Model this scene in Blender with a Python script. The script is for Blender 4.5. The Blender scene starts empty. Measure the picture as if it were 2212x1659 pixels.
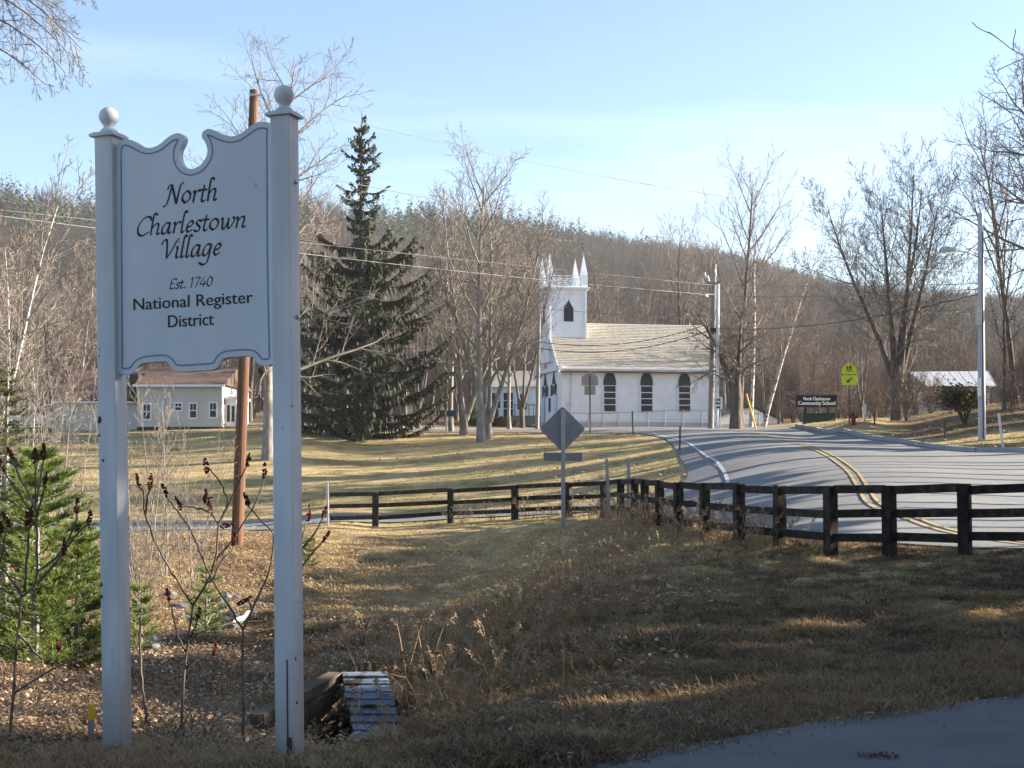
import bpy, bmesh, math, random
import numpy as np
from mathutils import Vector, Matrix

scene = bpy.context.scene
COL = scene.collection
R = math.radians
rnd = random.Random(7)

# ---------------------------------------------------------------- camera, sky, sun, exposure
EYE = 1.65
FPX, CX, CY, HORIZ = 3039.0, 1106.0, 829.5, 985.0
PITCH = math.atan((HORIZ - CY) / FPX)
cam_d = bpy.data.cameras.new("camera")
cam = bpy.data.objects.new("camera", cam_d)
COL.objects.link(cam)
cam.location = (0, 0, EYE)
cam.rotation_euler = (R(90) + PITCH, 0, 0)
cam_d.sensor_width = 36.0
cam_d.lens = 36.0 * FPX / 2212.0
cam_d.clip_end = 4000
cam_d.clip_start = 0.1
scene.camera = cam

SUN_EL, SUN_BACK = 22.0, 10.0          # the sun stands to the right, a little behind the scene
sd = Vector((math.cos(R(SUN_EL)) * math.cos(R(SUN_BACK)), math.cos(R(SUN_EL)) * math.sin(R(SUN_BACK)), math.sin(R(SUN_EL))))
sun_d = bpy.data.lights.new("sun", 'SUN')
sun_d.energy = 5.0
sun_d.angle = R(0.5)
sun_d.color = (1.0, 0.90, 0.75)
sun = bpy.data.objects.new("sun", sun_d)
COL.objects.link(sun)
sun.rotation_euler = (-sd).to_track_quat('-Z', 'Y').to_euler()
sun.location = (60, 20, 60)

world = bpy.data.worlds.new("World")
scene.world = world
world.use_nodes = True
wn, wl = world.node_tree.nodes, world.node_tree.links
wn.clear()
sky = wn.new('ShaderNodeTexSky')
sky.sky_type = 'NISHITA'
sky.sun_disc = False
sky.sun_elevation = R(SUN_EL)
sky.sun_rotation = R(90 - SUN_BACK)
sky.altitude = 150
sky.air_density = 1.0
sky.dust_density = 1.0
sky.ozone_density = 3.0
# thin streaks of high cloud mixed into the blue
tc = wn.new('ShaderNodeTexCoord')
mp = wn.new('ShaderNodeMapping')
mp.inputs['Scale'].default_value = (1.2, 2.0, 9.0)
mp.inputs['Rotation'].default_value = (0.0, R(6), R(20))
nz = wn.new('ShaderNodeTexNoise')
nz.inputs['Scale'].default_value = 1.6
nz.inputs['Detail'].default_value = 5
nz.inputs['Roughness'].default_value = 0.55
cr = wn.new('ShaderNodeMapRange')
cr.inputs['From Min'].default_value = 0.5
cr.inputs['From Max'].default_value = 0.85
cr.inputs['To Max'].default_value = 0.22
mx = wn.new('ShaderNodeMixRGB')
mx.inputs['Color2'].default_value = (7.0, 7.6, 8.2, 1)
bg = wn.new('ShaderNodeBackground')
bg.inputs['Strength'].default_value = 0.068
wo = wn.new('ShaderNodeOutputWorld')
wl.new(tc.outputs['Generated'], mp.inputs['Vector'])
wl.new(mp.outputs['Vector'], nz.inputs['Vector'])
wl.new(nz.outputs['Fac'], cr.inputs['Value'])
wl.new(cr.outputs['Result'], mx.inputs['Fac'])
wl.new(sky.outputs['Color'], mx.inputs['Color1'])
wl.new(mx.outputs['Color'], bg.inputs['Color'])
wl.new(bg.outputs['Background'], wo.inputs['Surface'])

scene.view_settings.view_transform = 'Standard'
scene.view_settings.look = 'None'
scene.view_settings.exposure = 2.08
scene.view_settings.gamma = 1.0
scene.view_settings.use_curve_mapping = False
scene.render.engine = 'CYCLES'
scene.cycles.max_bounces = 6
scene.cycles.diffuse_bounces = 3
scene.cycles.use_denoising = True
scene.cycles.denoiser = 'OPENIMAGEDENOISE'
scene.cycles.denoising_input_passes = 'RGB_ALBEDO_NORMAL'
scene.cycles.denoising_prefilter = 'ACCURATE'

# ---------------------------------------------------------------- helpers
def at(px, py, d):
    """World point seen at photo position (px, py) (2212 x 1659 frame), d metres ahead."""
    x = (px - CX) / FPX
    y = -(py - CY) / FPX
    dx, dy, dz = x, math.cos(PITCH) - y * math.sin(PITCH), math.sin(PITCH) + y * math.cos(PITCH)
    t = d / dy
    return Vector((dx * t, d, EYE + dz * t))

def tag(o, label=None, cat=None, group=None, kind=None):
    if label: o['label'] = label
    if cat: o['category'] = cat
    if group: o['group'] = group
    if kind: o['kind'] = kind
    return o

def empty(name, loc, label, cat, group=None, rot=(0, 0, 0)):
    o = bpy.data.objects.new(name, None)
    o.empty_display_size = 0.2
    COL.objects.link(o)
    o.location = loc
    o.rotation_euler = rot
    return tag(o, label, cat, group)

class MB:
    """Collects shapes; build() links them as one mesh object."""
    def __init__(s, origin=(0, 0, 0)):
        s.v, s.f, s.o = [], [], Vector(origin)
    def verts(s, pts):
        n = len(s.v)
        ox, oy, oz = s.o
        s.v.extend((p[0] - ox, p[1] - oy, p[2] - oz) for p in pts)
        return n
    def quad(s, a, b, c, d):
        n = s.verts((a, b, c, d)); s.f.append((n, n + 1, n + 2, n + 3))
    def tri(s, a, b, c):
        n = s.verts((a, b, c)); s.f.append((n, n + 1, n + 2))
    def box(s, c, size, rz=0.0, M=None):
        hx, hy, hz = size[0] / 2, size[1] / 2, size[2] / 2
        P = []
        for z in (-hz, hz):
            for x, y in ((-hx, -hy), (hx, -hy), (hx, hy), (-hx, hy)):
                P.append(Vector((x, y, z)))
        if M is None:
            cs, sn = math.cos(rz), math.sin(rz)
            P = [(c[0] + p.x * cs - p.y * sn, c[1] + p.x * sn + p.y * cs, c[2] + p.z) for p in P]
        else:
            P = [Vector(c) + M @ p for p in P]
        n = s.verts(P)
        for q in ((3, 2, 1, 0), (4, 5, 6, 7), (0, 1, 5, 4), (1, 2, 6, 5), (2, 3, 7, 6), (3, 0, 4, 7)):
            s.f.append(tuple(n + i for i in q))
    def beam(s, a, b, w, h, up=(0, 0, 1)):
        a, b = Vector(a), Vector(b)
        d = (b - a).normalized()
        u = Vector(up)
        sx = d.cross(u)
        if sx.length < 1e-4: sx = d.cross(Vector((1, 0, 0)))
        sx.normalize(); uz = sx.cross(d).normalized()
        P = []
        for e in (a, b):
            for i, j in ((-1, -1), (1, -1), (1, 1), (-1, 1)):
                P.append(e + sx * (i * w / 2) + uz * (j * h / 2))
        n = s.verts(P)
        for q in ((3, 2, 1, 0), (4, 5, 6, 7), (0, 1, 5, 4), (1, 2, 6, 5), (2, 3, 7, 6), (3, 0, 4, 7)):
            s.f.append(tuple(n + i for i in q))
    def tube(s, pts, rad, n=6, cap=True):
        m = len(pts)
        base = len(s.v)
        ox, oy, oz = s.o
        px = None
        for i in range(m):
            p = pts[i]
            q0 = pts[i - 1] if i else pts[0]
            q1 = pts[i + 1] if i < m - 1 else pts[-1]
            dx, dy, dz = q1[0] - q0[0], q1[1] - q0[1], q1[2] - q0[2]
            L = math.sqrt(dx * dx + dy * dy + dz * dz) or 1.0
            dx /= L; dy /= L; dz /= L
            if px is None:
                px = (0, 0, 1) if abs(dz) < 0.9 else (1, 0, 0)
            k = px[0] * dx + px[1] * dy + px[2] * dz
            ax, ay, az = px[0] - k * dx, px[1] - k * dy, px[2] - k * dz
            L = math.sqrt(ax * ax + ay * ay + az * az)
            if L < 1e-6:
                ax, ay, az = -dy, dx, 0.001; L = math.sqrt(ax * ax + ay * ay + az * az)
            ax /= L; ay /= L; az /= L
            px = (ax, ay, az)
            bx, by, bz = dy * az - dz * ay, dz * ax - dx * az, dx * ay - dy * ax
            r = rad[i] if hasattr(rad, '__len__') else rad
            for j in range(n):
                c, sn = _CS[n][j]
                c *= r; sn *= r
                s.v.append((p[0] + ax * c + bx * sn - ox, p[1] + ay * c + by * sn - oy, p[2] + az * c + bz * sn - oz))
        for i in range(m - 1):
            a = base + i * n
            for j in range(n):
                k = (j + 1) % n
                s.f.append((a + j, a + k, a + n + k, a + n + j))
        if cap and n > 2:
            s.f.append(tuple(base + n - 1 - j for j in range(n)))
            s.f.append(tuple(base + (m - 1) * n + j for j in range(n)))
    def lathe(s, c, prof, n=16):
        base = len(s.v)
        for r, z in prof:
            s.verts([(c[0] + r * math.cos(2 * math.pi * j / n), c[1] + r * math.sin(2 * math.pi * j / n), c[2] + z) for j in range(n)])
        for i in range(len(prof) - 1):
            a = base + i * n
            for j in range(n):
                k = (j + 1) % n
                s.f.append((a + j, a + k, a + n + k, a + n + j))
        s.f.append(tuple(base + n - 1 - j for j in range(n)))
        s.f.append(tuple(base + (len(prof) - 1) * n + j for j in range(n)))
    def prism(s, outline, f0, f1):
        """Closed 2-D outline extruded: f0 / f1 map (a, b) to the near and far point."""
        n = len(outline)
        a = s.verts([f0(*p) for p in outline]); b = s.verts([f1(*p) for p in outline])
        s.f.append(tuple(a + i for i in range(n))); s.f.append(tuple(b + n - 1 - i for i in range(n)))
        for i in range(n):
            j = (i + 1) % n
            s.f.append((a + j, a + i, b + i, b + j))
    def mesh(s, name, mat, smooth=False):
        me = bpy.data.meshes.new(name)
        me.from_pydata(s.v, [], s.f)
        me.materials.append(mat)
        if smooth:
            me.polygons.foreach_set('use_smooth', [True] * len(me.polygons))
        me.update()
        return me
    def build(s, name, mat, parent=None, smooth=False, fix=True):
        me = s.mesh(name, mat, smooth)
        if fix and len(s.f) < 6000:
            b = bmesh.new(); b.from_mesh(me); bmesh.ops.recalc_face_normals(b, faces=b.faces); b.to_mesh(me); b.free()
        o = bpy.data.objects.new(name, me)
        COL.objects.link(o)
        if parent is not None: o.parent = parent
        else: o.location = s.o
        return o
_CS = {n: [(math.cos(2 * math.pi * j / n), math.sin(2 * math.pi * j / n)) for j in range(n)] for n in range(2, 33)}

def link(name, me, parent=None, loc=None):
    o = bpy.data.objects.new(name, me)
    COL.objects.link(o)
    if parent is not None: o.parent = parent
    if loc is not None: o.location = loc
    return o

def np_mesh(name, V, Fq, mat):
    """Fast mesh from numpy: V (n,3), Fq (m,k)."""
    me = bpy.data.meshes.new(name)
    k = Fq.shape[1]
    me.vertices.add(len(V)); me.loops.add(Fq.size); me.polygons.add(len(Fq))
    me.vertices.foreach_set('co', np.asarray(V, np.float32).ravel())
    me.loops.foreach_set('vertex_index', np.asarray(Fq, np.int32).ravel())
    me.polygons.foreach_set('loop_start', np.arange(0, Fq.size, k, dtype=np.int32))
    me.polygons.foreach_set('loop_total', np.full(len(Fq), k, np.int32))
    me.materials.append(mat)
    me.update(calc_edges=True)
    me.validate()
    return me

def catmull(P, n=6, closed=False):
    P = [tuple(map(float, p)) for p in P]
    m = len(P)
    out = []
    rng = range(m) if closed else range(m - 1)
    for i in rng:
        if closed:
            p0, p1, p2, p3 = P[i - 1], P[i], P[(i + 1) % m], P[(i + 2) % m]
        else:
            p1, p2 = P[i], P[i + 1]
            p0 = P[i - 1] if i else tuple(2 * a - b for a, b in zip(p1, p2))
            p3 = P[i + 2] if i + 2 < m else tuple(2 * b - a for a, b in zip(p1, p2))
        for k in range(n):
            t = k / n
            out.append(tuple(0.5 * (2 * b + (c - a) * t + (2 * a - 5 * b + 4 * c - d) * t * t + (3 * b - a - 3 * c + d) * t ** 3)
                             for a, b, c, d in zip(p0, p1, p2, p3)))
    if not closed: out.append(P[-1])
    return out

# ---------------------------------------------------------------- materials
def new_mat(name):
    m = bpy.data.materials.new(name)
    m.use_nodes = True
    nt = m.node_tree
    return m, nt, nt.nodes['Principled BSDF']

def pmat(name, c1, c2=None, scale=6.0, rough=0.85, bump=0.0, bscale=None, detail=4, stretch=(1, 1, 1), metallic=0.0,
         spots=None, rand=0.0, contrast=(0.35, 0.65), foot=False):
    """Two colours mixed by noise, optional bump, optional spots (colour, scale, threshold), optional per-object value shift."""
    m, nt, p = new_mat(name)
    N, L = nt.nodes, nt.links
    t = N.new('ShaderNodeTexCoord'); mpn = N.new('ShaderNodeMapping')
    mpn.inputs['Scale'].default_value = stretch
    L.new(t.outputs['Object'], mpn.inputs['Vector'])
    col = None
    if c2 is not None:
        n = N.new('ShaderNodeTexNoise'); n.inputs['Scale'].default_value = scale; n.inputs['Detail'].default_value = detail
        L.new(mpn.outputs['Vector'], n.inputs['Vector'])
        mr = N.new('ShaderNodeMapRange'); mr.inputs['From Min'].default_value, mr.inputs['From Max'].default_value = contrast
        L.new(n.outputs['Fac'], mr.inputs['Value'])
        mxn = N.new('ShaderNodeMixRGB'); mxn.inputs['Color1'].default_value = (*c1, 1); mxn.inputs['Color2'].default_value = (*c2, 1)
        L.new(mr.outputs['Result'], mxn.inputs['Fac'])
        col = mxn.outputs['Color']
    if spots:
        n = N.new('ShaderNodeTexNoise'); n.inputs['Scale'].default_value = spots[1]; n.inputs['Detail'].default_value = 3
        L.new(t.outputs['Object'], n.inputs['Vector'])
        mr = N.new('ShaderNodeMapRange'); mr.inputs['From Min'].default_value = spots[2]; mr.inputs['From Max'].default_value = spots[2] + 0.03
        L.new(n.outputs['Fac'], mr.inputs['Value'])
        mxn = N.new('ShaderNodeMixRGB'); mxn.inputs['Color2'].default_value = (*spots[0], 1)
        if col: L.new(col, mxn.inputs['Color1'])
        else: mxn.inputs['Color1'].default_value = (*c1, 1)
        L.new(mr.outputs['Result'], mxn.inputs['Fac'])
        col = mxn.outputs['Color']
    if foot:
        # mud splash and grime low on the post, drips below
        sx_ = N.new('ShaderNodeSeparateXYZ'); L.new(t.outputs['Object'], sx_.inputs[0])
        n = N.new('ShaderNodeTexNoise'); n.inputs['Scale'].default_value = 7; n.inputs['Detail'].default_value = 5; L.new(mpn.outputs['Vector'], n.inputs['Vector'])
        ad = N.new('ShaderNodeMath'); ad.operation = 'MULTIPLY_ADD'; ad.inputs[1].default_value = -1.1; L.new(n.outputs['Fac'], ad.inputs[0]); L.new(sx_.outputs['Z'], ad.inputs[2])
        mr = N.new('ShaderNodeMapRange'); mr.inputs['From Min'].default_value = -.45; mr.inputs['From Max'].default_value = .25; mr.inputs['To Min'].default_value = .7; mr.inputs['To Max'].default_value = 0
        L.new(ad.outputs['Value'], mr.inputs['Value'])
        mxn = N.new('ShaderNodeMixRGB'); mxn.inputs['Color2'].default_value = (.20, .17, .14, 1)
        L.new(col, mxn.inputs['Color1']); L.new(mr.outputs['Result'], mxn.inputs['Fac']); col = mxn.outputs['Color']
    if rand:
        oi = N.new('ShaderNodeObjectInfo')
        mr = N.new('ShaderNodeMapRange'); mr.inputs['To Min'].default_value = 1 - rand; mr.inputs['To Max'].default_value = 1 + rand
        L.new(oi.outputs['Random'], mr.inputs['Value'])
        mu = N.new('ShaderNodeVectorMath'); mu.operation = 'SCALE'
        if col: L.new(col, mu.inputs[0])
        else: mu.inputs[0].default_value = c1
        L.new(mr.outputs['Result'], mu.inputs['Scale'])
        col = mu.outputs['Vector']
    if col: L.new(col, p.inputs['Base Color'])
    else: p.inputs['Base Color'].default_value = (*c1, 1)
    p.inputs['Roughness'].default_value = rough
    p.inputs['Metallic'].default_value = metallic
    p.inputs['Specular IOR Level'].default_value = 0.3
    if bump:
        n = N.new('ShaderNodeTexNoise'); n.inputs['Scale'].default_value = bscale or scale * 3; n.inputs['Detail'].default_value = 5
        L.new(mpn.outputs['Vector'], n.inputs['Vector'])
        b = N.new('ShaderNodeBump'); b.inputs['Strength'].default_value = bump; b.inputs['Distance'].default_value = 0.02
        L.new(n.outputs['Fac'], b.inputs['Height']); L.new(b.outputs['Normal'], p.inputs['Normal'])
    return m

def leafmat(name, c1, c2, scale=1.5, rough=0.6, trans=0.25):
    """Thin leaves / needles: diffuse with some light let through, tone varied from place to place."""
    m = pmat(name, c1, c2, scale=scale, rough=rough, detail=3)
    nt = m.node_tree; p = nt.nodes['Principled BSDF']
    if trans:
        tr = nt.nodes.new('ShaderNodeBsdfTranslucent'); ms = nt.nodes.new('ShaderNodeMixShader')
        ms.inputs['Fac'].default_value = trans
        src = p.inputs['Base Color'].links[0].from_socket
        nt.links.new(src, tr.inputs['Color'])
        out = nt.nodes['Material Output']
        nt.links.new(p.outputs['BSDF'], ms.inputs[1]); nt.links.new(tr.outputs['BSDF'], ms.inputs[2])
        nt.links.new(ms.outputs['Shader'], out.inputs['Surface'])
    return m

M = {}
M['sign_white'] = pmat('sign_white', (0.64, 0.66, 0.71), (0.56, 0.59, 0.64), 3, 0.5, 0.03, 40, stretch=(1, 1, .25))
M['post_white'] = pmat('post_white', (0.68, 0.69, 0.72), (0.50, 0.52, 0.56), 4, 0.5, 0.05, 60, stretch=(1, 1, .2), spots=((0.06, 0.035, 0.025), 9, 0.735), foot=True)
M['groove'] = pmat('groove', (0.16, 0.21, 0.33), (0.22, 0.27, 0.39), 8, 0.6)
M['letter'] = pmat('letter', (0.035, 0.022, 0.022), (0.05, 0.03, 0.03), 20, 0.6)
M['rot'] = pmat('rot', (0.06, 0.03, 0.025), (0.13, 0.07, 0.05), 30, 0.9, 0.5)
M['bolt'] = pmat('bolt', (0.35, 0.36, 0.38), None, rough=0.35, metallic=0.9)
M['fence_wood'] = pmat('fence_wood', (0.016, 0.011, 0.008), (0.070, 0.052, 0.040), 7, 0.9, 0.4, 25, stretch=(1, 1, 1), rand=0.4, contrast=(.4, .8))
M['pole_brown'] = pmat('pole_brown', (0.085, 0.042, 0.024), (0.17, 0.085, 0.048), 3, 0.85, 0.3, 30, stretch=(4, 4, .15))
M['pole_grey'] = pmat('pole_grey', (0.20, 0.18, 0.16), (0.30, 0.27, 0.25), 3, 0.85, 0.3, 30, stretch=(4, 4, .15))
M['galv'] = pmat('galv', (0.42, 0.43, 0.44), (0.52, 0.52, 0.52), 6, 0.4, metallic=0.75)
M['conduit'] = pmat('conduit', (0.78, 0.78, 0.78), (0.68, 0.68, 0.68), 3, 0.35)
M['alu_back'] = pmat('alu_back', (0.17, 0.17, 0.18), (0.20, 0.20, 0.21), 5, 0.55, metallic=0.3)
M['tan_back'] = pmat('tan_back', (0.36, 0.30, 0.25), (0.40, 0.33, 0.28), 5, 0.7)
M['post_steel'] = pmat('post_steel', (0.10, 0.10, 0.09), (0.16, 0.14, 0.12), 8, 0.6, metallic=0.4)
M['wire_bright'] = pmat('wire_bright', (0.20, 0.20, 0.20), None, rough=0.6)
M['wire_dark'] = pmat('wire_dark', (0.02, 0.02, 0.022), None, rough=0.7)
M['clap'] = pmat('clap', (0.86, 0.88, 0.89), (0.78, 0.81, 0.83), 1.5, 0.6)
M['trim'] = pmat('trim', (0.80, 0.83, 0.86), (0.76, 0.79, 0.82), 2, 0.55)
M['foundation'] = pmat('foundation', (0.34, 0.34, 0.35), (0.42, 0.42, 0.42), 3, 0.9, 0.2)
M['glass'] = pmat('glass', (0.015, 0.016, 0.022), (0.03, 0.03, 0.035), 1.5, 0.15)
M['shutter_dark'] = pmat('shutter_dark', (0.012, 0.014, 0.03), (0.02, 0.022, 0.04), 5, 0.7)
M['louvre_green'] = pmat('louvre_green', (0.010, 0.038, 0.024), (0.016, 0.052, 0.034), 4, 0.6)
M['beige'] = pmat('beige', (0.56, 0.53, 0.49), (0.50, 0.47, 0.44), 1.2, 0.7)
M['brown_roof'] = pmat('brown_roof', (0.075, 0.046, 0.035), (0.125, 0.078, 0.06), 2.5, 0.95, 0.3, 14)
M['brick_dark'] = pmat('brick_dark', (0.03, 0.025, 0.025), (0.06, 0.045, 0.04), 8, 0.9, 0.3)
M['tin'] = pmat('tin', (0.45, 0.45, 0.46), (0.36, 0.35, 0.36), 2.0, 0.5, stretch=(3, .4, 1))
M['shed_wood'] = pmat('shed_wood', (0.66, 0.62, 0.57), (0.34, 0.31, 0.28), 3, 0.9, stretch=(5, 5, .3))
M['pale_blue'] = pmat('pale_blue', (0.72, 0.76, 0.80), (0.66, 0.70, 0.76), 1.5, 0.7)
M['sign_yellow'] = pmat('sign_yellow', (0.72, 0.78, 0.02), (0.68, 0.74, 0.02), 2, 0.45)
M['black'] = pmat('black', (0.012, 0.012, 0.012), None, rough=0.5)
M['board_green'] = pmat('board_green', (0.012, 0.035, 0.032), (0.02, 0.05, 0.045), 3, 0.5)
M['board_black'] = pmat('board_black', (0.008, 0.014, 0.018), (0.012, 0.02, 0.024), 3, 0.45)
M['letter_white'] = pmat('letter_white', (0.85, 0.85, 0.85), None, rough=0.5)
M['hydrant_red'] = pmat('hydrant_red', (0.26, 0.008, 0.014), (0.18, 0.006, 0.01), 10, 0.4)
M['guy_yellow'] = pmat('guy_yellow', (0.75, 0.42, 0.03), (0.65, 0.36, 0.03), 6, 0.5)
M['lamp_grey'] = pmat('lamp_grey', (0.36, 0.37, 0.42), (0.42, 0.43, 0.47), 4, 0.5)
M['blue_plank'] = pmat('blue_plank', (0.085, 0.105, 0.14), (0.17, 0.195, 0.235), 3, 0.9, 0.3, 20, stretch=(.5, 3, 3), rand=0.25, spots=((.07, .05, .035), 4.5, .56))
M['concrete'] = pmat('concrete', (0.075, 0.055, 0.04), (0.14, 0.105, 0.075), 2.2, 0.95, 0.3, 12, rand=0.15)
M['kerb'] = pmat('kerb', (0.26, 0.26, 0.27), (0.34, 0.34, 0.34), 3, 0.9, 0.2)
M['rock'] = pmat('rock', (0.05, 0.05, 0.055), (0.16, 0.16, 0.165), 6, 0.9, 0.4, 20, rand=0.4)
M['debris'] = pmat('debris', (0.75, 0.73, 0.70), (0.6, 0.58, 0.55), 8, 0.7)
M['paint_white'] = pmat('paint_white', (0.50, 0.50, 0.49), (0.27, 0.27, 0.265), 5, 0.8, contrast=(.45, .75))
M['paint_yellow'] = pmat('paint_yellow', (0.38, 0.26, 0.085), (0.21, 0.17, 0.105), 5, 0.8, contrast=(.45, .75))
M['bark_grey'] = pmat('bark_grey', (0.16, 0.14, 0.125), (0.29, 0.265, 0.235), 5, 0.95, 0.5, 18, stretch=(1, 1, .3))
M['bark_dark'] = pmat('bark_dark', (0.07, 0.055, 0.045), (0.15, 0.12, 0.10), 5, 0.95, 0.5, 18, stretch=(1, 1, .3))
M['bark_birch'] = pmat('bark_birch', (0.52, 0.49, 0.45), (0.15, 0.125, 0.105), 2.2, 0.8, 0.2, 18, stretch=(1, 1, 2.2), contrast=(.48, .6))
M['twig'] = pmat('twig', (0.13, 0.105, 0.09), (0.21, 0.175, 0.145), .6, 0.9)
M['twig_pale'] = pmat('twig_pale', (0.14, 0.118, 0.098), (0.23, 0.195, 0.16), .6, 0.9)
M['twig_red'] = pmat('twig_red', (0.15, 0.112, 0.088), (0.23, 0.178, 0.14), .5, 0.9)
M['sumac_bark'] = pmat('sumac_bark', (0.085, 0.062, 0.05), (0.17, 0.135, 0.11), 10, 0.9, 0.3, 40)
M['sumac_seed'] = pmat('sumac_seed', (0.075, 0.014, 0.012), (0.15, 0.03, 0.022), 60, 0.95, 0.6, 150, rand=0.4)
M['spruce'] = leafmat('spruce', (0.020, 0.026, 0.014), (0.055, 0.060, 0.026), 0.45, 0.7, 0.15)
M['pine_bright'] = leafmat('pine_bright', (0.075, 0.12, 0.024), (0.16, 0.205, 0.042), 2.2, 0.55, 0.3)
M['pine_dull'] = leafmat('pine_dull', (0.05, 0.065, 0.02), (0.11, 0.12, 0.04), 1.2, 0.6, 0.25)
M['rhodo'] = leafmat('rhodo', (0.16, 0.07, 0.03), (0.10, 0.11, 0.035), 1.4, 0.5, 0.2)
M['hill_conifer'] = leafmat('hill_conifer', (0.028, 0.046, 0.024), (0.06, 0.082, 0.04), 0.02, 0.8, 0.0)
M['hill_bare'] = leafmat('hill_bare', (0.135, 0.105, 0.078), (0.225, 0.170, 0.125), 0.015, 0.9, 0.0)
M['oak_leaf'] = leafmat('oak_leaf', (0.27, 0.17, 0.10), (0.38, 0.265, 0.16), 5, 0.7, 0.3)
M['car_silver'] = pmat('car_silver', (0.50, 0.53, 0.56), None, rough=0.25, metallic=0.6)
M['rubber'] = pmat('rubber', (0.015, 0.015, 0.016), None, rough=0.8)
# ---------------------------------------------------------------- ground shape
CTRL = []
def cp(*rows):
    for px, py, d in rows:
        CTRL.append(((px - CX) / FPX, d, at(px, py, d).z))
def cw(*rows):
    for x, y, z in rows:
        CTRL.append((x / y, y, z))
cw((0.2, 7.4, 0), (1, 8, 0), (2, 8.7, 0), (3.4, 9.5, 0.02), (6, 11.5, 0.05), (10, 16, 0.1), (-2, 5, 0), (-3, 5, -.05), (0, 4, 0), (3, 5, 0), (6, 8, 0),
   (-2, 3, 0), (2, 3, 0), (0, 3, 0))
cp((255, 1634, 8.33), (620, 1640, 8.0), (430, 1628, 8.4), (100, 1642, 8.2), (-200, 1645, 8.2), (0, 1600, 9.2), (800, 1632, 8.5), (1000, 1615, 8.3), (1190, 1655, 7.45),
   (850, 1622, 9.0), (700, 1640, 9.2), (540, 1640, 9.2))
# ditch, culvert
cp((900, 1445, 13.9), (840, 1620, 11.4), (760, 1640, 11.5), (990, 1450, 16.5), (1000, 1535, 12.6), (990, 1565, 11.0), (600, 1625, 12.2), (480, 1570, 14), (480, 1500, 17), (560, 1500, 17),
   (480, 1400, 22), (600, 1430, 21), (480, 1350, 25), (520, 1280, 30), (450, 1220, 33.5), (510, 1173, 36.5), (380, 1168, 38), (300, 1149, 46.5), (600, 1146, 46.5),
   (100, 1550, 12), (0, 1450, 16.5), (150, 1500, 15), (300, 1450, 18.5), (200, 1350, 24), (150, 1250, 30), (0, 1300, 26), (300, 1270, 29.5), (330, 1200, 34))
# bank
cp((650, 1290, 28.5), (750, 1220, 34), (710, 1130, 46.6), (810, 1140, 46), (973, 1130, 46.2), (1112, 1123, 45.6), (1000, 1180, 38.5), (1000, 1250, 31.5), (1000, 1330, 25.5), (1000, 1400, 21),
   (800, 1330, 26), (800, 1390, 21), (1228, 1118, 44.8), (1305, 1117, 43.7), (1341, 1119, 41.5), (1217, 1140, 40), (1200, 1200, 32), (1200, 1300, 22), (1200, 1400, 16.2),
   (1200, 1500, 12), (1200, 1575, 9.3), (1393, 1142, 33), (1466, 1158, 29.5), (1597, 1178, 26.3), (1685, 1188, 25), (1795, 1201, 23.3), (1922, 1205, 22.5), (2085, 1205, 21.8),
   (1450, 1215, 25.5), (1450, 1300, 18), (1450, 1400, 13.5), (1450, 1500, 10.7), (1450, 1560, 9.2), (1750, 1240, 21.5), (1750, 1300, 17.3), (1750, 1400, 12.7), (1750, 1500, 10),
   (2100, 1250, 18.5), (2100, 1350, 13.7), (2100, 1450, 10.8), (2300, 1202, 21), (2600, 1195, 20))
# road
cp((1440, 935, 80), (1530, 927, 88), (1600, 927, 90), (1340, 933, 84), (1165, 930, 92), (1060, 932, 92), (1700, 930, 82), (1760, 930, 80), (1800, 935, 76), (1860, 943, 70),
   (1930, 953, 65), (1990, 963, 60), (2050, 973, 54), (2120, 976, 52), (2212, 978, 50), (1890, 1095, 30), (1840, 1020, 40), (1740, 965, 56), (1640, 940, 72), (2000, 1130, 27),
   (2212, 1183, 23.2), (2212, 1080, 33), (2212, 1030, 40), (2400, 1080, 33), (1570, 1040, 44), (1545, 1000, 52), (1480, 960, 66), (1440, 940, 78), (1480, 1037, 49),
   (1475, 1000, 57), (1420, 1066, 46.5), (1333, 1083, 47.5), (1103, 1099, 50), (850, 1112, 51), (600, 1122, 51.5), (300, 1124, 51.5), (0, 1126, 51.5), (1450, 1090, 40), (1600, 1090, 35),
   (1600, 1148, 28.5), (1750, 1150, 26.5), (1350, 1105, 43.5))
# lawn, house, church
cp((1000, 1040, 62), (1200, 1020, 62), (1000, 985, 72), (1200, 970, 72), (1350, 960, 72), (1040, 955, 79), (1005, 942, 85), (1200, 939, 86), (800, 1050, 62), (800, 982, 75), (790, 940, 86),
   (600, 1060, 62), (600, 985, 71), (400, 1060, 62), (400, 960, 77), (300, 940, 84), (300, 930, 88), (50, 935, 88), (100, 1060, 62), (100, 965, 76), (1300, 922, 108), (1213, 924, 110),
   (1500, 922, 112), (1650, 920, 100), (1760, 910, 90), (1835, 914, 76), (1900, 906, 88), (2050, 895, 80), (2212, 895, 72), (2120, 951, 60), (2212, 935, 62), (2212, 957, 57), (2350, 900, 66),
   (1960, 908, 84), (2200, 872, 100), (1950, 930, 74))
for px in (-300, 0, 400, 800, 1106, 1500, 1800, 2100, 2500):
    cp((px, 912, 130), (px, 905, 160))
cp((-300, 1550, 11), (-300, 1450, 15), (-300, 1350, 22), (-300, 1148, 46.5), (-300, 1126, 51.5), (-300, 1060, 62), (-300, 960, 77), (-300, 932, 90), (2900, 1198, 20), (2900, 1400, 12),
   (2900, 1085, 33), (2900, 982, 50), (2900, 905, 66), (2900, 915, 90))

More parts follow.
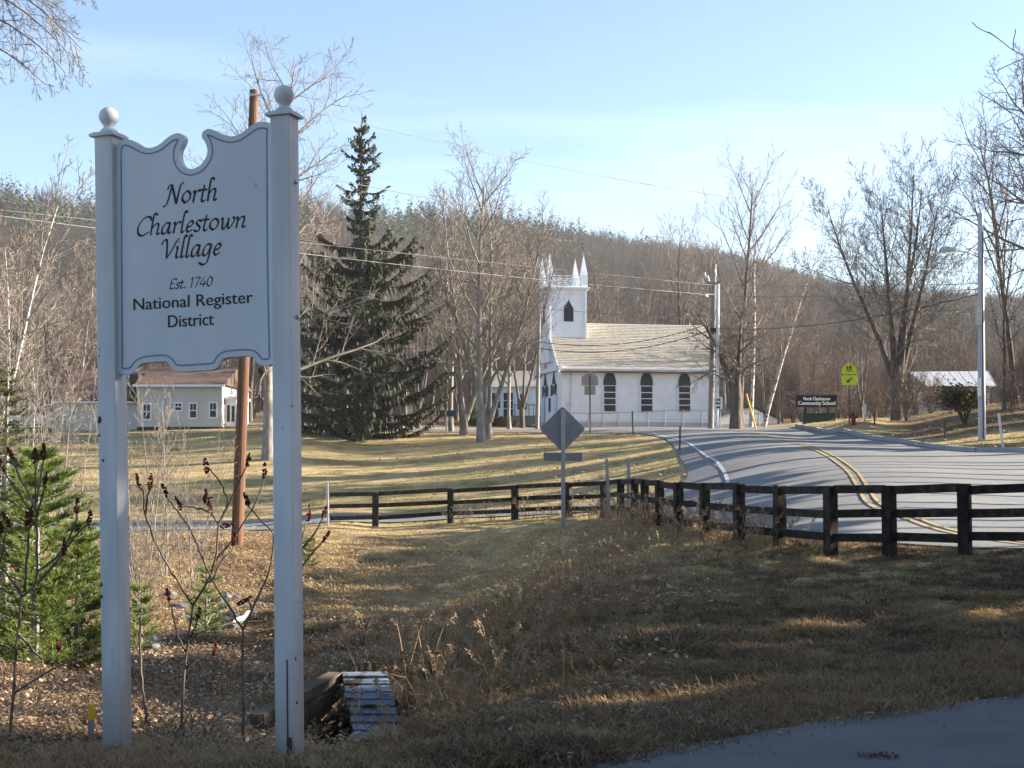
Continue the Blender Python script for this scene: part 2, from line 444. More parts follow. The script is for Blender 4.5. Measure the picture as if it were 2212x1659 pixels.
_c = np.array(CTRL)
_P = np.stack([_c[:, 0] * 3.2, np.log(_c[:, 1])], 1)
_g = (_c[:, 2] - EYE) / _c[:, 1]
def _k(A, B):
    d2 = ((A[:, None, :] - B[None, :, :]) ** 2).sum(-1)
    return 0.5 * d2 * np.log(d2 + 1e-12)
_n = len(_P)
_K = _k(_P, _P) + np.eye(_n) * 2e-4
_T = np.concatenate([np.ones((_n, 1)), _P], 1)
_A = np.block([[_K, _T], [_T.T, np.zeros((3, 3))]])
_w = np.linalg.solve(_A, np.concatenate([_g, np.zeros(3)]))

def H(x, y):
    """Ground height (numpy arrays)."""
    x = np.asarray(x, float); y = np.asarray(y, float)
    sh = x.shape
    x = x.ravel(); y = y.ravel()
    yc = np.clip(y, 3.0, 165.0)
    u = np.clip(x / yc, -0.62, 0.62)
    out = np.empty(len(x))
    for i in range(0, len(x), 20000):
        Q = np.stack([u[i:i + 20000] * 3.2, np.log(yc[i:i + 20000])], 1)
        out[i:i + 20000] = EYE + yc[i:i + 20000] * (_k(Q, _P) @ _w[:_n] + _w[_n] + Q @ _w[_n + 1:])
    return out.reshape(sh)

def h1(x, y):
    return float(H(np.array([x]), np.array([y]))[0])

def hit(px, py, d0=4.0):
    """First ground point seen at a photo position."""
    d = np.exp(np.linspace(math.log(d0), math.log(160), 900))
    a = at(px, py, 1.0)
    slope = a.z - EYE
    x = a.x * d
    z = EYE + slope * d
    below = np.nonzero(z < H(x, d))[0]
    if len(below) == 0: return None
    i = below[0]
    lo, hi = d[max(i - 1, 0)], d[i]
    for _ in range(18):
        m = 0.5 * (lo + hi)
        if EYE + slope * m < h1(a.x * m, m): hi = m
        else: lo = m
    return (a.x * hi, hi)

def vnoise(x, y, seed=0):
    xi = np.floor(x).astype(np.int64); yi = np.floor(y).astype(np.int64)
    fx = x - xi; fy = y - yi
    fx = fx * fx * (3 - 2 * fx); fy = fy * fy * (3 - 2 * fy)
    def h(a, b):
        n = (a * 374761393 + b * 668265263 + seed * 974634777) & 0xffffffff
        n = ((n ^ (n >> 13)) * 1274126177) & 0xffffffff
        return ((n ^ (n >> 16)) & 0xffff) / 65535.0
    return (h(xi, yi) * (1 - fx) + h(xi + 1, yi) * fx) * (1 - fy) + (h(xi, yi + 1) * (1 - fx) + h(xi + 1, yi + 1) * fx) * fy
def fbm(x, y, seed=0, o=4):
    s = 0; a = 0.5
    for i in range(o):
        s = s + a * vnoise(x * 2 ** i, y * 2 ** i, seed + i); a *= 0.5
    return s

# ---- outlines of the paved areas (world x, y)
def wpt(px, py, d):
    p = at(px, py, d); return (p.x, p.y)
def hits(L):
    out = []
    for p in L:
        q = hit(*p)
        if q: out.append(q)
    return out
near_edge = [wpt(2700, 1190, 19.5), wpt(2300, 1200, 22.4), wpt(2085, 1200, 23.2), wpt(1922, 1195, 24.2), wpt(1795, 1185, 25.2), wpt(1685, 1178, 27), wpt(1597, 1165, 28.6),
             wpt(1500, 1140, 32), wpt(1430, 1125, 36.5), wpt(1390, 1115, 40.5), wpt(1350, 1108, 44), wpt(1300, 1110, 45.6), wpt(1228, 1115, 46.2), wpt(1112, 1117, 47), wpt(973, 1124, 47.6),
             wpt(810, 1132, 47.8), wpt(600, 1146, 46.7), wpt(300, 1149, 46.7), wpt(0, 1152, 46.9), wpt(-500, 1152, 47)]
far_edge = [wpt(-500, 1124, 52.5), wpt(0, 1126, 51.5), wpt(300, 1124, 51.5), wpt(600, 1122, 51.5), wpt(850, 1112, 51), wpt(1103, 1099, 50), wpt(1250, 1089, 48.6), wpt(1333, 1083, 47.8), wpt(1420, 1066, 47),
            wpt(1466, 1050, 48), wpt(1484, 1036, 49.6), wpt(1483, 1015, 54), wpt(1468, 988, 60), wpt(1448, 962, 69), wpt(1428, 948, 75), wpt(1395, 941, 79), wpt(1340, 937, 82), wpt(1250, 935, 85), wpt(1165, 934, 88),
            wpt(1060, 935, 89), wpt(900, 938, 90), wpt(500, 940, 92), wpt(-200, 940, 94)]
back_edge = [wpt(-200, 930, 98), wpt(500, 930, 97), wpt(900, 930, 96), wpt(1060, 930, 95.5), wpt(1165, 929, 96), wpt(1300, 929, 97), wpt(1420, 928, 98), wpt(1530, 927, 98), wpt(1600, 927, 96), wpt(1660, 928, 91), wpt(1710, 929, 86),
             wpt(1760, 931, 80), wpt(1800, 936, 75.5), wpt(1860, 944, 69.5), wpt(1930, 954, 64.5), wpt(1990, 964, 59.5), wpt(2050, 974, 53.6), wpt(2090, 977, 52), wpt(2140, 978.5, 51), wpt(2212, 980, 49.8),
             wpt(2450, 984, 48.5), wpt(2800, 986, 47)]
road_poly = catmull(near_edge, 4) + catmull(far_edge, 4) + catmull(back_edge, 4)
drive_edge = [(-9.0, 1.5), (-3.2, 5.2), (-1.2, 6.55), (0.11, 7.50), (1.05, 8.12), (2.02, 8.86), (3.52, 9.68), (6.0, 11.4), (9.0, 13.4), (14.0, 17.0)]
drive_poly = catmull(drive_edge, 5) + [(24, 20), (30, 5), (20, -14), (-14, -14), (-12, 0)]

def inside(poly, x, y):
    P = np.array(poly)
    r = np.zeros(x.shape, bool)
    j = len(P) - 1
    for i in range(len(P)):
        xi, yi = P[i]; xj, yj = P[j]
        if yi != yj:
            c = ((yi > y) != (yj > y)) & (x < (xj - xi) * (y - yi) / (yj - yi) + xi)
            r ^= c
        j = i
    return r
def edge_dist(poly, x, y):
    P = np.array(poly)
    best = np.full(x.shape, 1e9)
    for i in range(len(P)):
        a = P[i - 1]; b = P[i]
        d = b - a
        L = d @ d + 1e-12
        t = np.clip(((x - a[0]) * d[0] + (y - a[1]) * d[1]) / L, 0, 1)
        best = np.minimum(best, np.hypot(x - a[0] - t * d[0], y - a[1] - t * d[1]))
    return best

def rough_z(x, y):
    near = np.clip((60 - y) / 50, 0.15, 1)
    z = (fbm(x * 0.9, y * 0.9, 3) - 0.47) * 0.16 * near + (fbm(x * 4, y * 4, 9) - 0.47) * 0.07 * near
    z = z + (fbm(x * 2.2 + y * .9, y * .45 - x * .2, 13) - .47) * .36 * np.clip((y - 10) / 4, 0, 1) * np.clip((44 - y) / 6, 0, 1)
    return z

def ground_z(x, y):
    """Final soil surface: shape + small bumps, sunk under the paving."""
    x = np.asarray(x, float); y = np.asarray(y, float)
    z = H(x, y) + rough_z(x, y)
    for poly, k in ((road_poly, 0.3), (drive_poly, 0.15)):
        P = np.array(poly)
        sel = (x > P[:, 0].min() - 2) & (x < P[:, 0].max() + 2) & (y > P[:, 1].min() - 2) & (y < P[:, 1].max() + 2)
        if not sel.any(): continue
        xs, ys = x[sel], y[sel]
        ins = inside(poly, xs, ys)
        d = edge_dist(poly, xs, ys)
        zz = z[sel]
        base = H(xs, ys)
        w = np.where(ins, 1.0, np.clip(1 - d / 0.6, 0, 1))
        zz = zz * (1 - w) + (base + 0.0) * w
        zz = np.where(ins, base - np.clip(d - 0.05, 0, 0.6) * k, zz)
        z[sel] = zz
    # hollow in front of the culvert wall and under its plank apron
    for poly, dz in ((HOLLOW, .50), (APRON, .22)):
        P = np.array(poly)
        sel = (x > P[:, 0].min() - 1) & (x < P[:, 0].max() + 1) & (y > P[:, 1].min() - 1) & (y < P[:, 1].max() + 1)
        if not sel.any(): continue
        xs, ys = x[sel], y[sel]
        w = np.clip(np.where(inside(poly, xs, ys), 1, -1) * edge_dist(poly, xs, ys) / .25 + .5, 0, 1)
        z[sel] -= dz * w
    return z
HOLLOW = [wpt(741, 1462, 13.45), wpt(768, 1600, 11.5), wpt(760, 1660, 9.5), wpt(650, 1660, 9.6), wpt(630, 1570, 11.7), wpt(650, 1530, 12.4)]
APRON = [wpt(738, 1452, 13.5), wpt(850, 1450, 13.6), wpt(900, 1602, 11.5), wpt(880, 1660, 9.4), wpt(750, 1660, 9.4)]

# ---- ground sheet
ys = np.exp(np.linspace(math.log(3.0), math.log(175), 400))
us = np.concatenate([np.linspace(-3.0, -0.56, 26)[:-1], np.linspace(-0.56, 0.56, 330), np.linspace(0.56, 3.0, 26)[1:]])
U, Y = np.meshgrid(us, ys)
X = U * Y
Z = ground_z(X, Y)
nr, nc = X.shape
V = np.stack([X, Y, Z], -1).reshape(-1, 3)
idx = np.arange(nr * nc).reshape(nr, nc)
Fq = np.stack([idx[:-1, :-1], idx[:-1, 1:], idx[1:, 1:], idx[1:, :-1]], -1).reshape(-1, 4)

def ground_material():
    m, nt, p = new_mat('dry_ground')
    N, L = nt.nodes, nt.links
    g = N.new('ShaderNodeNewGeometry')
    def noise(scale, detail=4, rough=.5, vec=None):
        n = N.new('ShaderNodeTexNoise'); n.inputs['Scale'].default_value = scale; n.inputs['Detail'].default_value = detail; n.inputs['Roughness'].default_value = rough
        L.new(vec or g.outputs['Position'], n.inputs['Vector']); return n.outputs['Fac']
    def ramp(fac, a, b):
        r = N.new('ShaderNodeMapRange'); r.inputs['From Min'].default_value = a; r.inputs['From Max'].default_value = b
        L.new(fac, r.inputs['Value']); return r.outputs['Result']
    def mix(fac, a, b):
        r = N.new('ShaderNodeMixRGB')
        L.new(fac, r.inputs['Fac'])
        for s, c in (('Color1', a), ('Color2', b)):
            if isinstance(c, tuple): r.inputs[s].default_value = (*c, 1)
            else: L.new(c, r.inputs[s])
        return r.outputs['Color']
    straw = mix(ramp(noise(7, 6, .7), .3, .7), (0.29, 0.205, 0.095), (0.54, 0.41, 0.215))
    green = mix(ramp(noise(5, 5, .6), .3, .7), (0.18, 0.155, 0.05), (0.30, 0.255, 0.10))
    lawn = mix(ramp(noise(0.35, 4, .6), .46, .66), straw, green)
    lit = mix(ramp(noise(9, 6, .75), .35, .68), (0.07, 0.042, 0.024), (0.26, 0.17, 0.095))
    at_ = N.new('ShaderNodeAttribute'); at_.attribute_name = 'litter'
    mask = N.new('ShaderNodeMath'); mask.operation = 'ADD'
    L.new(at_.outputs['Fac'], mask.inputs[0])
    L.new(noise(1.2, 4), mask.inputs[1])
    col = mix(ramp(mask.outputs['Value'], .75, 1.15), lawn, lit)
    L.new(col, p.inputs['Base Color'])
    p.inputs['Roughness'].default_value = 0.95
    p.inputs['Specular IOR Level'].default_value = 0.1
    b = N.new('ShaderNodeBump'); b.inputs['Strength'].default_value = 0.9; b.inputs['Distance'].default_value = 0.05
    L.new(noise(14, 6, .7), b.inputs['Height'])
    L.new(b.outputs['Normal'], p.inputs['Normal'])
    return m
M['ground'] = ground_material()
me = np_mesh('ground', V, Fq, M['ground'])
def litter_mask(x, y):
    """1 where brown leaf litter and dead weeds cover the soil (ditch and far wood), 0 on mown grass."""
    u = x / np.maximum(y, 3)
    px = u * FPX + CX
    a = np.clip((1010 - px + (y - 14) * 6) / 260, 0, 1) * np.clip((y - 8.6) / 1.2, 0, 1) * np.clip((46.5 - y) / 4, 0, 1) * (.45 + .55 * np.clip((690 - px) / 90, 0, 1))
    a2 = np.clip(1 - np.abs(px - 1330) / 280, 0, 1) * np.clip((y - 13) / 8, 0, 1) * np.clip((44 - y) / 5, 0, 1) * 0.55
    b = np.clip((y - 96) / 8, 0, 1)
    c = np.clip((px - 1880) / 120, 0, 1) * np.clip((y - 62) / 6, 0, 1)
    return np.maximum.reduce([a, a2, b, c])
la = me.attributes.new('litter', 'FLOAT', 'POINT')
la.data.foreach_set('value', litter_mask(X, Y).astype(np.float32).ravel())
me.polygons.foreach_set('use_smooth', np.ones(len(me.polygons), bool))
tag(link('ground', me), 'uneven ground of dry tan grass and brown leaf litter', kind='structure')

# ground behind the camera, so that nothing ends at the lens
gx, gy = np.meshgrid(np.linspace(-70, 70, 60), np.linspace(-60, 3.05, 30))
V2 = np.stack([gx, gy, np.full_like(gx, -0.06) + (fbm(gx, gy, 5) - .47) * .05], -1).reshape(-1, 3)
i2 = np.arange(gx.size).reshape(gx.shape)
F2 = np.stack([i2[:-1, :-1], i2[:-1, 1:], i2[1:, 1:], i2[1:, :-1]], -1).reshape(-1, 4)
tag(link('ground_behind', np_mesh('ground_behind', V2, F2, M['ground'])), 'dry grass behind the viewpoint', kind='structure')

# ---- paving
def asphalt(name, c1, c2, big, crack):
    m, nt, p = new_mat(name)
    N, L = nt.nodes, nt.links
    g = N.new('ShaderNodeNewGeometry')
    n1 = N.new('ShaderNodeTexNoise'); n1.inputs['Scale'].default_value = big; n1.inputs['Detail'].default_value = 6
    n2 = N.new('ShaderNodeTexNoise'); n2.inputs['Scale'].default_value = 90; n2.inputs['Detail'].default_value = 3
    for n in (n1, n2): L.new(g.outputs['Position'], n.inputs['Vector'])
    a = N.new('ShaderNodeMath'); a.operation = 'ADD'; L.new(n1.outputs['Fac'], a.inputs[0]); L.new(n2.outputs['Fac'], a.inputs[1])
    r = N.new('ShaderNodeMapRange'); r.inputs['From Min'].default_value = .75; r.inputs['From Max'].default_value = 1.25
    L.new(a.outputs['Value'], r.inputs['Value'])
    x = N.new('ShaderNodeMixRGB'); x.inputs['Color1'].default_value = (*c1, 1); x.inputs['Color2'].default_value = (*c2, 1)
    L.new(r.outputs['Result'], x.inputs['Fac'])
    # meandering cracks and darker sealed patches
    nw = N.new('ShaderNodeTexNoise'); nw.inputs['Scale'].default_value = 1.4; nw.inputs['Detail'].default_value = 4
    L.new(g.outputs['Position'], nw.inputs['Vector'])
    ad = N.new('ShaderNodeVectorMath'); ad.operation = 'MULTIPLY_ADD'; ad.inputs[1].default_value = (1.6, 1.6, 0)
    L.new(nw.outputs['Color'], ad.inputs[0]); L.new(g.outputs['Position'], ad.inputs[2])
    vo = N.new('ShaderNodeTexVoronoi'); vo.feature = 'DISTANCE_TO_EDGE'; vo.inputs['Scale'].default_value = crack
    L.new(ad.outputs['Vector'], vo.inputs['Vector'])
    cr_ = N.new('ShaderNodeMapRange'); cr_.inputs['From Min'].default_value = 0.004; cr_.inputs['From Max'].default_value = 0.016; cr_.inputs['To Min'].default_value = 0.35; cr_.inputs['To Max'].default_value = 0.0
    L.new(vo.outputs['Distance'], cr_.inputs['Value'])
    x2 = N.new('ShaderNodeMixRGB'); x2.inputs['Color2'].default_value = (.045, .045, .047, 1)
    L.new(cr_.outputs['Result'], x2.inputs['Fac']); L.new(x.outputs['Color'], x2.inputs['Color1'])
    n3 = N.new('ShaderNodeTexNoise'); n3.inputs['Scale'].default_value = .16; n3.inputs['Detail'].default_value = 5
    L.new(g.outputs['Position'], n3.inputs['Vector'])
    r3_ = N.new('ShaderNodeMapRange'); r3_.inputs['From Min'].default_value = .35; r3_.inputs['From Max'].default_value = .65; r3_.inputs['To Min'].default_value = .80; r3_.inputs['To Max'].default_value = 1.1
    L.new(n3.outputs['Fac'], r3_.inputs['Value'])
    sc_ = N.new('ShaderNodeVectorMath'); sc_.operation = 'SCALE'
    L.new(x2.outputs['Color'], sc_.inputs[0]); L.new(r3_.outputs['Result'], sc_.inputs['Scale'])
    L.new(sc_.outputs['Vector'], p.inputs['Base Color'])
    b = N.new('ShaderNodeBump'); b.inputs['Strength'].default_value = .2; b.inputs['Distance'].default_value = .004
    L.new(n2.outputs['Fac'], b.inputs['Height']); L.new(b.outputs['Normal'], p.inputs['Normal'])
    p.inputs['Roughness'].default_value = .85
    return m
M['asphalt'] = asphalt('asphalt', (0.120, 0.118, 0.115), (0.185, 0.181, 0.175), .5, .22)
M['drive'] = asphalt('driveway_asphalt', (0.06, 0.06, 0.062), (0.125, 0.124, 0.124), 1.2, .5)

def drape(name, poly, mat, lift, step, label):
    bm = bmesh.new()
    vs = [bm.verts.new((x, y, 0)) for x, y in poly]
    f = bm.faces.new(vs)
    bmesh.ops.triangulate(bm, faces=[f])
    P = np.array(poly)
    for ax in (0, 1):
        lo, hi = P[:, ax].min(), P[:, ax].max()
        c = lo + step[ax]
        while c < hi:
            pl = [0, 0, 0]; no = [0, 0, 0]
            pl[ax] = c; no[ax] = 1
            bmesh.ops.bisect_plane(bm, geom=bm.verts[:] + bm.edges[:] + bm.faces[:], plane_co=pl, plane_no=no)
            c += step[ax] if ax == 0 else step[1] * max(1.0, c / 30)
    co = np.array([v.co[:] for v in bm.verts])
    z = H(co[:, 0], co[:, 1]) + lift
    for v, zz in zip(bm.verts, z): v.co.z = zz
    bmesh.ops.recalc_face_normals(bm, faces=bm.faces)
    if sum(f.normal.z for f in bm.faces) < 0: bmesh.ops.reverse_faces(bm, faces=bm.faces)
    me = bpy.data.meshes.new(name); bm.to_mesh(me); bm.free()
    me.materials.append(mat)
    me.polygons.foreach_set('use_smooth', np.ones(len(me.polygons), bool))
    e = .6
    c = np.array([v.co[:] for v in me.vertices])
    gx_ = (H(c[:, 0] + e, c[:, 1]) - H(c[:, 0] - e, c[:, 1])) / (2 * e); gy_ = (H(c[:, 0], c[:, 1] + e) - H(c[:, 0], c[:, 1] - e)) / (2 * e)
    nn = np.stack([-gx_, -gy_, np.ones_like(gx_)], -1); nn /= np.linalg.norm(nn, axis=1)[:, None]
    me.normals_split_custom_set_from_vertices([tuple(v) for v in nn])
    return tag(link(name, me), label, kind='structure')
drape('road', road_poly, M['asphalt'], 0.03, (1.2, 1.0), 'worn grey asphalt road curving up to the church')
drape('driveway', drive_poly, M['drive'], 0.02, (1.5, 1.5), 'dark asphalt driveway edge in the foreground')

def ribbon(pts, w, lift, mb, off=0.0, dash=None):
    P = catmull(pts, 10)
    P = np.array(P)
    d = np.gradient(P, axis=0); d /= np.linalg.norm(d, axis=1)[:, None]
    n = np.stack([-d[:, 1], d[:, 0]], 1)
    A = P + n * (off - w / 2); B = P + n * (off + w / 2)
    za = H(A[:, 0], A[:, 1]) + lift; zb = H(B[:, 0], B[:, 1]) + lift
    s = np.concatenate([[0], np.cumsum(np.linalg.norm(np.diff(P, axis=0), axis=1))])
    for i in range(len(P) - 1):
        if dash and (s[i] % dash[0]) > dash[1]: continue
        mb.quad((*A[i], za[i]), (*B[i], zb[i]), (*B[i + 1], zb[i + 1]), (*A[i + 1], za[i + 1]))
centre = [wpt(2700, 1192, 20.6), wpt(2400, 1190, 22), wpt(2212, 1183, 23.6), wpt(2050, 1152, 25.6), wpt(1960, 1122, 27.8), wpt(1890, 1092, 30.3), wpt(1862, 1050, 35), wpt(1838, 1018, 40.3), wpt(1795, 986, 48), wpt(1740, 964, 57), wpt(1690, 950, 65), wpt(1640, 940, 73),
          wpt(1590, 934.5, 81)]
mb = MB()
ribbon(centre, 0.085, 0.045, mb, 0.12); ribbon(centre, 0.085, 0.045, mb, -0.12)
tag(mb.build('centre_line', M['paint_yellow']), 'double yellow centre line on the curving road', kind='structure')
mb = MB()
ribbon([wpt(1572, 1062, 41), wpt(1571, 1040, 44.3), wpt(1560, 1016, 48.8), wpt(1540, 994, 54), wpt(1505, 970, 62), wpt(1478, 957, 68), wpt(1448, 946, 74), wpt(1410, 939, 80)], 0.12, 0.045, mb)
ribbon([wpt(1440, 935.5, 84), wpt(1500, 933.5, 86), wpt(1560, 932.5, 86), wpt(1640, 932.5, 84)], 0.14, 0.045, mb, dash=(5.0, 2.2))
tag(mb.build('edge_line', M['paint_white']), 'white edge line along the left side of the road', kind='structure')
# granite kerb on the right
kp = [wpt(1720, 929, 85), wpt(1760, 931, 80), wpt(1800, 936, 75.5), wpt(1860, 944, 69.5), wpt(1930, 954, 64.5), wpt(1990, 964, 59.5), wpt(2050, 974, 53.6), wpt(2090, 977, 52), wpt(2140, 978.5, 51), wpt(2212, 980, 49.8), wpt(2450, 984, 48.5)]
K = np.array(catmull(kp, 8))
kz = H(K[:, 0], K[:, 1])
kerb = tag(bpy.data.objects.new('kerb', None), 'grey granite kerb along the right side of the road', kind='structure')
COL.objects.link(kerb)
i = 0
s = np.concatenate([[0], np.cumsum(np.linalg.norm(np.diff(K, axis=0), axis=1))])
tot = s[-1]; L = 2.4; t = 0.0
while t + L < tot:
    a = Vector((np.interp(t + .01, s, K[:, 0]), np.interp(t + .01, s, K[:, 1]), 0)); b = Vector((np.interp(t + L - .015, s, K[:, 0]), np.interp(t + L - .015, s, K[:, 1]), 0))
    za, zb = h1(a.x, a.y), h1(b.x, b.y)
    mb = MB(); mb.beam((a.x, a.y, za + .06), (b.x, b.y, zb + .06), .16, .26)
    o = mb.build('kerb_stone', M['kerb'], kerb)
    t += L
# ---------------------------------------------------------------- village sign
PR, PL = at(633, 1640, 8.0), at(243, 1634, 8.36)       # feet of the two posts
mid = (PR + PL) / 2
mid.z = min(PR.z, PL.z) - 0.03
span = (Vector((PR.x, PR.y)) - Vector((PL.x, PL.y))).length
yaw = math.atan2(PR.y - PL.y, PR.x - PL.x)
LEAN = R(-1.35)
sign = empty('village_sign', mid, 'tall white carved village sign hung between two posts with ball tops', 'sign', rot=(0, LEAN, yaw))
PW = 0.122
def post_top(px, py, d):
    return at(px, py, d).z - mid.z
HL, HR = post_top(228, 291, 8.36), post_top(607, 256, 8.0)
ZB = 0.02
for sx, h in ((-1, HL), (1, HR)):
    x = sx * span / 2
    xb = x + (.038 if sx < 0 else -.018)          # the two posts lean a little differently
    mb = MB(); mb.beam((xb, 0, -.2), (x, 0, h), PW, PW, (0, 1, 0))
    po = mb.build('post', M['post_white'], sign)
    bv = po.modifiers.new('bevel', 'BEVEL'); bv.width = .006; bv.segments = 2
    c = MB(); c.box((x, 0, h + .008), (PW + .045, PW + .045, .016)); c.box((x, 0, h + .021), (PW + .02, PW + .02, .010))
    c.build('cap', M['post_white'], po)
    f = MB(); f.lathe((x, 0, h + .026), [(.050, 0), (.053, .012), (.048, .022), (.036, .030), (.030, .040), (.033, .052), (.040, .056)], 24)
    f.build('finial_base', M['post_white'], po, smooth=True)
    prof = [(max(.002, .0585 * math.sin(math.pi * k / 16)), .0585 - .0585 * math.cos(math.pi * k / 16)) for k in range(17)]
    f = MB(); f.lathe((x, 0, h + .072), prof, 28)
    f.build('finial_ball', M['post_white'], po, smooth=True)
    if sx > 0:
        for zz in (h - .38, h - 1.16):
            b = MB(); b.lathe((0, 0, 0), [(.014, 0), (.013, .006), (.008, .011), (.002, .013)], 10)
            o = b.build('bolt', M['bolt'], po); o.location = (x + PW / 2, .01, zz); o.rotation_euler = (0, R(90), 0)
        # long split and rotted foot
        b = MB(); b.beam((xb + .019, -PW / 2 - .0015, .02), (xb + .022, -PW / 2 - .0015, .64), .007, .004, (0, 1, 0)); b.box((xb + .030, -PW / 2 - .0018, .08), (.03, .004, .26))
        b.build('split', M['rot'], po)
    else:
        for zz, w, dx in ((2.02, .045, -.052), (1.93, .02, -.055), (1.05, .026, -.055), (.98, .026, -.054), (1.78, .02, -.03), (2.44, .010, -.045), (2.40, .012, -.05), (1.47, .006, -.05), (1.42, .007, -.055)):
            pts = []; b = MB()
            for k in range(9):
                a = 2 * math.pi * k / 9
                r = w * .5 * (0.8 + .4 * rnd.random())
                pts.append((xb + (x - xb) * zz / h + max(dx + r * .8 * math.cos(a), -PW / 2 + .001), zz + r * math.sin(a)))
            b.prism(pts, lambda p, q: (p, -PW / 2 - .002, q), lambda p, q: (p, -PW / 2 + .001, q))
            b.build('peeled_patch', M['rot'], po)

# board outline, traced in the frame of the enlarged photo, then made square
zo = [(612, 372), (640, 338), (690, 345), (735, 375), (780, 392), (830, 378), (870, 345), (905, 324), (938, 322), (960, 345), (955, 378), (940, 410), (937, 450), (950, 490), (978, 515), (1010, 518), (1045, 500), (1070, 465), (1080, 430),
      (1070, 385), (1051, 350), (1057, 320), (1085, 306), (1120, 320), (1160, 343), (1200, 354), (1240, 345), (1280, 316), (1320, 290), (1360, 285), (1395, 300), (1406, 335), (1408, 600), (1412, 1000), (1418, 1300), (1425, 1540), (1410, 1585), (1375, 1598), (1340, 1585), (1318, 1552), (1292, 1541), (1240, 1541),
      (1190, 1543), (1162, 1553), (1148, 1580), (1128, 1601), (1100, 1607), (1030, 1608), (960, 1609), (922, 1602), (900, 1580), (884, 1556), (858, 1549), (815, 1551), (770, 1553), (738, 1564), (715, 1598), (690, 1611), (655, 1611), (630, 1596), (620, 1560), (616, 1300), (612, 1000), (608, 700), (606, 420)]
BW = span - PW - .004
BT = HR - .02                      # top of the board's upper right ear
BH = 1.415
def uv(zx, zy):
    xl = 605 + (zy - 390) * 17 / 1170; xr = 1405 + (zy - 330) * 20 / 1230
    u = (zx - xl) / (xr - xl)
    yt = 338 - 53 * u; yb = 1612 - 14 * u
    return u, (zy - yt) / (yb - yt)
def bl(zx, zy):
    u, v = uv(zx, zy)
    return (u - .5) * BW, BT - v * BH - (1 - u) * 0.012
outl = catmull([bl(*p) for p in zo], 4, closed=True)
lim = BW / 2
outl = [(max(-lim, min(lim, a)), b) for a, b in outl]
T = .05
mb = MB(); mb.prism(outl, lambda a, b: (a, -T / 2, b), lambda a, b: (a, T / 2, b))
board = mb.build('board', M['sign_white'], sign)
bv = board.modifiers.new('bevel', 'BEVEL'); bv.width = .012; bv.segments = 3; bv.limit_method = 'ANGLE'; bv.angle_limit = R(50)
# routed border line
def inset(P, dist):
    P = np.array(P); out = []
    d = np.roll(P, -1, 0) - np.roll(P, 1, 0)
    d /= np.linalg.norm(d, axis=1)[:, None]
    n = np.stack([-d[:, 1], d[:, 0]], 1)
    area = np.sum(P[:, 0] * np.roll(P[:, 1], -1) - np.roll(P[:, 0], -1) * P[:, 1])
    if area < 0: n = -n
    Q = P + n * dist
    for _ in range(3): Q = (np.roll(Q, 1, 0) + Q * 2 + np.roll(Q, -1, 0)) / 4
    return Q
Qa, Qb = inset(outl, .033), inset(outl, .043)
mb = MB()
for i in range(len(Qa)):
    j = (i + 1) % len(Qa)
    mb.quad((Qa[i][0], -T / 2 - .0012, Qa[i][1]), (Qa[j][0], -T / 2 - .0012, Qa[j][1]), (Qb[j][0], -T / 2 - .0012, Qb[j][1]), (Qb[i][0], -T / 2 - .0012, Qb[i][1]))
mb.build('border_line', M['groove'], board)
mb = MB(); k = bl(1320, 625); mb.lathe((0, 0, 0), [(.011, 0), (.009, .003), (.002, .004)], 10)
o = mb.build('knot', M['bolt'], board); o.location = (k[0], -T / 2, k[1]); o.rotation_euler = (R(90), 0, 0)

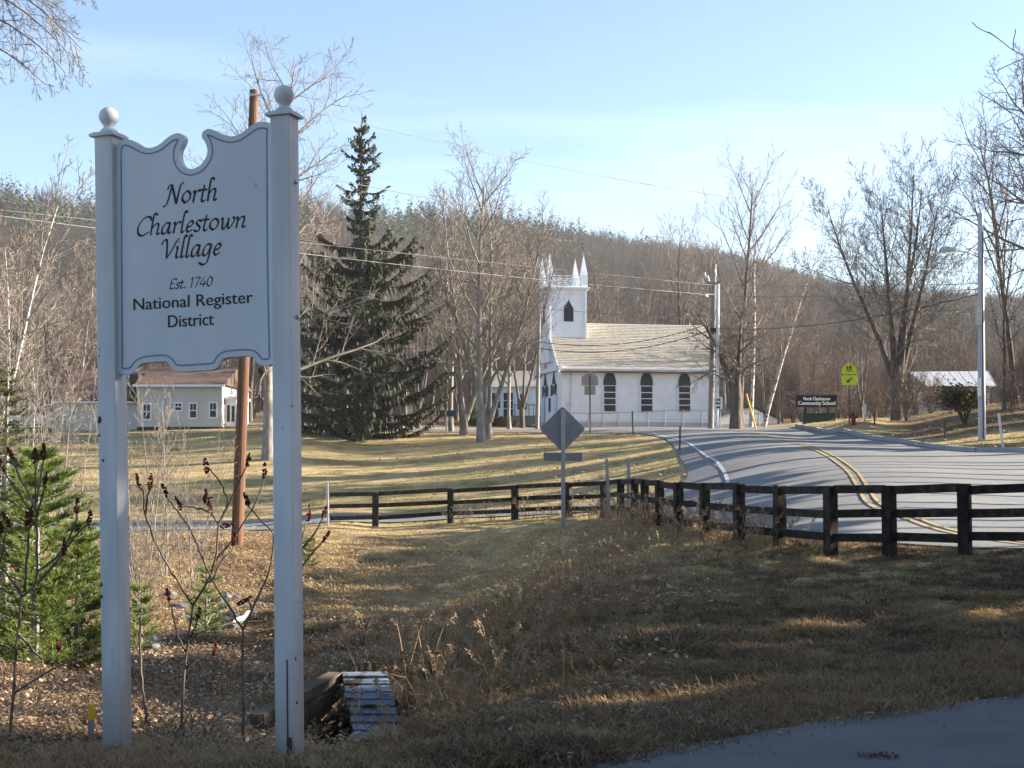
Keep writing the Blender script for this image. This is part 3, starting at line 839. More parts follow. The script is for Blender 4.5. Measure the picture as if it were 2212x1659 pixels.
# ---- italic carved lettering drawn with a broad pen
G = {
 'o': ([[(.30, 0), (.06, .35), (.15, .82), (.45, 1.0), (.68, .7), (.58, .22), (.30, 0)]], .84),
 'r': ([[(.03, .86), (.14, .98), (.17, .72), (.12, 0)], [(.14, .5), (.30, .86), (.48, 1.0), (.60, .92)]], .64),
 't': ([[(.27, 1.4), (.17, .6), (.15, .12), (.28, 0), (.45, .13)], [(-.02, 1.0), (.5, 1.0)]], .54),
 'h': ([[(.46, 1.84), (.28, 1.95), (.18, 1.7), (.1, 0)], [(.12, .5), (.32, .88), (.55, 1.0), (.65, .8), (.59, .2), (.66, .02), (.84, .14)]], .9),
 'a': ([[(.62, .93), (.36, 1.0), (.1, .6), (.08, .15), (.24, 0), (.45, .25), (.62, .88)], [(.66, 1.0), (.58, .2), (.64, .02), (.82, .14)]], .88),
 'l': ([[(.38, 1.84), (.24, 1.95), (.16, 1.6), (.08, .2), (.15, 0), (.32, .13)]], .40),
 'e': ([[(.1, .45), (.38, .53), (.53, .8), (.38, 1.0), (.15, .75), (.07, .3), (.22, 0), (.52, .2)]], .66),
 's': ([[(.52, .9), (.3, 1.0), (.13, .82), (.25, .58), (.42, .36), (.38, .08), (.18, 0), (.0, .1)]], .6),
 'w': ([[(.03, .88), (.14, 1.0), (.17, .6), (.20, .12), (.34, .02), (.54, .5), (.62, .98)], [(.62, .98), (.60, .3), (.70, .03), (.95, .4), (1.06, .85), (.94, 1.02)]], 1.14),
 'n': ([[(.03, .86), (.14, .98), (.17, .72), (.12, 0)], [(.14, .5), (.34, .88), (.57, 1.0), (.66, .8), (.59, .2), (.66, .02), (.84, .14)]], .9),
 'i': ([[(.03, .86), (.14, .98), (.15, .7), (.1, .2), (.17, .02), (.34, .14)], [(.20, 1.38), (.25, 1.44)]], .42),
 'g': ([[(.62, .93), (.36, 1.0), (.1, .6), (.08, .15), (.24, 0), (.45, .25), (.62, .88)], [(.66, 1.0), (.56, 0), (.44, -.6), (.14, -.78), (-.14, -.6)]], .84),
 'N': ([[(-.22, -.16), (-.02, -.08), (.12, .35), (.26, 1.2), (.32, 1.66)], [(.0, 1.3), (.10, 1.6), (.32, 1.68)], [(.32, 1.68), (.56, .85), (.82, .02)], [(.82, .02), (.92, .9), (1.02, 1.55), (1.24, 1.84)]], 1.22),
 'C': ([[(1.04, 1.36), (1.0, 1.62), (.72, 1.72), (.32, 1.42), (.08, .8), (.15, .2), (.5, 0), (.98, .3)]], 1.04),
 'V': ([[(-.10, 1.25), (.02, 1.6), (.24, 1.66), (.33, 1.2), (.40, .02)], [(.40, .02), (.74, .7), (1.0, 1.4), (1.22, 1.76)]], 1.02),
 'E': ([[(.94, 1.5), (.88, 1.68), (.5, 1.68), (.28, 1.45), (.2, .8), (.15, .05)], [(.15, .05), (.5, .02), (.84, .16)], [(.2, .88), (.66, .92)]], .95),
 '.': ([[(.10, .02), (.13, .14), (.20, .04)]], .36),
 '1': ([[(.08, 1.35), (.34, 1.68), (.30, .9), (.22, 0)]], .66),
 '7': ([[(.06, 1.6), (.72, 1.62), (.45, .9), (.2, 0)]], .8),
 '4': ([[(.52, 1.65), (.04, .52), (.84, .55)], [(.64, .98), (.52, 0)]], .95),
 '0': ([[(.36, 0), (.08, .5), (.16, 1.3), (.46, 1.66), (.74, 1.2), (.66, .4), (.36, 0)]], .9),
 ' ': ([], .5),
}
def script_line(text, zx0, zx1, zyb, xh_z, pen=.20):
    """text from zoom column zx0 to zx1, baseline zyb at the left."""
    slant = .20
    adv = sum(G[c][1] for c in text) - .1
    (a0, b0), (a1, _) = bl(zx0, zyb), bl(zx1, zyb - (zx1 - zx0) * .075)
    sx = (a1 - a0) / adv
    sy = xh_z / 1290 * BH
    mb = MB(); pos = 0; lay = 0
    for c in text:
        for st in G[c][0]:
            P = np.array(catmull(st, 8))
            P = np.stack([(pos + P[:, 0] + P[:, 1] * slant * .55) * sx + a0, P[:, 1] * sy + b0], 1)
            d = np.gradient(P, axis=0); d /= (np.linalg.norm(d, axis=1)[:, None] + 1e-9)
            n = np.stack([-d[:, 1], d[:, 0]], 1)
            th = R(40)
            w1 = pen * sy; w0 = .055 * sy
            hw = np.sqrt((w1 * .62 * (n[:, 0] * math.cos(th) + n[:, 1] * math.sin(th))) ** 2 + (w0 * .8 * (-n[:, 0] * math.sin(th) + n[:, 1] * math.cos(th))) ** 2 + (.03 * sy) ** 2)
            y = -T / 2 - .0010 - (lay % 7) * .00012; lay += 1
            A = P + n * hw[:, None]; B = P - n * hw[:, None]
            for i in range(len(P) - 1):
                mb.quad((A[i][0], y, A[i][1]), (A[i + 1][0], y, A[i + 1][1]), (B[i + 1][0], y, B[i + 1][1]), (B[i][0], y, B[i][1]))
            for e, sg in ((0, -1), (-1, 1)):
                q = P[e] + d[e] * sg * hw[e] * .7
                mb.tri((A[e][0], y, A[e][1]), (q[0], y, q[1]), (B[e][0], y, B[e][1]))
        pos += G[c][1]
    o = mb.build('lettering', M['letter'], board)
    return o
script_line('North', 872, 1128, 706, 62)['label'] = 'carved italic word North'
script_line('Charlestown', 718, 1272, 868, 58)['label'] = 'carved italic word Charlestown'
script_line('Village', 850, 1148, 998, 60)['label'] = 'carved italic word Village'
script_line('Est. 1740', 890, 1108, 1162, 31, .22)['label'] = 'small carved italic line Est. 1740'

def text_mb(text):
    cu = bpy.data.curves.new('lettering', 'FONT'); cu.body = text; cu.resolution_u = 4
    o = bpy.data.objects.new('lettering', cu); COL.objects.link(o)
    bpy.context.view_layer.update()
    dg = bpy.context.evaluated_depsgraph_get()
    me = o.evaluated_get(dg).to_mesh()
    V = [tuple(v.co) for v in me.vertices]; Fc = [tuple(p.vertices) for p in me.polygons]
    o.evaluated_get(dg).to_mesh_clear()
    bpy.data.objects.remove(o); bpy.data.curves.remove(cu)
    V = np.array(V); lo, hi = V.min(0), V.max(0)
    return V, Fc, lo, hi
def text_on(text, f, x0, x1, z0, z1, mat, parent, bold=0.0, org=(0, 0, 0)):
    """Upright sans lettering; its box spans x0..x1, z0..z1; f(a, b) gives the 3-D point."""
    V, Fc, lo, hi = text_mb(text)
    mb = MB(org)
    for k in range(3 if bold else 1):
        off = (k - 1) * bold if bold else 0
        n = mb.verts([Vector(f(x0 + (v[0] - lo[0]) / (hi[0] - lo[0]) * (x1 - x0) + off, z0 + (v[1] - lo[1]) / (hi[1] - lo[1]) * (z1 - z0))) + Vector((0, -k * .0004, 0)) for v in V])
        mb.f.extend(tuple(n + i for i in q) for q in Fc)
    return mb.build('lettering', mat, parent, fix=False)
for txt, zx0, zx1, zyb, hz, lab in (('National Register', 708, 1313, 1258, 66, 'plain dark words National Register'), ('District', 888, 1119, 1364, 66, 'plain dark word District')):
    a0, b0 = bl(zx0, zyb + .04 * (1010 - zx0)); a1, _ = bl(zx1, zyb - .04 * (zx1 - 1010))
    h = hz / 1290 * BH
    desc = .27 * h if 'g' in txt else 0
    o = text_on(txt, lambda a, b: (a, -T / 2 - .0012, b), a0, a1, b0 - desc, b0 + h, M['letter'], board, bold=.0016)
    o['label'] = lab
# ---------------------------------------------------------------- post and rail fence
fp = [(2470, 1205, 20.2), (2285, 1206, 21.0), (2085, 1205, 21.8), (1922, 1205, 22.5), (1795, 1202, 23.4), (1685, 1188, 25.0), (1597, 1178, 26.4), (1523, 1166, 28.6), (1466, 1159, 30.0), (1425, 1150, 32), (1393, 1142, 34),
      (1371, 1131, 37), (1341, 1120, 41.2), (1305, 1117, 43.6), (1228, 1118, 44.8), (1112, 1123, 45.8), (973, 1130, 46.4), (811, 1140, 46.4), (708, 1133, 47.0)]
tops = [1036, 1040, 1045, 1049, 1050, 1048, 1045, 1043, 1042, 1039, 1037, 1035, 1036, 1039, 1042, 1048, 1055, 1063, 1065]
FP = []
for (px, py, d), ty in zip(fp, tops):
    b = at(px, py, d); t = at(px, ty, d)
    FP.append((Vector((b.x, b.y, h1(b.x, b.y))), t.z))
fence = empty('wooden_fence', FP[7][0], 'long dark brown three rail wooden fence bending along the road', 'fence')
O = FP[7][0]
for i, (b, tz) in enumerate(FP):
    nb = FP[min(i + 1, len(FP) - 1)][0] - FP[max(i - 1, 0)][0]
    ang = math.atan2(nb.y, nb.x)
    if i == len(FP) - 1: continue
    w = .19 if i < 12 else .2
    mb = MB(O); mb.box((b.x, b.y, (b.z - .3 + tz) / 2), (w * .95, w, tz - b.z + .3), ang + rnd.uniform(-.05, .05))
    po = mb.build('post', M['fence_wood'], fence)
    bv = po.modifiers.new('bevel', 'BEVEL'); bv.width = .014; bv.segments = 1
    if i == 14:
        po['label'] = 'gnarled split post'
for i in range(len(FP) - 1):
    (a, ta), (b, tb) = FP[i], FP[i + 1]
    d = Vector((b.x - a.x, b.y - a.y, 0)).normalized()
    ha, hb = ta - a.z, tb - b.z
    for fr in (.06, .40, .735):
        pa = Vector((a.x, a.y, ta - fr * 1.12 + rnd.uniform(-.028, .022))) + d * .085
        pb = Vector((b.x, b.y, tb - fr * 1.12 + rnd.uniform(-.028, .022))) - d * .085
        mb = MB(O); mb.beam(pa, pb, .05, .135)
        mb.build('rail', M['fence_wood'], fence)

# ---------------------------------------------------------------- road signs seen from behind
def ground_at(px, py, d):
    p = at(px, py, d); return Vector((p.x, p.y, h1(p.x, p.y)))
def face(org, rz):
    c, s = math.cos(rz), math.sin(rz)
    return lambda a, dep, z: (org.x + a * c - dep * s, org.y + a * s + dep * c, org.z + z)

g = ground_at(1220, 1142, 40)
t = empty('warning_sign', g, 'grey back of a diamond warning sign above the bent fence corner', 'sign')
D = 40.0; k = D / FPX
zc = at(1215, 927, D).z - g.z; hr = 50 * k
f = face(g, R(4))
def rounded(pts, r, n=4):
    out = []
    m = len(pts)
    for i in range(m):
        p, a, b = Vector(pts[i]), Vector(pts[i - 1]), Vector(pts[(i + 1) % m])
        u = (a - p).normalized() * r; v = (b - p).normalized() * r
        for j in range(n + 1):
            q = j / n
            out.append(tuple((p + u) * (1 - q) ** 2 + p * 2 * q * (1 - q) + (p + v) * q * q))
    return out
dia = rounded([(0, hr), (hr, 0), (0, -hr), (-hr, 0)], .09)
mb = MB(g); mb.prism(dia, lambda a, b: f(a - .06, -.01, zc + b), lambda a, b: f(a - .06, -.004, zc + b))
mb.build('panel', M['alu_back'], t)
mb = MB(g); zs = at(1217, 987, D).z - g.z
mb.prism(rounded([(-42 * k, -9 * k), (42 * k, -9 * k), (42 * k, 9 * k), (-42 * k, 9 * k)], .03), lambda a, b: f(a - .05, -.01, zs + b), lambda a, b: f(a - .05, -.004, zs + b))
mb.build('plaque', M['alu_back'], t)
mb = MB(g)
for a, w, dp, wd in ((0, .055, -.03, .008), (-.026, .008, -.05, .03), (.026, .008, -.05, .03), (-.043, .03, -.062, .006), (.043, .03, -.062, .006)):
    p = f(a - .05, dp, 0)
    mb.box((p[0], p[1], g.z + (zc + hr * .82) / 2 - .15), (w, wd, zc + hr * .82 + .3), R(4))
mb.build('post', M['galv'], t)
for zz in (zc + hr * .72, zc - hr * .8, zs):
    mb = MB(g); p = f(-.05, -.075, zz); mb.box(p, (.03, .02, .03)); mb.build('bolt', M['bolt'], t)

g = ground_at(1276, 941, 84)
t = empty('school_zone_sign', g, 'tan back of a house shaped sign standing before the church', 'sign')
k = 84 / FPX; f = face(g, R(-3)); z0 = g.z
Zp = lambda py: at(1276, py, 84).z - z0
mb = MB(g)
mb.prism(rounded([(-18 * k, Zp(833)), (18 * k, Zp(833)), (18 * k, Zp(815)), (0, Zp(799)), (-18 * k, Zp(815))], .06), lambda a, b: f(a - .04, -.04, b), lambda a, b: f(a - .04, -.03, b))
mb.build('panel', M['tan_back'], t)
mb = MB(g); mb.prism(rounded([(-12 * k, Zp(853)), (12 * k, Zp(853)), (12 * k, Zp(834)), (-12 * k, Zp(834))], .04), lambda a, b: f(a - .04, -.04, b), lambda a, b: f(a - .04, -.03, b))
mb.build('plaque', M['tan_back'], t)
mb = MB(g); p = f(-.04, -.09, 0); mb.box((p[0], p[1], z0 + Zp(811) / 2 - .1), (.085, .06, Zp(811) + .2)); mb.build('post', M['post_steel'], t)

# yellow school crossing sign
g = ground_at(1835, 916, 76)
t = empty('school_crossing_sign', g, 'yellow green school crossing sign with two walkers and arrow plaque', 'sign')
k = 76 / FPX; f = face(g, R(6)); Zp = lambda py: at(1835, py, 76).z - g.z
fr = lambda dep: (lambda a, b: f(a, dep, b))
mb = MB(g); mb.prism(rounded([(-17 * k, Zp(808)), (17 * k, Zp(808)), (17 * k, Zp(795)), (0, Zp(782)), (-17 * k, Zp(795))], .08), fr(-.06), fr(-.05)); mb.build('panel', M['sign_yellow'], t)
mb = MB(g); mb.prism(rounded([(-17 * k, Zp(832)), (17 * k, Zp(832)), (17 * k, Zp(811)), (-17 * k, Zp(811))], .06), fr(-.06), fr(-.05)); pl = mb.build('plaque', M['sign_yellow'], t)
mb = MB(g)
def walker(cx, zt, s):
    P = lambda a, b: f(cx + a * s, -.065, zt + b * s)
    def poly(pts): mb.prism([(a, b) for a, b in pts], lambda a, b: P(a, b), lambda a, b: f(cx + a * s, -.061, zt + b * s))
    poly([(.09 * math.cos(q * .7), -.09 + .09 * math.sin(q * .7)) for q in range(9)])
    poly([(-.09, -.2), (.09, -.2), (.11, -.56), (-.08, -.56)])
    poly([(-.08, -.55), (.02, -.55), (-.06, -.82), (-.16, -1.02), (-.25, -1.02), (-.15, -.78)])
    poly([(.0, -.55), (.11, -.55), (.15, -.78), (.28, -1.0), (.2, -1.04), (.06, -.8)])
    poly([(-.09, -.2), (-.05, -.26), (-.16, -.44), (-.26, -.54), (-.29, -.49), (-.2, -.4)])
    poly([(.06, -.22), (.1, -.2), (.22, -.4), (.2, -.58), (.15, -.56), (.15, -.42)])
walker(.06, Zp(787), .40); walker(-.10, Zp(789.5), .33)
mb.build('walkers', M['black'], t)
mb = MB(g); cz = Zp(821.5)
def arw(pts):
    c, s_ = math.cos(R(218)), math.sin(R(218))
    mb.prism([(a * c - b * s_, a * s_ + b * c) for a, b in pts], lambda a, b: f(a, -.065, cz + b), lambda a, b: f(a, -.061, cz + b))
arw([(-.21, -.035), (.04, -.035), (.04, -.10), (.21, 0), (.04, .10), (.04, .035), (-.21, .035)])
mb.build('arrow', M['black'], pl)
mb = MB(g); p = f(0, 0, 0); mb.box((p[0], p[1], g.z + Zp(800) / 2 - .1), (.075, .06, Zp(800) + .2)); mb.build('post', M['post_steel'], t)

# school name board
g = ground_at(1764, 911, 88)
t = empty('school_board', g, 'dark school name board with white words over a green cabinet', 'sign')
k = 88 / FPX; f = face(g, R(3)); Zp = lambda py: at(1764, py, 88).z - g.z
X0, X1 = -45 * k, 45 * k
mb = MB(g); p = f(0, 0, (Zp(853.5) + Zp(880)) / 2); mb.box(p, (X1 - X0, .16, Zp(853.5) - Zp(880)), R(3)); bd = mb.build('board', M['board_green'], t)
mb = MB(g); p = f(0, -.09, (Zp(855.5) + Zp(878.5)) / 2); mb.box(p, (X1 - X0 - .22, .02, Zp(855.5) - Zp(878.5)), R(3)); mb.build('face', M['board_black'], bd)
text_on('North Charlestown', lambda a, b: f(a, -.104, b), -29 * k, 29 * k, Zp(865), Zp(857.5), M['letter_white'], bd, bold=.012, org=g)['label'] = 'white words North Charlestown'
text_on('Community School', lambda a, b: f(a, -.104, b), -40.5 * k, 40.5 * k, Zp(877.5), Zp(866.5), M['letter_white'], bd, bold=.016, org=g)['label'] = 'white words Community School'
for a in (-24, 25):
    mb = MB(g); p = f(a * k, .02, 0); mb.box((p[0], p[1], g.z + (Zp(866) - .2) / 2), (.1, .1, Zp(866) + .2)); mb.build('post', M['fence_wood'], t)
mb = MB(g); p = f(4 * k, -.1, (Zp(894) + Zp(915)) / 2); mb.box(p, (70 * k, .25, Zp(894) - Zp(918)), R(3)); mb.build('cabinet', M['board_green'], t)

# hydrant
g = ground_at(1843.5, 915, 75)
t = empty('fire_hydrant', g, 'red fire hydrant beside the yellow crossing sign', 'hydrant')
mb = MB(g); mb.lathe(g, [(.17, -.05), (.17, .04), (.12, .06), (.115, .48), (.15, .50), (.15, .54)], 14); mb.build('barrel', M['hydrant_red'], t, smooth=False)
mb = MB(g); mb.lathe(g + Vector((0, 0, .54)), [(.14, 0), (.13, .06), (.09, .12), (.045, .15), (.04, .2), (.01, .2)], 14); mb.build('bonnet', M['hydrant_red'], t)
for a in (R(180), R(0), R(-100)):
    v = Vector((math.cos(a), math.sin(a), 0)); c = g + Vector((0, 0, .40))
    mb = MB(g); mb.tube([c + v * .09, c + v * .2], .065 if a != R(-100) else .08, 10); mb.tube([c + v * .2, c + v * .23], .045, 6); mb.build('outlet', M['hydrant_red'], t)

# thin marker posts
def marker(px, top, base, d, w, mat, label, lean=0, name='marker_post', cat='post', top_mat=None):
    g = ground_at(px, base, d)
    tp = at(px + lean, top, d)
    o = empty(name, g, label, cat)
    if top_mat:
        q = g.lerp(tp, .62)
        mb = MB(g); mb.beam(g - Vector((0, 0, .15)), q, w, w * .6, (0, 1, 0)); mb.build('stake', mat, o)
        mb = MB(g); mb.beam(q, tp, w * 1.1, w * .7, (0, 1, 0)); mb.build('painted_top', top_mat, o)
    else:
        mb = MB(g); mb.beam(g - Vector((0, 0, .15)), tp, w, .012, (0, 1, 0))
        for s_ in (-1, 1):
            mb.beam(g - Vector((s_ * w * .42, .02, .15)), tp - Vector((s_ * w * .42, .02, 0)), .012, .04, (0, 1, 0))
        mb.build('channel', mat, o)
    return o
marker(1317, 991, 1122, 41.0, .085, M['galv'], 'shiny leaning steel marker post just left of the fence corner', -7)
marker(1356, 993, 1122, 39.5, .085, M['galv'], 'shiny steel marker post in front of the fence corner', 2)
marker(1368, 888, 945, 79, .08, M['post_steel'], 'thin dull steel post at the lawn edge before the church fence', -2)
marker(1468, 921, 990, 63, .075, M['post_steel'], 'thin dull steel post on the lawn beside the white edge line', 1)
marker(709, 1040, 1137, 45.5, .05, M['conduit'], 'thin white rod at the far left end of the dark fence', -2)
marker(2167, 893, 966, 55, .08, M['conduit'], 'leaning white marker rod right of the street light pole', -10)
marker(2040, 903, 946, 62, .07, M['post_steel'], 'short rusty steel stake on the leafy right hand bank', 1)
marker(1889, 888, 929, 75, .07, M['post_steel'], 'short dark steel stake right of the red hydrant', 0)
marker(196, 1521, 1632, 9.2, .036, M['pole_grey'], 'grey stake with yellow painted top beside the village sign post', 2, 'survey_stake', 'stake', M['guy_yellow'])
marker(1868, 873, 912, 84, .12, M['conduit'], 'short white pipe post standing behind the hydrant', 0)

# ---------------------------------------------------------------- utility poles
def pole(px, base, tx, top, d, r, mat, label, name='utility_pole', cat='utility pole'):
    g = ground_at(px, base, d); tp = at(tx, top, d)
    o = empty(name, g, label, cat)
    n = 7
    mb = MB(g); mb.tube([(g - Vector((0, 0, .4))).lerp(tp, i / (n - 1)) for i in range(n)], [r * (1 - .28 * i / (n - 1)) for i in range(n)], 16)
    mb.build('pole', mat, o, smooth=False)
    return o, g, tp
pA, gA, tA = pole(511, 1174, 549, 195, 36, .16, M['pole_brown'], 'reddish brown wooden utility pole behind the village sign')
mb = MB(gA); q = at(547, 207, 36); mb.beam(q + Vector((-.08, -.18, .0)), q + Vector((.3, -.18, -.05)), .03, .04); mb.build('bracket', M['galv'], pA)
pM, gM, tM = pole(1535, 928, 1543, 571, 90, .20, M['pole_grey'], 'grey utility pole with cable conduit right of the church')
mb = MB(gM); q = at(1541, 612, 89.6); mb.box(q, (.9, .35, .12)); mb.build('cross_bracket', M['pole_grey'], pM)
for i, (dx, dz) in enumerate(((-.5, .55), (-.3, .35), (-.65, .2), (.15, .75))):
    mb = MB(gM); mb.tube([q + Vector((dx, -.2, dz - .25)), q + Vector((dx - .08, -.2, dz + .12))], .05, 6); mb.build('insulator', M['conduit'], pM)
mb = MB(gM); q = at(1541, 714, 89.5); mb.box(q, (.35, .3, .3)); mb.build('splice_box', M['black'], pM)
mb = MB(gM); q = at(1519, 637, 89); mb.lathe(q, [(.05, .05), (.28, .0), (.34, -.1), (.3, -.16)], 10); mb.beam(q + Vector((.2, 0, .05)), q + Vector((.75, .2, .05)), .06, .06); mb.build('lamp', M['lamp_grey'], pM)
# bright conduit pole with the one way sign
g = ground_at(1549, 927, 88.5); tp = at(1551.5, 614, 88.5)
t = empty('one_way_sign', g, 'white ONE WAY sign on a bright metal pole beside the utility pole', 'sign')
mb = MB(g); mb.tube([g - Vector((0, 0, .3)), g.lerp(tp, .5), tp], [.1, .095, .09], 12); mb.build('post', M['conduit'], t)
f = face(Vector((at(1551, 860, 88.2).x, 88.2, 0)), R(4)); Zp = lambda py: at(1551, py, 88.2).z; k = 88.2 / FPX
mb = MB(g); mb.prism(rounded([(-9.8 * k, Zp(885)), (9.8 * k, Zp(885)), (9.8 * k, Zp(858)), (-9.8 * k, Zp(858))], .05), lambda a, b: f(a, -.02, b), lambda a, b: f(a, 0, b)); pan = mb.build('panel', M['letter_white'], t)
text_on('ONE', lambda a, b: f(a, -.026, b), -5.8 * k, 5.8 * k, Zp(866.5), Zp(860.5), M['black'], pan, .012, g)
text_on('WAY', lambda a, b: f(a, -.026, b), -5.8 * k, 5.8 * k, Zp(874.5), Zp(868.5), M['black'], pan, .012, g)
mb = MB(g); cz = Zp(879.8)
mb.prism([(-5.2 * k, -.045), (1.5 * k, -.045), (1.5 * k, -.1), (5.6 * k, 0), (1.5 * k, .1), (1.5 * k, .045), (-5.2 * k, .045)], lambda a, b: f(a, -.026, cz + b), lambda a, b: f(a, -.022, cz + b)); mb.build('arrow', M['black'], pan)
mb = MB(g)
mb.prism([(-9.1 * k, Zp(884.3)), (9.1 * k, Zp(884.3)), (9.1 * k, Zp(883.7)), (-9.1 * k, Zp(883.7))], lambda a, b: f(a, -.026, b), lambda a, b: f(a, -.022, b)); mb.build('rule', M['black'], pan)

pP, gP, tP = pole(1160, 931, 1165, 681, 96, .15, M['pole_grey'], 'slim weathered pole at the left front corner of the church')
pR, gR, tR = pole(2121, 951, 2118, 460, 60, .165, M['lamp_grey'], 'tall grey street light pole on the right bank', 'street_light', 'street light')
a0, a1 = at(2113, 556, 59.8), at(2062, 541, 59.3)
mb = MB(gR); mb.tube(catmull([a0, at(2095, 547, 59.6), a1], 5), .035, 8); mb.build('arm', M['lamp_grey'], pR)
mb = MB(gR); c = at(2048, 540, 59.2); mb.tube([at(2064, 540, 59.2), at(2056, 538.5, 59.2), at(2046, 538, 59.2), at(2037, 538.5, 59.2), at(2031, 539, 59.2)], [.07, .10, .13, .14, .05], 10); hd = mb.build('lamp_head', M['lamp_grey'], pR)
mb = MB(gR); q = at(2039, 544, 59.2); mb.lathe(q, [(.02, -.08), (.10, -.05), (.14, 0)], 12); mb.build('lens', M['conduit'], hd)
mb = MB(gR); q = at(2114, 684, 59.7); mb.box(q, (.22, .2, .75)); mb.build('meter_box', M['galv'], pR)
mb = MB(gR); mb.beam(at(2088, 467, 59.8), at(2116, 465, 59.8), .04, .04); mb.build('bracket', M['pole_grey'], pR)
mb = MB(gR); mb.tube([at(2123, 500, 59.75), at(2122, 640, 59.75), at(2123, 720, 59.75), at(2124, 948, 59.7)], .025, 6); mb.build('cable_run', M['wire_dark'], pR)
mb = MB(gR); q = at(2115.5, 836, 59.6); mb.box(q, (.16, .03, .78)); mb.build('white_marker', M['conduit'], pR)

# ---------------------------------------------------------------- overhead wires
def wire(p0, p1, sag, r, mat, label, group=None, n=24):
    p0, p1 = Vector(p0), Vector(p1)
    pts = []
    for i in range(n + 1):
        t_ = i / n
        p = p0.lerp(p1, t_); p.z -= 4 * sag * t_ * (1 - t_)
        pts.append(p)
    mb = MB(p0); mb.tube(pts, r, 6)
    o = mb.build('overhead_wire', mat, smooth=True)
    return tag(o, label, 'wire', group)
WB, WD = M['wire_bright'], M['wire_dark']
A_ = at(547, 207, 35.8)
wire(at(-60, 25, 22), A_, .15, .0022, WB, 'pale wire from the top left corner down to the brown pole top')
wire(A_, at(2088, 467, 59.8), .75, .008, WB, 'topmost pale wire from the brown pole to the street light pole')
B_ = at(540, 352, 35.8)
wire(at(-60, 210, 22), B_, .1, .0022, WB, 'faint pale wire reaching the village sign from the left sky')
wire(B_, at(2116, 590, 59.8), .42, .010, WB, 'second pale wire down across the spruce from the brown pole')
wire(at(-350, 415, 45), at(1541, 616, 89.4), .05, .009, WB, 'thin upper of two pale wires crossing the church spires')
wire(at(-350, 420, 45), at(1541, 637, 89.4), .28, .015, WB, 'thick lower pale wire crossing the church tower top')
wire(at(1541, 616, 89.4), at(2116, 612, 60), .12, .013, WB, 'thin pale wire from the grey pole to the street light pole')
wire(at(1541, 637, 89.4), at(2116, 624, 60), .2, .016, WB, 'thick pale wire from the grey pole to the street light pole')
wire(at(-350, 480, 45), at(1538, 690, 89.5), .5, .013, WD, 'thin dark cable passing low behind the village sign')
wire(at(1163, 738, 95.8), at(1538, 697, 89.5), .75, .022, WD, 'upper dark cable sagging across the church roof')
wire(at(1163, 752, 95.8), at(1538, 712, 89.5), .75, .026, WD, 'lower dark cable sagging across the church roof')
wire(at(1541, 709, 89.5), at(2118, 634, 60), .55, .018, WD, 'dark cable sagging from the grey pole to the right pole')
# ---------------------------------------------------------------- church
CA = R(11.5)
CD = 110.0
g = at(1213.7, 926, CD)
church = empty('church', g, 'white wooden church with square tower, four spires and slate roof', 'church', rot=(0, 0, CA))
KC = CD / FPX
zc_ = lambda py, d=CD: at(1213.7, py, d).z - g.z
LW, GW = 12.9, 8.4                 # long wall, gable width
ZE = zc_(790)                      # eaves
ZR = zc_(697, 114.2)               # ridge
def wallx(px): return (px - 1213.7) * KC / .975
def pent(x0, x1, y0, y1):
    return None
mb = MB()
mb.quad((0, 0, .55), (LW, 0, .55), (LW, 0, ZE), (0, 0, ZE))
mb.quad((LW, GW, .55), (0, GW, .55), (0, GW, ZE), (LW, GW, ZE))
for x in (0, LW):
    n = mb.verts([(x, 0, .55), (x, GW, .55), (x, GW, ZE), (x, GW / 2, ZR - .1), (x, 0, ZE)]); mb.f.append((n, n + 1, n + 2, n + 3, n + 4))
mb.build('wall', M['clap'], church)
# clapboard courses: thin shadow boards
mb = MB()
z = .7
while z < ZE - .45:
    mb.beam((.16, -.008, z), (LW - .16, -.008, z), .012, .02); z += .16
mb.build('clapboards', M['clap'], church)['kind'] = 'stuff'
mb = MB(); mb.box((LW / 2, GW / 2, .22), (LW + .02, GW + .02, .66)); mb.build('foundation', M['foundation'], church)
# roof: two slopes with thickness, then slates in courses
ov = .45
pitch = math.atan2(ZR - ZE, GW / 2)
mb = MB()
for s in (1, -1):
    y0 = -ov if s == 1 else GW + ov
    zl = ZE - ov * math.tan(pitch)
    a, b, c, d = (-.35, y0, zl), (LW + .3, y0, zl), (LW + .3, GW / 2, ZR), (-.35, GW / 2, ZR)
    n = mb.verts([a, b, c, d] + [(p[0], p[1], p[2] - .14) for p in (a, b, c, d)])
    for q in ((0, 1, 2, 3), (7, 6, 5, 4), (0, 4, 5, 1), (1, 5, 6, 2), (3, 7, 4, 0)): mb.f.append(tuple(n + i for i in q))
m_, nt, p = new_mat('roof_base'); p.inputs['Base Color'].default_value = (.12, .11, .10, 1); p.inputs['Roughness'].default_value = .9
roof = mb.build('roof', m_, church)
slm = []
for nm, c1, c2 in (('slate_grey', (.25, .235, .205), (.33, .31, .27)), ('slate_tan', (.26, .235, .19), (.35, .315, .26)), ('slate_rust', (.26, .205, .15), (.32, .26, .20))):
    slm.append(pmat(nm, c1, c2, 5.0, .85, detail=5))
mbs = [MB(), MB(), MB()]
SL = math.hypot(GW / 2 + ov, (GW / 2 + ov) * math.tan(pitch))
rows = 30
r3 = random.Random(3)
ny, nz_ = -math.sin(pitch), math.cos(pitch)
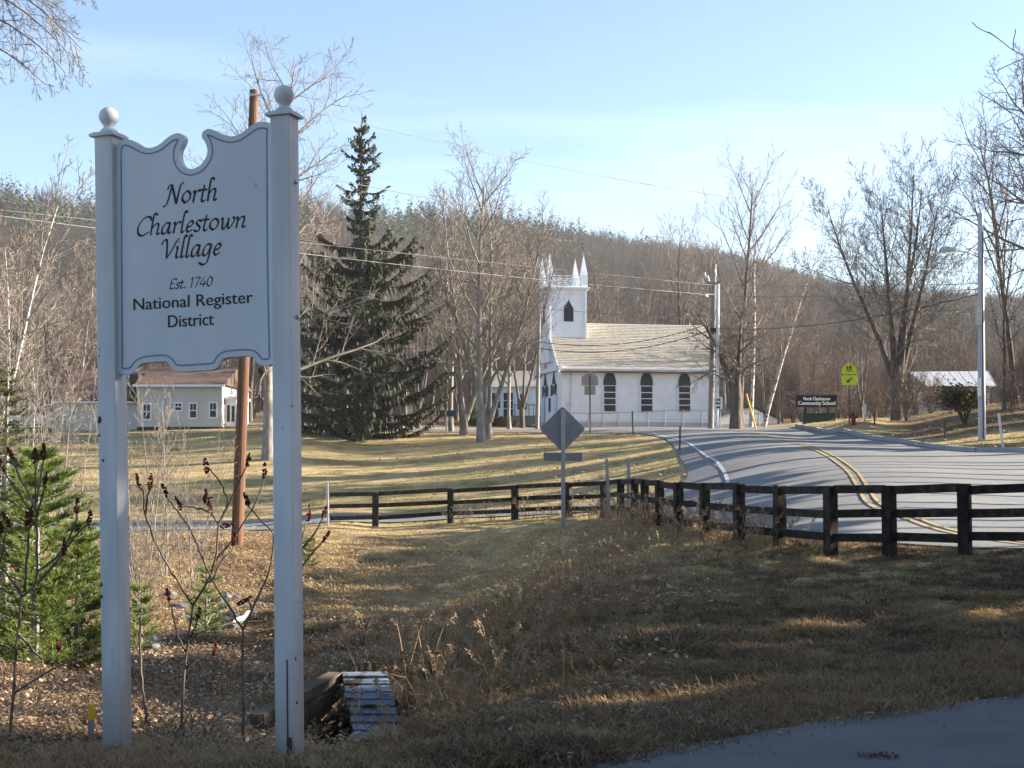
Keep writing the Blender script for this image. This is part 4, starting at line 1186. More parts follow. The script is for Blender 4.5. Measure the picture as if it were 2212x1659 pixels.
for i in range(rows):
    x = -.35 - (i % 2) * .15
    while x < LW + .3:
        w = r3.uniform(.24, .36)
        x0, x1 = max(x, -.35), min(x + w - .012, LW + .3)
        if x1 - x0 > .05:
            t0 = i / rows * SL; t1 = (i + 1.25) / rows * SL
            t1 = min(t1, SL)
            P = lambda xx, t_, h: (xx, -ov + t_ * math.cos(pitch) + ny * h, ZE - ov * math.tan(pitch) + t_ * math.sin(pitch) + nz_ * h)
            h = .034 + r3.uniform(0, .014); j = r3.uniform(-.015, .015)
            nq = r3.random(); wob = .5 + .5 * math.sin(x * 2.3 + i * .8) 
            q = mbs[0] if nq < .62 - .15 * wob else (mbs[1] if nq < .93 - .06 * wob else mbs[2])
            a, b, c, d = P(x0, t0 + j, h), P(x1, t0 + j, h), P(x1, t1, .004), P(x0, t1, .004)
            n = q.verts([a, b, c, d, P(x0, t0 + j, .001), P(x1, t0 + j, .001)]); q.f.append((n, n + 1, n + 2, n + 3)); q.f.append((n, n + 4, n + 5, n + 1))
        x += w
for q, m_ in zip(mbs, slm):
    o = q.build('slates', m_, roof, fix=False); o['kind'] = 'stuff'
# eave frieze, corner boards, gable trim
mb = MB(); mb.box((LW / 2, -.09, ZE - .27), (LW + .1, .16, .42)); mb.box((LW / 2, -.22, ZE - .34 + .1), (LW + .5, .4, .07)); mb.build('frieze', M['trim'], church)
for x, y in ((.11, -.015), (LW - .11, -.015)):
    mb = MB(); mb.box((x, y, (ZE + .1) / 2), (.26, .06, ZE - .9)); mb.build('corner_board', M['trim'], church)
mb = MB(); mb.box((-.015, .11, (ZE + .1) / 2), (.06, .24, ZE - .9)); mb.box((-.015, GW - .11, (ZE + .1) / 2), (.06, .24, ZE - .9)); mb.build('gable_boards', M['trim'], church)
mb = MB()
for s in (0, 1):
    y0, y1 = (-ov, GW / 2) if s == 0 else (GW + ov, GW / 2)
    mb.beam((-.3, y0, ZE - ov * math.tan(pitch) - .2), (-.3, y1, ZR - .2), .12, .34)
mb.box((-.18, GW / 2, ZE - .15), (.36, GW + .8, .34))
mb.build('gable_trim', M['trim'], church)
MUN = pmat('muntin_dark', (.075, .06, .06), (.10, .085, .08), 5, .6)
# tall arched windows of the long wall
def arch(w, h, hr, n=9):
    """Pointed arch outline; base centre at the origin."""
    P = [(-w / 2, 0), (w / 2, 0)]
    for i in range(n + 1):
        t_ = i / n
        P.append((w / 2 * math.cos(t_ * math.pi / 2) ** .8, h - hr + hr * math.sin(t_ * math.pi / 2) ** 1.05))
    for i in range(1, n + 1):
        t_ = 1 - i / n
        P.append((-w / 2 * math.cos(t_ * math.pi / 2) ** .8, h - hr + hr * math.sin(t_ * math.pi / 2) ** 1.05))
    return P
zb, zt = zc_(889.5), zc_(803)
WH, WW = zt - zb, 1.06
for px in (1318, 1399.5, 1484):
    x = wallx(px)
    mb = MB(); mb.prism(arch(WW + .2, WH + .13, 1.0), lambda a, b: (x + a, -.05, zb - .06 + b), lambda a, b: (x + a, .02, zb - .06 + b)); fr = mb.build('window', M['trim'], church)
    mb = MB(); mb.prism(arch(WW, WH, .98), lambda a, b: (x + a, -.056, zb + b), lambda a, b: (x + a, -.052, zb + b))
    mb.build('pane', M['glass'], fr)
    z2 = zb + WH - 1.02
    top = [(a, b) for a, b in arch(WW, WH, .98) if b > WH - 1.0]
    top = [(-WW / 2, WH - 1.0)] + [(WW / 2, WH - 1.0)] + top[0:]
    mb = MB()
    for i in range(9):
        b0 = WH - .98 + i * .108
        w = WW * max(.06, math.cos(math.asin(min(1, max(0, (i * .108) / .98))))) ** .8
        mb.beam((x - w / 2 + .01, -.075, zb + b0), (x + w / 2 - .01, -.075, zb + b0), .03, .10)
    mb.build('louvre_head', M['louvre_green'], fr)
    mb = MB()
    for fz in (0, .27, .51, .745, 1.0):
        mb.box((x, -.068, zb + .03 + fz * (WH - 1.08)), (WW, .03, .065))
    for a in (-WW / 2 + .03, WW / 2 - .03): mb.box((x + a, -.068, zb + (WH - 1) / 2), (.06, .028, WH - 1))
    mb.build('sash', M['trim'], fr)
    mb = MB()
    for i in range(1, 6): mb.box((x - WW / 2 + i * WW / 6, -.062, zb + (WH - 1) / 2), (.018, .012, WH - 1.02))
    for i in range(1, 12): mb.box((x, -.0625, zb + i * (WH - 1) / 12), (WW - .04, .010, .014))
    mb.build('muntins', MUN, fr)
mb = MB(); mb.box((wallx(1228), -.02, zc_(874)), (.5, .03, .36)); mb.build('plaque', M['pale_blue'], church)
mb = MB(); mb.tube([(.75, -.06, ZE - .5), (.75, -.06, ZE - 1.4), (.62, -.06, 1.2)], .03, 6); mb.tube([(.15, -.2, ZE - .6), (.3, -.3, ZE - 1.0), (.5, -.25, ZE - 1.05), (.6, -.1, ZE - .6)], .02, 5); mb.build('conduit', M['galv'], church)
# gable end: two shuttered windows with pointed heads, two doors, triangle vent
for y in (2.6, 5.7):
    z0, z1 = zc_(888 - 0) + .1, 0
    zb2 = zc_(850); zt2 = zc_(828) ; zp = zc_(800)
    mb = MB(); mb.box((-.02, y, (zb2 + zt2) / 2), (.05, 1.0, zt2 - zb2 + .1)); w = mb.build('window', M['trim'], church)
    mb = MB(); mb.box((-.05, y, (zb2 + zt2) / 2), (.02, .8, zt2 - zb2)); mb.build('pane', M['glass'], w)
    for s in (-1, 1):
        mb = MB(); mb.box((-.045, y + s * .72, (zb2 + zt2) / 2), (.06, .46, zt2 - zb2 + .12)); mb.build('shutter', M['shutter_dark'], w)
    mb = MB(); n = mb.prism([(-.55, 0), (.55, 0), (0, zp - zt2)], lambda a, b: (-.06, y + a, zt2 + .08 + b), lambda a, b: (0, y + a, zt2 + .08 + b)); mb.build('pointed_head', M['shutter_dark'], w)
for y in (2.0, 6.3):
    mb = MB(); mb.box((-.02, y, 1.75), (.06, 1.3, 2.5)); d_ = mb.build('door', M['trim'], church)
    mb = MB(); mb.box((-.055, y, 1.7), (.03, 1.0, 2.3)); mb.build('door_leaf', M['pale_blue'], d_)
    mb = MB(); mb.box((-.045, y - .56, 1.7), (.04, .12, 2.3)); mb.build('door_gap', M['shutter_dark'], d_)
mb = MB(); mb.box((-.4, GW / 2, .3), (.9, 6.4, .45)); mb.build('step', M['foundation'], church)
mb = MB(); mb.box((-.04, 4.1, 2.0), (.05, .55, 1.1)); mb.build('notice_case', M['glass'], church)
mb = MB(); mb.tube([(-.02, 4.3, 3.3), (-.3, 4.3, 3.35), (-.35, 4.3, 3.2)], .03, 6); mb.lathe((-.35, 4.3, 3.0), [(.06, .2), (.12, .05), (.03, 0)], 8); mb.build('lantern', M['black'], church)
mb = MB(); zt_ = ZE + 1.0
mb.prism([(-.62, 0), (.62, 0), (0, 1.15)], lambda a, b: (-.05, GW / 2 + a, ZE + .65 + b), lambda a, b: (-.01, GW / 2 + a, ZE + .65 + b)); mb.build('triangle_vent', M['shutter_dark'], church)
# tower
TW = 3.05
tx0, ty0 = -.42, GW / 2 - TW / 2
TZ0 = ZE + .5
TZ1 = zc_(626, CD + 2.6)
mb = MB(); mb.box((tx0 + TW / 2, GW / 2, (TZ0 + TZ1) / 2), (TW, TW, TZ1 - TZ0)); tower = mb.build('tower', M['clap'], church)
mb = MB(); z = ZR - 1.2
while z < TZ1 - .5:
    mb.box((tx0 + TW / 2, GW / 2, z), (TW + .012, TW + .012, .02)); z += .16
mb.box((tx0 + TW / 2, GW / 2, ZR - .02), (TW + .06, TW + .06, .05))
mb.build('boarding', M['clap'], tower)
mb = MB()
for sx in (0, 1):
    for sy in (0, 1):
        mb.box((tx0 + sx * TW, ty0 + sy * TW, (TZ0 + TZ1) / 2 + .4), (.16, .16, TZ1 - TZ0 - .8))
mb.build('corner_boards', M['trim'], tower)
mb = MB(); cxx, cyy = tx0 + TW / 2, GW / 2
mb.box((cxx, cyy, TZ1 - .16), (TW + .14, TW + .14, .36)); mb.box((cxx, cyy, TZ1 + .09), (TW + .44, TW + .44, .12)); mb.box((cxx, cyy, TZ1 + .20), (TW + .64, TW + .64, .10)); mb.box((cxx, cyy, TZ1 + .29), (TW + .3, TW + .3, .06))
mb.build('cornice', M['trim'], tower)
ZD = TZ1 + .32
SP = zc_(546, CD + 2.6)
for sx in (0, 1):
    for sy in (0, 1):
        x = tx0 + .12 + sx * (TW - .24); y = ty0 + .12 + sy * (TW - .24)
        w = .27
        zsh = ZD + .95
        mb = MB()
        n = mb.verts([(x + i * w, y + j * w, ZD) for i, j in ((-1, -1), (1, -1), (1, 1), (-1, 1))] + [(x + i * w, y + j * w, zsh) for i, j in ((-1, -1), (1, -1), (1, 1), (-1, 1))] + [(x, y, SP)])
        for i in range(4):
            j = (i + 1) % 4
            mb.f.append((n + i, n + j, n + 4 + j, n + 4 + i)); mb.f.append((n + 4 + i, n + 4 + j, n + 8))
        mb.build('spire', M['trim'], tower)
mb = MB(); zr0, zr1 = ZD + .12, ZD + .86
def lattice(p, q):
    p, q = Vector(p), Vector(q)
    up = Vector((0, 0, 1))
    nrm = (q - p).normalized().cross(up)
    for zz in (zr0, zr1, zr0 + (zr1 - zr0) * .72): mb.beam(p + up * zz, q + up * zz, .05, .06)
    nseg = 4
    for i in range(nseg + 1):
        a = p.lerp(q, i / nseg)
        mb.beam(a + up * zr0, a + up * zr1, .05, .05, nrm)
        if i < nseg:
            b = p.lerp(q, (i + 1) / nseg)
            zt_ = zr0 + (zr1 - zr0) * .72
            mb.beam(a + up * zr0, b + up * zt_, .04, .05, nrm); mb.beam(a + up * zt_, b + up * zr0, .036, .045, nrm)
x0, x1, y0, y1 = tx0 + .12, tx0 + TW - .12, ty0 + .12, ty0 + TW - .12
lattice((x0 + .27, y0, 0), (x1 - .27, y0, 0)); lattice((x0 + .27, y1, 0), (x1 - .27, y1, 0)); lattice((x0, y0 + .27, 0), (x0, y1 - .27, 0)); lattice((x1, y0 + .27, 0), (x1, y1 - .27, 0))
mb.build('railing', M['trim'], tower)
zw0, zw1 = zc_(694, CD + 2.6), zc_(647, CD + 2.6)
hexo = lambda w, h: [(-w / 2, 0), (w / 2, 0), (w / 2, h * .60), (0, h), (-w / 2, h * .60)]
mb = MB(); cx_ = tx0 + TW * .535
mb.prism(hexo(1.0, zw1 - zw0 + .12), lambda a, b: (cx_ + a, ty0 - .04, zw0 - .08 + b), lambda a, b: (cx_ + a, ty0 + .02, zw0 - .08 + b)); w = mb.build('window', M['trim'], tower)
mb = MB(); mb.prism(hexo(.80, zw1 - zw0), lambda a, b: (cx_ + a, ty0 - .046, zw0 + b), lambda a, b: (cx_ + a, ty0 - .042, zw0 + b))
for i in range(9): mb.beam((cx_ - .38, ty0 - .055, zw0 + .08 + i * .12), (cx_ + .38, ty0 - .055, zw0 + .08 + i * .12), .03, .05)
mb.build('louvre', M['shutter_dark'], w)
mb = MB(); mb.prism(hexo(1.0, zw1 - zw0 + .12), lambda a, b: (tx0 - .04, GW / 2 + a, zw0 - .08 + b), lambda a, b: (tx0 + .02, GW / 2 + a, zw0 - .08 + b)); w = mb.build('window', M['trim'], tower)
mb = MB(); mb.prism(hexo(.80, zw1 - zw0), lambda a, b: (tx0 - .046, GW / 2 + a, zw0 + b), lambda a, b: (tx0 - .042, GW / 2 + a, zw0 + b)); mb.build('louvre', M['shutter_dark'], w)

# ---------------------------------------------------------------- chain link fence along the church
cps = [(1206, 929, 892, 103), (1240, 929, 892, 103), (1272, 929, 892.5, 103), (1303, 929, 892, 103), (1336, 929, 891.5, 103), (1368, 928.5, 890, 103), (1400, 928, 889, 103), (1436, 927.5, 887.5, 103), (1476, 927.5, 886.5, 103), (1516, 927.5, 887, 103), (1556, 928, 889, 103), (1600, 929, 892, 103), (1640, 929, 894, 103)]
CPT = []
for px, py, ty, d in cps:
    p = at(px, py, d); CPT.append((Vector((p.x, p.y, h1(p.x, p.y) - .05)), at(px, ty, d).z))
O = CPT[5][0]
cl = empty('chain_link_fence', O, 'low galvanised chain link fence in front of the church wall', 'fence')
for b, tz in CPT:
    mb = MB(O); mb.tube([b, (b.x, b.y, tz + .04)], .032, 6); mb.build('post', M['galv'], cl)
mb = MB(O)
for (a, ta), (b, tb) in zip(CPT, CPT[1:]): mb.tube([(a.x, a.y, ta), (b.x, b.y, tb)], .024, 6)
mb.build('top_rail', M['pole_grey'], cl)
mb = MB(O)
for (a, ta), (b, tb) in zip(CPT, CPT[1:]):
    n = 9
    for z0, z1 in ((.05, .97),):
        za0, za1 = a.z + (ta - a.z) * z0, ta; zb0, zb1 = b.z + (tb - b.z) * z0, tb
        for i in range(-n, n):
            for s in (1, -1):
                # diagonal wires clipped to the bay
                t0, t1 = i / n, (i + n) / n
                A, B = max(0, t0), min(1, t1)
                if B <= A: continue
                fa, fb = (A - t0), (B - t0)
                if s < 0: fa, fb = 1 - fa, 1 - fb
                xa, xb = a.lerp(b, A), a.lerp(b, B)
                la_, lb_ = (za0 + (zb0 - za0) * A), (za0 + (zb0 - za0) * B); ha_, hb_ = (za1 + (zb1 - za1) * A), (za1 + (zb1 - za1) * B)
                mb.tube([(xa.x, xa.y, la_ + (ha_ - la_) * fa), (xb.x, xb.y, lb_ + (hb_ - lb_) * fb)], .0045, 3, cap=False)
    mb.tube([(a.x, a.y, (a.z + ta) / 2), (b.x, b.y, (b.z + tb) / 2)], .012, 4)
mb.build('wire_mesh', M['galv'], cl, fix=False)['kind'] = 'stuff'

# ---------------------------------------------------------------- other buildings
def window(mb_parent, c, w, h, nx, ny=0, mat=None, bars=True):
    """White framed sash window on a wall facing -y (local)."""
    x, y, z = c
    mb = MB(); mb.box((x, y - .03, z), (w + .16, .06, h + .18)); fr = mb.build('window', M['trim'], mb_parent)
    mb = MB(); mb.box((x, y - .064, z), (w, .012, h)); mb.build('pane', M['glass'], fr)
    mb = MB(); mb.box((x, y - .075, z), (w, .02, .05)); mb.box((x, y - .075, z + h * .25), (.025, .018, h * .5)); mb.build('sash', M['trim'], fr)
    return fr
HD = 88.0; kh = HD / FPX
g = at(300, 932, HD)
house = empty('house', g, 'beige single storey house with brown shingle roof beyond the lawn', 'house')
hz = lambda py: at(300, py, HD).z - g.z
hx = lambda px: (px - 300) * kh
def hbox(px0, px1, pt, pb, y0, dep, name, mat, parent=house):
    mb = MB(); mb.box(((hx(px0) + hx(px1)) / 2, y0 + dep / 2, (hz(pt) + hz(pb)) / 2), (hx(px1) - hx(px0), dep, hz(pt) - hz(pb))); return mb.build(name, mat, parent)
hbox(296, 478, 832, 922, 0, 9, 'wall', M['beige']); hbox(296, 477, 921, 936, .06, 8.9, 'foundation', M['brick_dark'])
hbox(105, 296, 867, 934, 1.2, 8, 'garage_wall', M['beige'])
bay = hbox(477, 503, 860, 921, 1.0, 4, 'bay_window', M['trim'])
hbox(483, 489, 874, 910, .97, .02, 'pane', M['glass'], bay); hbox(493, 499, 876, 910, .97, .02, 'pane', M['glass'], bay)
hbox(474, 508, 855, 861, .7, 4.5, 'bay_roof', M['trim'], bay)
def slope(px0, px1, pe, pr, y0, run, name):
    mb = MB(); ze, zr = hz(pe), hz(pr)
    rise = (zr - ze)
    n = mb.verts([(hx(px0), y0 - .4, ze), (hx(px1), y0 - .4, ze), (hx(px1), y0 + run, zr), (hx(px0), y0 + run, zr), (hx(px0), y0 + 2 * run, ze), (hx(px1), y0 + 2 * run, ze)])
    mb.f += [(n, n + 1, n + 2, n + 3), (n + 3, n + 2, n + 5, n + 4), (n, n + 3, n + 4), (n + 1, n + 5, n + 2)]
    return mb.build(name, M['brown_roof'], house)
slope(290, 485, 832, 783, 0, 4.5, 'roof'); slope(98, 300, 866, 788, 1.2, 4.2, 'garage_roof')
hbox(288, 486, 831, 836, -.42, .12, 'fascia', M['trim']); hbox(100, 296, 866, 869, .78, .12, 'fascia', M['trim'])
hbox(277, 295, 808, 866, .2, 1.0, 'chimney', M['brick_dark'])
for px, pt, pb, w in ((317, 874, 905, 14), (385, 872, 886, 13), (417, 872, 902, 13), (460, 871, 901, 13)):
    window(house, (hx(px), 0, (hz(pt) + hz(pb)) / 2), w * kh, hz(pt) - hz(pb), 2)
mb = MB(); mb.box((hx(207), 1.17, (hz(884) + hz(930)) / 2), (20 * kh, .06, hz(884) - hz(930))); d_ = mb.build('door', M['trim'], house)
mb = MB(); mb.box((hx(207), 1.12, (hz(886) + hz(930)) / 2), (15 * kh, .04, hz(886) - hz(930))); mb.build('door_leaf', M['brick_dark'], d_)

# parked car left of the house
g = ground_at(70, 928, 90)
car = empty('parked_car', g, 'silver car parked left of the beige house behind branches', 'car', rot=(0, 0, R(8)))
side = [(-2.1, .35), (2.15, .35), (2.2, .75), (1.3, .92), (.75, 1.42), (-.95, 1.45), (-1.6, .98), (-2.15, .9)]
mb = MB(); mb.prism(side, lambda a, b: (a, -.85, b), lambda a, b: (a, .85, b)); bd = mb.build('body', M['car_silver'], car)
bv = bd.modifiers.new('bevel', 'BEVEL'); bv.width = .08; bv.segments = 2
mb = MB(); mb.prism([(-1.35, .98), (1.05, .98), (.68, 1.36), (-.88, 1.38)], lambda a, b: (a, -.862, b), lambda a, b: (a, -.853, b)); mb.build('window', M['glass'], car)
for x in (-1.3, 1.35):
    for y in (-.8, .8):
        mb = MB(); mb.tube([(x, y - .1, .33), (x, y + .1, .33)], .33, 16); w = mb.build('wheel', M['rubber'], car)
        mb = MB(); mb.tube([(x, y - .105, .33), (x, y + .105, .33)], .19, 12); mb.build('rim', M['galv'], w)
# white house partly hidden between the maples and the church
WD_ = 120.0; kw = WD_ / FPX
g = at(1105, 925, WD_)
wh = empty('white_house', g, 'white house half hidden between bare trunks left of the church', 'house', rot=(0, 0, R(-8)))
wz = lambda py: at(1105, py, WD_).z - g.z
mb = MB(); mb.box((0, 4, (wz(835) - .5) / 2), (110 * kw, 8, wz(835) + .5)); mb.build('wall', M['clap'], wh)
mb = MB(); n = mb.verts([(-57 * kw, -.4, wz(836)), (57 * kw, -.4, wz(836)), (57 * kw, 4, wz(795)), (-57 * kw, 4, wz(795)), (-57 * kw, 8.4, wz(836)), (57 * kw, 8.4, wz(836))]); mb.f += [(n, n + 1, n + 2, n + 3), (n + 3, n + 2, n + 5, n + 4), (n, n + 3, n + 4), (n + 1, n + 5, n + 2)]
mb.build('roof', M['pole_grey'], wh)
for px, py in ((1098, 865), (1070, 865), (1128, 868), (1098, 900)):
    window(wh, ((px - 1105) * kw, 0, wz(py)), .8, 1.3, 2)
mb = MB(); mb.box((35 * kw, -1.2, .5), (2.6, 2.2, 1.0)); pch = mb.build('porch', M['pole_grey'], wh)
mb = MB()
for i in range(7): mb.beam((35 * kw - 1.2 + i * .4, -2.2, 1), (35 * kw - 1.2 + i * .4, -2.2, 1.9), .06, .06)
mb.beam((35 * kw - 1.3, -2.2, 1.9), (35 * kw + 1.3, -2.2, 1.9), .08, .08); mb.build('railing', M['pole_grey'], pch)

# pale blue outbuilding right of the church
g = at(1610, 930, 122)
ob = empty('outbuilding', g, 'low pale blue shed glimpsed behind trunks right of the church', 'shed', rot=(0, 0, R(6)))
kz_ = 122 / FPX; bz = lambda py: at(1610, py, 122).z - g.z
mb = MB(); n = 0
mb.prism([(-60 * kz_, -.6), (72 * kz_, -.6), (72 * kz_, bz(905)), (10 * kz_, bz(878)), (-60 * kz_, bz(900))], lambda a, b: (a, 0, b), lambda a, b: (a, 6, b)); mb.build('wall', M['pale_blue'], ob)
mb = MB(); mb.beam((10 * kz_, 2.9, bz(877)), (78 * kz_, 2.9, bz(906.5)), 6.6, .12); mb.beam((10 * kz_, 2.9, bz(877)), (-64 * kz_, 2.9, bz(901)), 6.6, .12); mb.build('roof', M['shutter_dark'], ob)
mb = MB(); mb.box((22 * kz_, -.03, bz(888)), (.7, .06, .35)); mb.build('window', M['trim'], ob)

# weathered barn on the right
g = at(2060, 893, 96)
barn = empty('barn', g, 'weathered grey wooden barn with pale tin roof behind the right bank', 'barn', rot=(0, 0, R(-10)))
kb = 96 / FPX; bz = lambda py: at(2060, py, 96).z - g.z
BWd = 128 * kb
mb = MB(); mb.box((10 * kb, 2.8, (bz(834) - .6) / 2), (BWd, 5.6, bz(834) + .6)); bw = mb.build('wall', M['shed_wood'], barn)
nb_ = 42
for i in range(nb_):
    x = 10 * kb - BWd / 2 + (i + .5) * BWd / nb_
    mb = MB(); mb.box((x, -.02, (bz(835) - .4) / 2 - rnd.uniform(0, .1)), (BWd / nb_ - .025, .04, bz(835) + .35)); mb.build('board', M['shed_wood'], bw)
mb = MB(); x0, x1 = 10 * kb - BWd / 2 - .4, 10 * kb + BWd / 2 + .4
n = mb.verts([(x0 + .3, -.6, bz(835)), (x1, -.6, bz(835)), (x1, 2.8, bz(797)), (x0 - .5, 2.8, bz(797)), (x0 + .3, 6.2, bz(835)), (x1, 6.2, bz(835))]); mb.f += [(n, n + 1, n + 2, n + 3), (n + 3, n + 2, n + 5, n + 4), (n, n + 3, n + 4), (n + 1, n + 5, n + 2)]
rf = mb.build('roof', M['tin'], barn)
mb = MB()
for i in range(9):
    q = i / 8
    mb.beam((x0 + .3 + (x1 - x0 - .3) * q, -.6, bz(835) + .004), (x0 - .5 + (x1 - x0 + .5) * q, 2.8, bz(797) + .004), .03, .02)
mb.build('seams', M['tin'], rf)

# small blue roadside sign beside the spruce
g = ground_at(964, 937, 88)
t = empty('small_blue_sign', g, 'small dark blue sign board on a white post beside the spruce', 'sign')
mb = MB(g); p = at(968, 893, 88); mb.box((p.x, p.y, p.z), (36 * 88 / FPX, .08, 14 * 88 / FPX)); mb.build('board', pmat('blue_board', (.03, .09, .14), (.05, .12, .17), 4, .5), t)
mb = MB(g); q = at(964, 900, 88.1); mb.box((q.x, q.y, (q.z + g.z) / 2 - .1), (.1, .08, q.z - g.z + .2)); mb.build('post', M['trim'], t)

# guy wire guard
g = ground_at(1634, 927, 87); tp = at(1612, 851, 87)
t = empty('guy_guard', g, 'slanted yellow guy wire guard by the thick trunk', 'guy guard')
mb = MB(g); mb.tube([g - Vector((0, 0, .1)), tp], .06, 8); mb.build('sleeve', M['guy_yellow'], t)

# ---------------------------------------------------------------- culvert: plank face and concrete wing wall
cv0, cv1 = at(738, 1452, 13.4), at(836, 1451, 13.45)
bl0, bl1 = at(768, 1600, 11.7), at(872, 1602, 11.6)
t = empty('culvert_apron', (cv0 + bl1) / 2, 'blue grey weathered plank apron stepping down beside the culvert wall', 'culvert')
O = t.location.copy()
npk = 9
for i in range(npk):
    a, b = i / npk, (i + 1) / npk - .008
    p0, p1 = cv0.lerp(bl0, a), cv1.lerp(bl1, a); q0, q1 = cv0.lerp(bl0, b), cv1.lerp(bl1, b)
    nrm = (p1 - p0).cross(q0 - p0).normalized()
    if nrm.z < 0: nrm = -nrm
    up = nrm * .018 * rnd.uniform(.5, 1.5)
    j = Vector((rnd.uniform(-.015, .015), 0, 0))
    mb = MB(O)
    top = [p0 + j + nrm * .002, p1 + nrm * .002, q1 + up, q0 + j + up]
    n = mb.verts(top + [v - nrm * .06 for v in top])
    mb.f += [(n, n + 1, n + 2, n + 3), (n + 7, n + 6, n + 5, n + 4)] + [(n + k_, n + 4 + k_, n + 4 + (k_ + 1) % 4, n + (k_ + 1) % 4) for k_ in range(4)]
    mb.build('plank', M['blue_plank'], t)
# wing wall: concrete blocks under a sloping coping
wa, wb = at(735, 1463, 13.35), at(565, 1556, 11.9)
t = empty('wing_wall', (wa + wb) / 2 - Vector((0, 0, .5)), 'brown stained concrete block wing wall of the culvert', 'wall')
O = t.location.copy()
d_ = wb - wa
nrm = Vector((d_.y, -d_.x, 0)).normalized()
if nrm.y > 0: nrm = -nrm
nb_ = 7
for i in range(nb_):
    a, b = wa.lerp(wb, i / nb_), wa.lerp(wb, (i + 1) / nb_ - .006)
    zt0, zt1 = a.z - .075, b.z - .075
    for r_ in range(3):
        z0a, z0b = zt0 - r_ * .30, zt1 - r_ * .30
        o_ = nrm * rnd.uniform(0, .014)
        mb = MB(O)
        P = [Vector((a.x, a.y, z0a)) + o_, Vector((b.x, b.y, z0b)) + o_, Vector((b.x, b.y, z0b - .292)) + o_, Vector((a.x, a.y, z0a - .292)) + o_]
        n = mb.verts(P + [v - nrm * .18 for v in P])
        mb.f += [(n, n + 1, n + 2, n + 3), (n + 7, n + 6, n + 5, n + 4)] + [(n + k_, n + 4 + k_, n + 4 + (k_ + 1) % 4, n + (k_ + 1) % 4) for k_ in range(4)]
        mb.build('block', M['concrete'], t)
for i in range(5):
    a, b = wa.lerp(wb, i / 5), wa.lerp(wb, (i + 1) / 5 - .008)
    mb = MB(O); mb.beam(a + nrm * -.05, b + nrm * -.05, .14, .09); mb.build('coping', M['concrete'], t)
# ---------------------------------------------------------------- bare trees
UP = Vector((0, 0, 1))
def rot_about(v, axis, ang):
    return Matrix.Rotation(ang, 3, axis) @ v
class P_:
    def __init__(s, **k):
        s.segs = (9, 6, 5, 4, 3); s.wig = (.06, .12, .16, .2, .22); s.trop = (.05, .07, .05, .03, .02)
        s.kids = (14, 7, 6, 4, 0); s.ang = (48, 48, 46, 45); s.ratio = (.5, .5, .5, .55); s.t0 = (.28, .15, .12, .1)
        s.rr = (.42, .5, .55, .6); s.sides = (10, 6, 4, 3, 3); s.taper = (.8, .82, .8, .75, .5); s.rmin = .009; s.maxl = 4; s.taperlen = (.55, .45, .4, .4)
        s.droop = 0.0
        s.__dict__.update(k)
def grow(mt, mc, p, d, L, r, lvl, S, rg):
    n = S.segs[lvl]
    pts = [p.copy()]; rad = [r]
    dirs = [d.copy()]
    for i in range(n):
        w = S.wig[lvl]
        d = (d + Vector((rg.uniform(-w, w), rg.uniform(-w, w), rg.uniform(-w, w))) + UP * S.trop[lvl]).normalized()
        p = p + d * (L / n)
        pts.append(p.copy()); dirs.append(d.copy())
        rad.append(max(S.rmin * (.8 if lvl >= S.maxl else 1), r * (1 - S.taper[lvl] * (i + 1) / n)))
    if lvl == 0:
        rad[0] *= 1.35
    (mt if lvl <= 0 else mc).tube(pts, rad, S.sides[lvl], cap=False)
    if lvl >= S.maxl: return
    k = S.kids[lvl]
    if lvl > 0: k = max(2, int(round(k * rg.uniform(.75, 1.25))))
    az = rg.uniform(0, 6.28)
    for j in range(k):
        t = S.t0[lvl] + (1 - S.t0[lvl]) * ((j + rg.uniform(.1, .9)) / k)
        f = t * n; i = min(int(f), n - 1); q = pts[i].lerp(pts[i + 1], f - i); dd = dirs[i + 1]
        rl = rad[i] * (1 - (f - i)) + rad[i + 1] * (f - i)
        az += 2.4 + rg.uniform(-.5, .5)
        side = dd.orthogonal().normalized()
        side = rot_about(side, dd, az)
        a = R(S.ang[lvl] * rg.uniform(.7, 1.25) * (1.1 - .35 * t))
        nd = (dd * math.cos(a) + side * math.sin(a)).normalized()
        nl = L * S.ratio[lvl] * (1 - S.taperlen[lvl] * (t - S.t0[lvl]) / (1 - S.t0[lvl])) * rg.uniform(.7, 1.2)
        nr = max(S.rmin, min(rl * .8, r * S.rr[lvl] * (1 - .5 * t)))
        if S.droop and lvl >= 2: nd = (nd - UP * S.droop).normalized()
        grow(mt, mc, q, nd, nl, nr, lvl + 1, S, rg)
class Proto:
    pass
PROTOS = {}
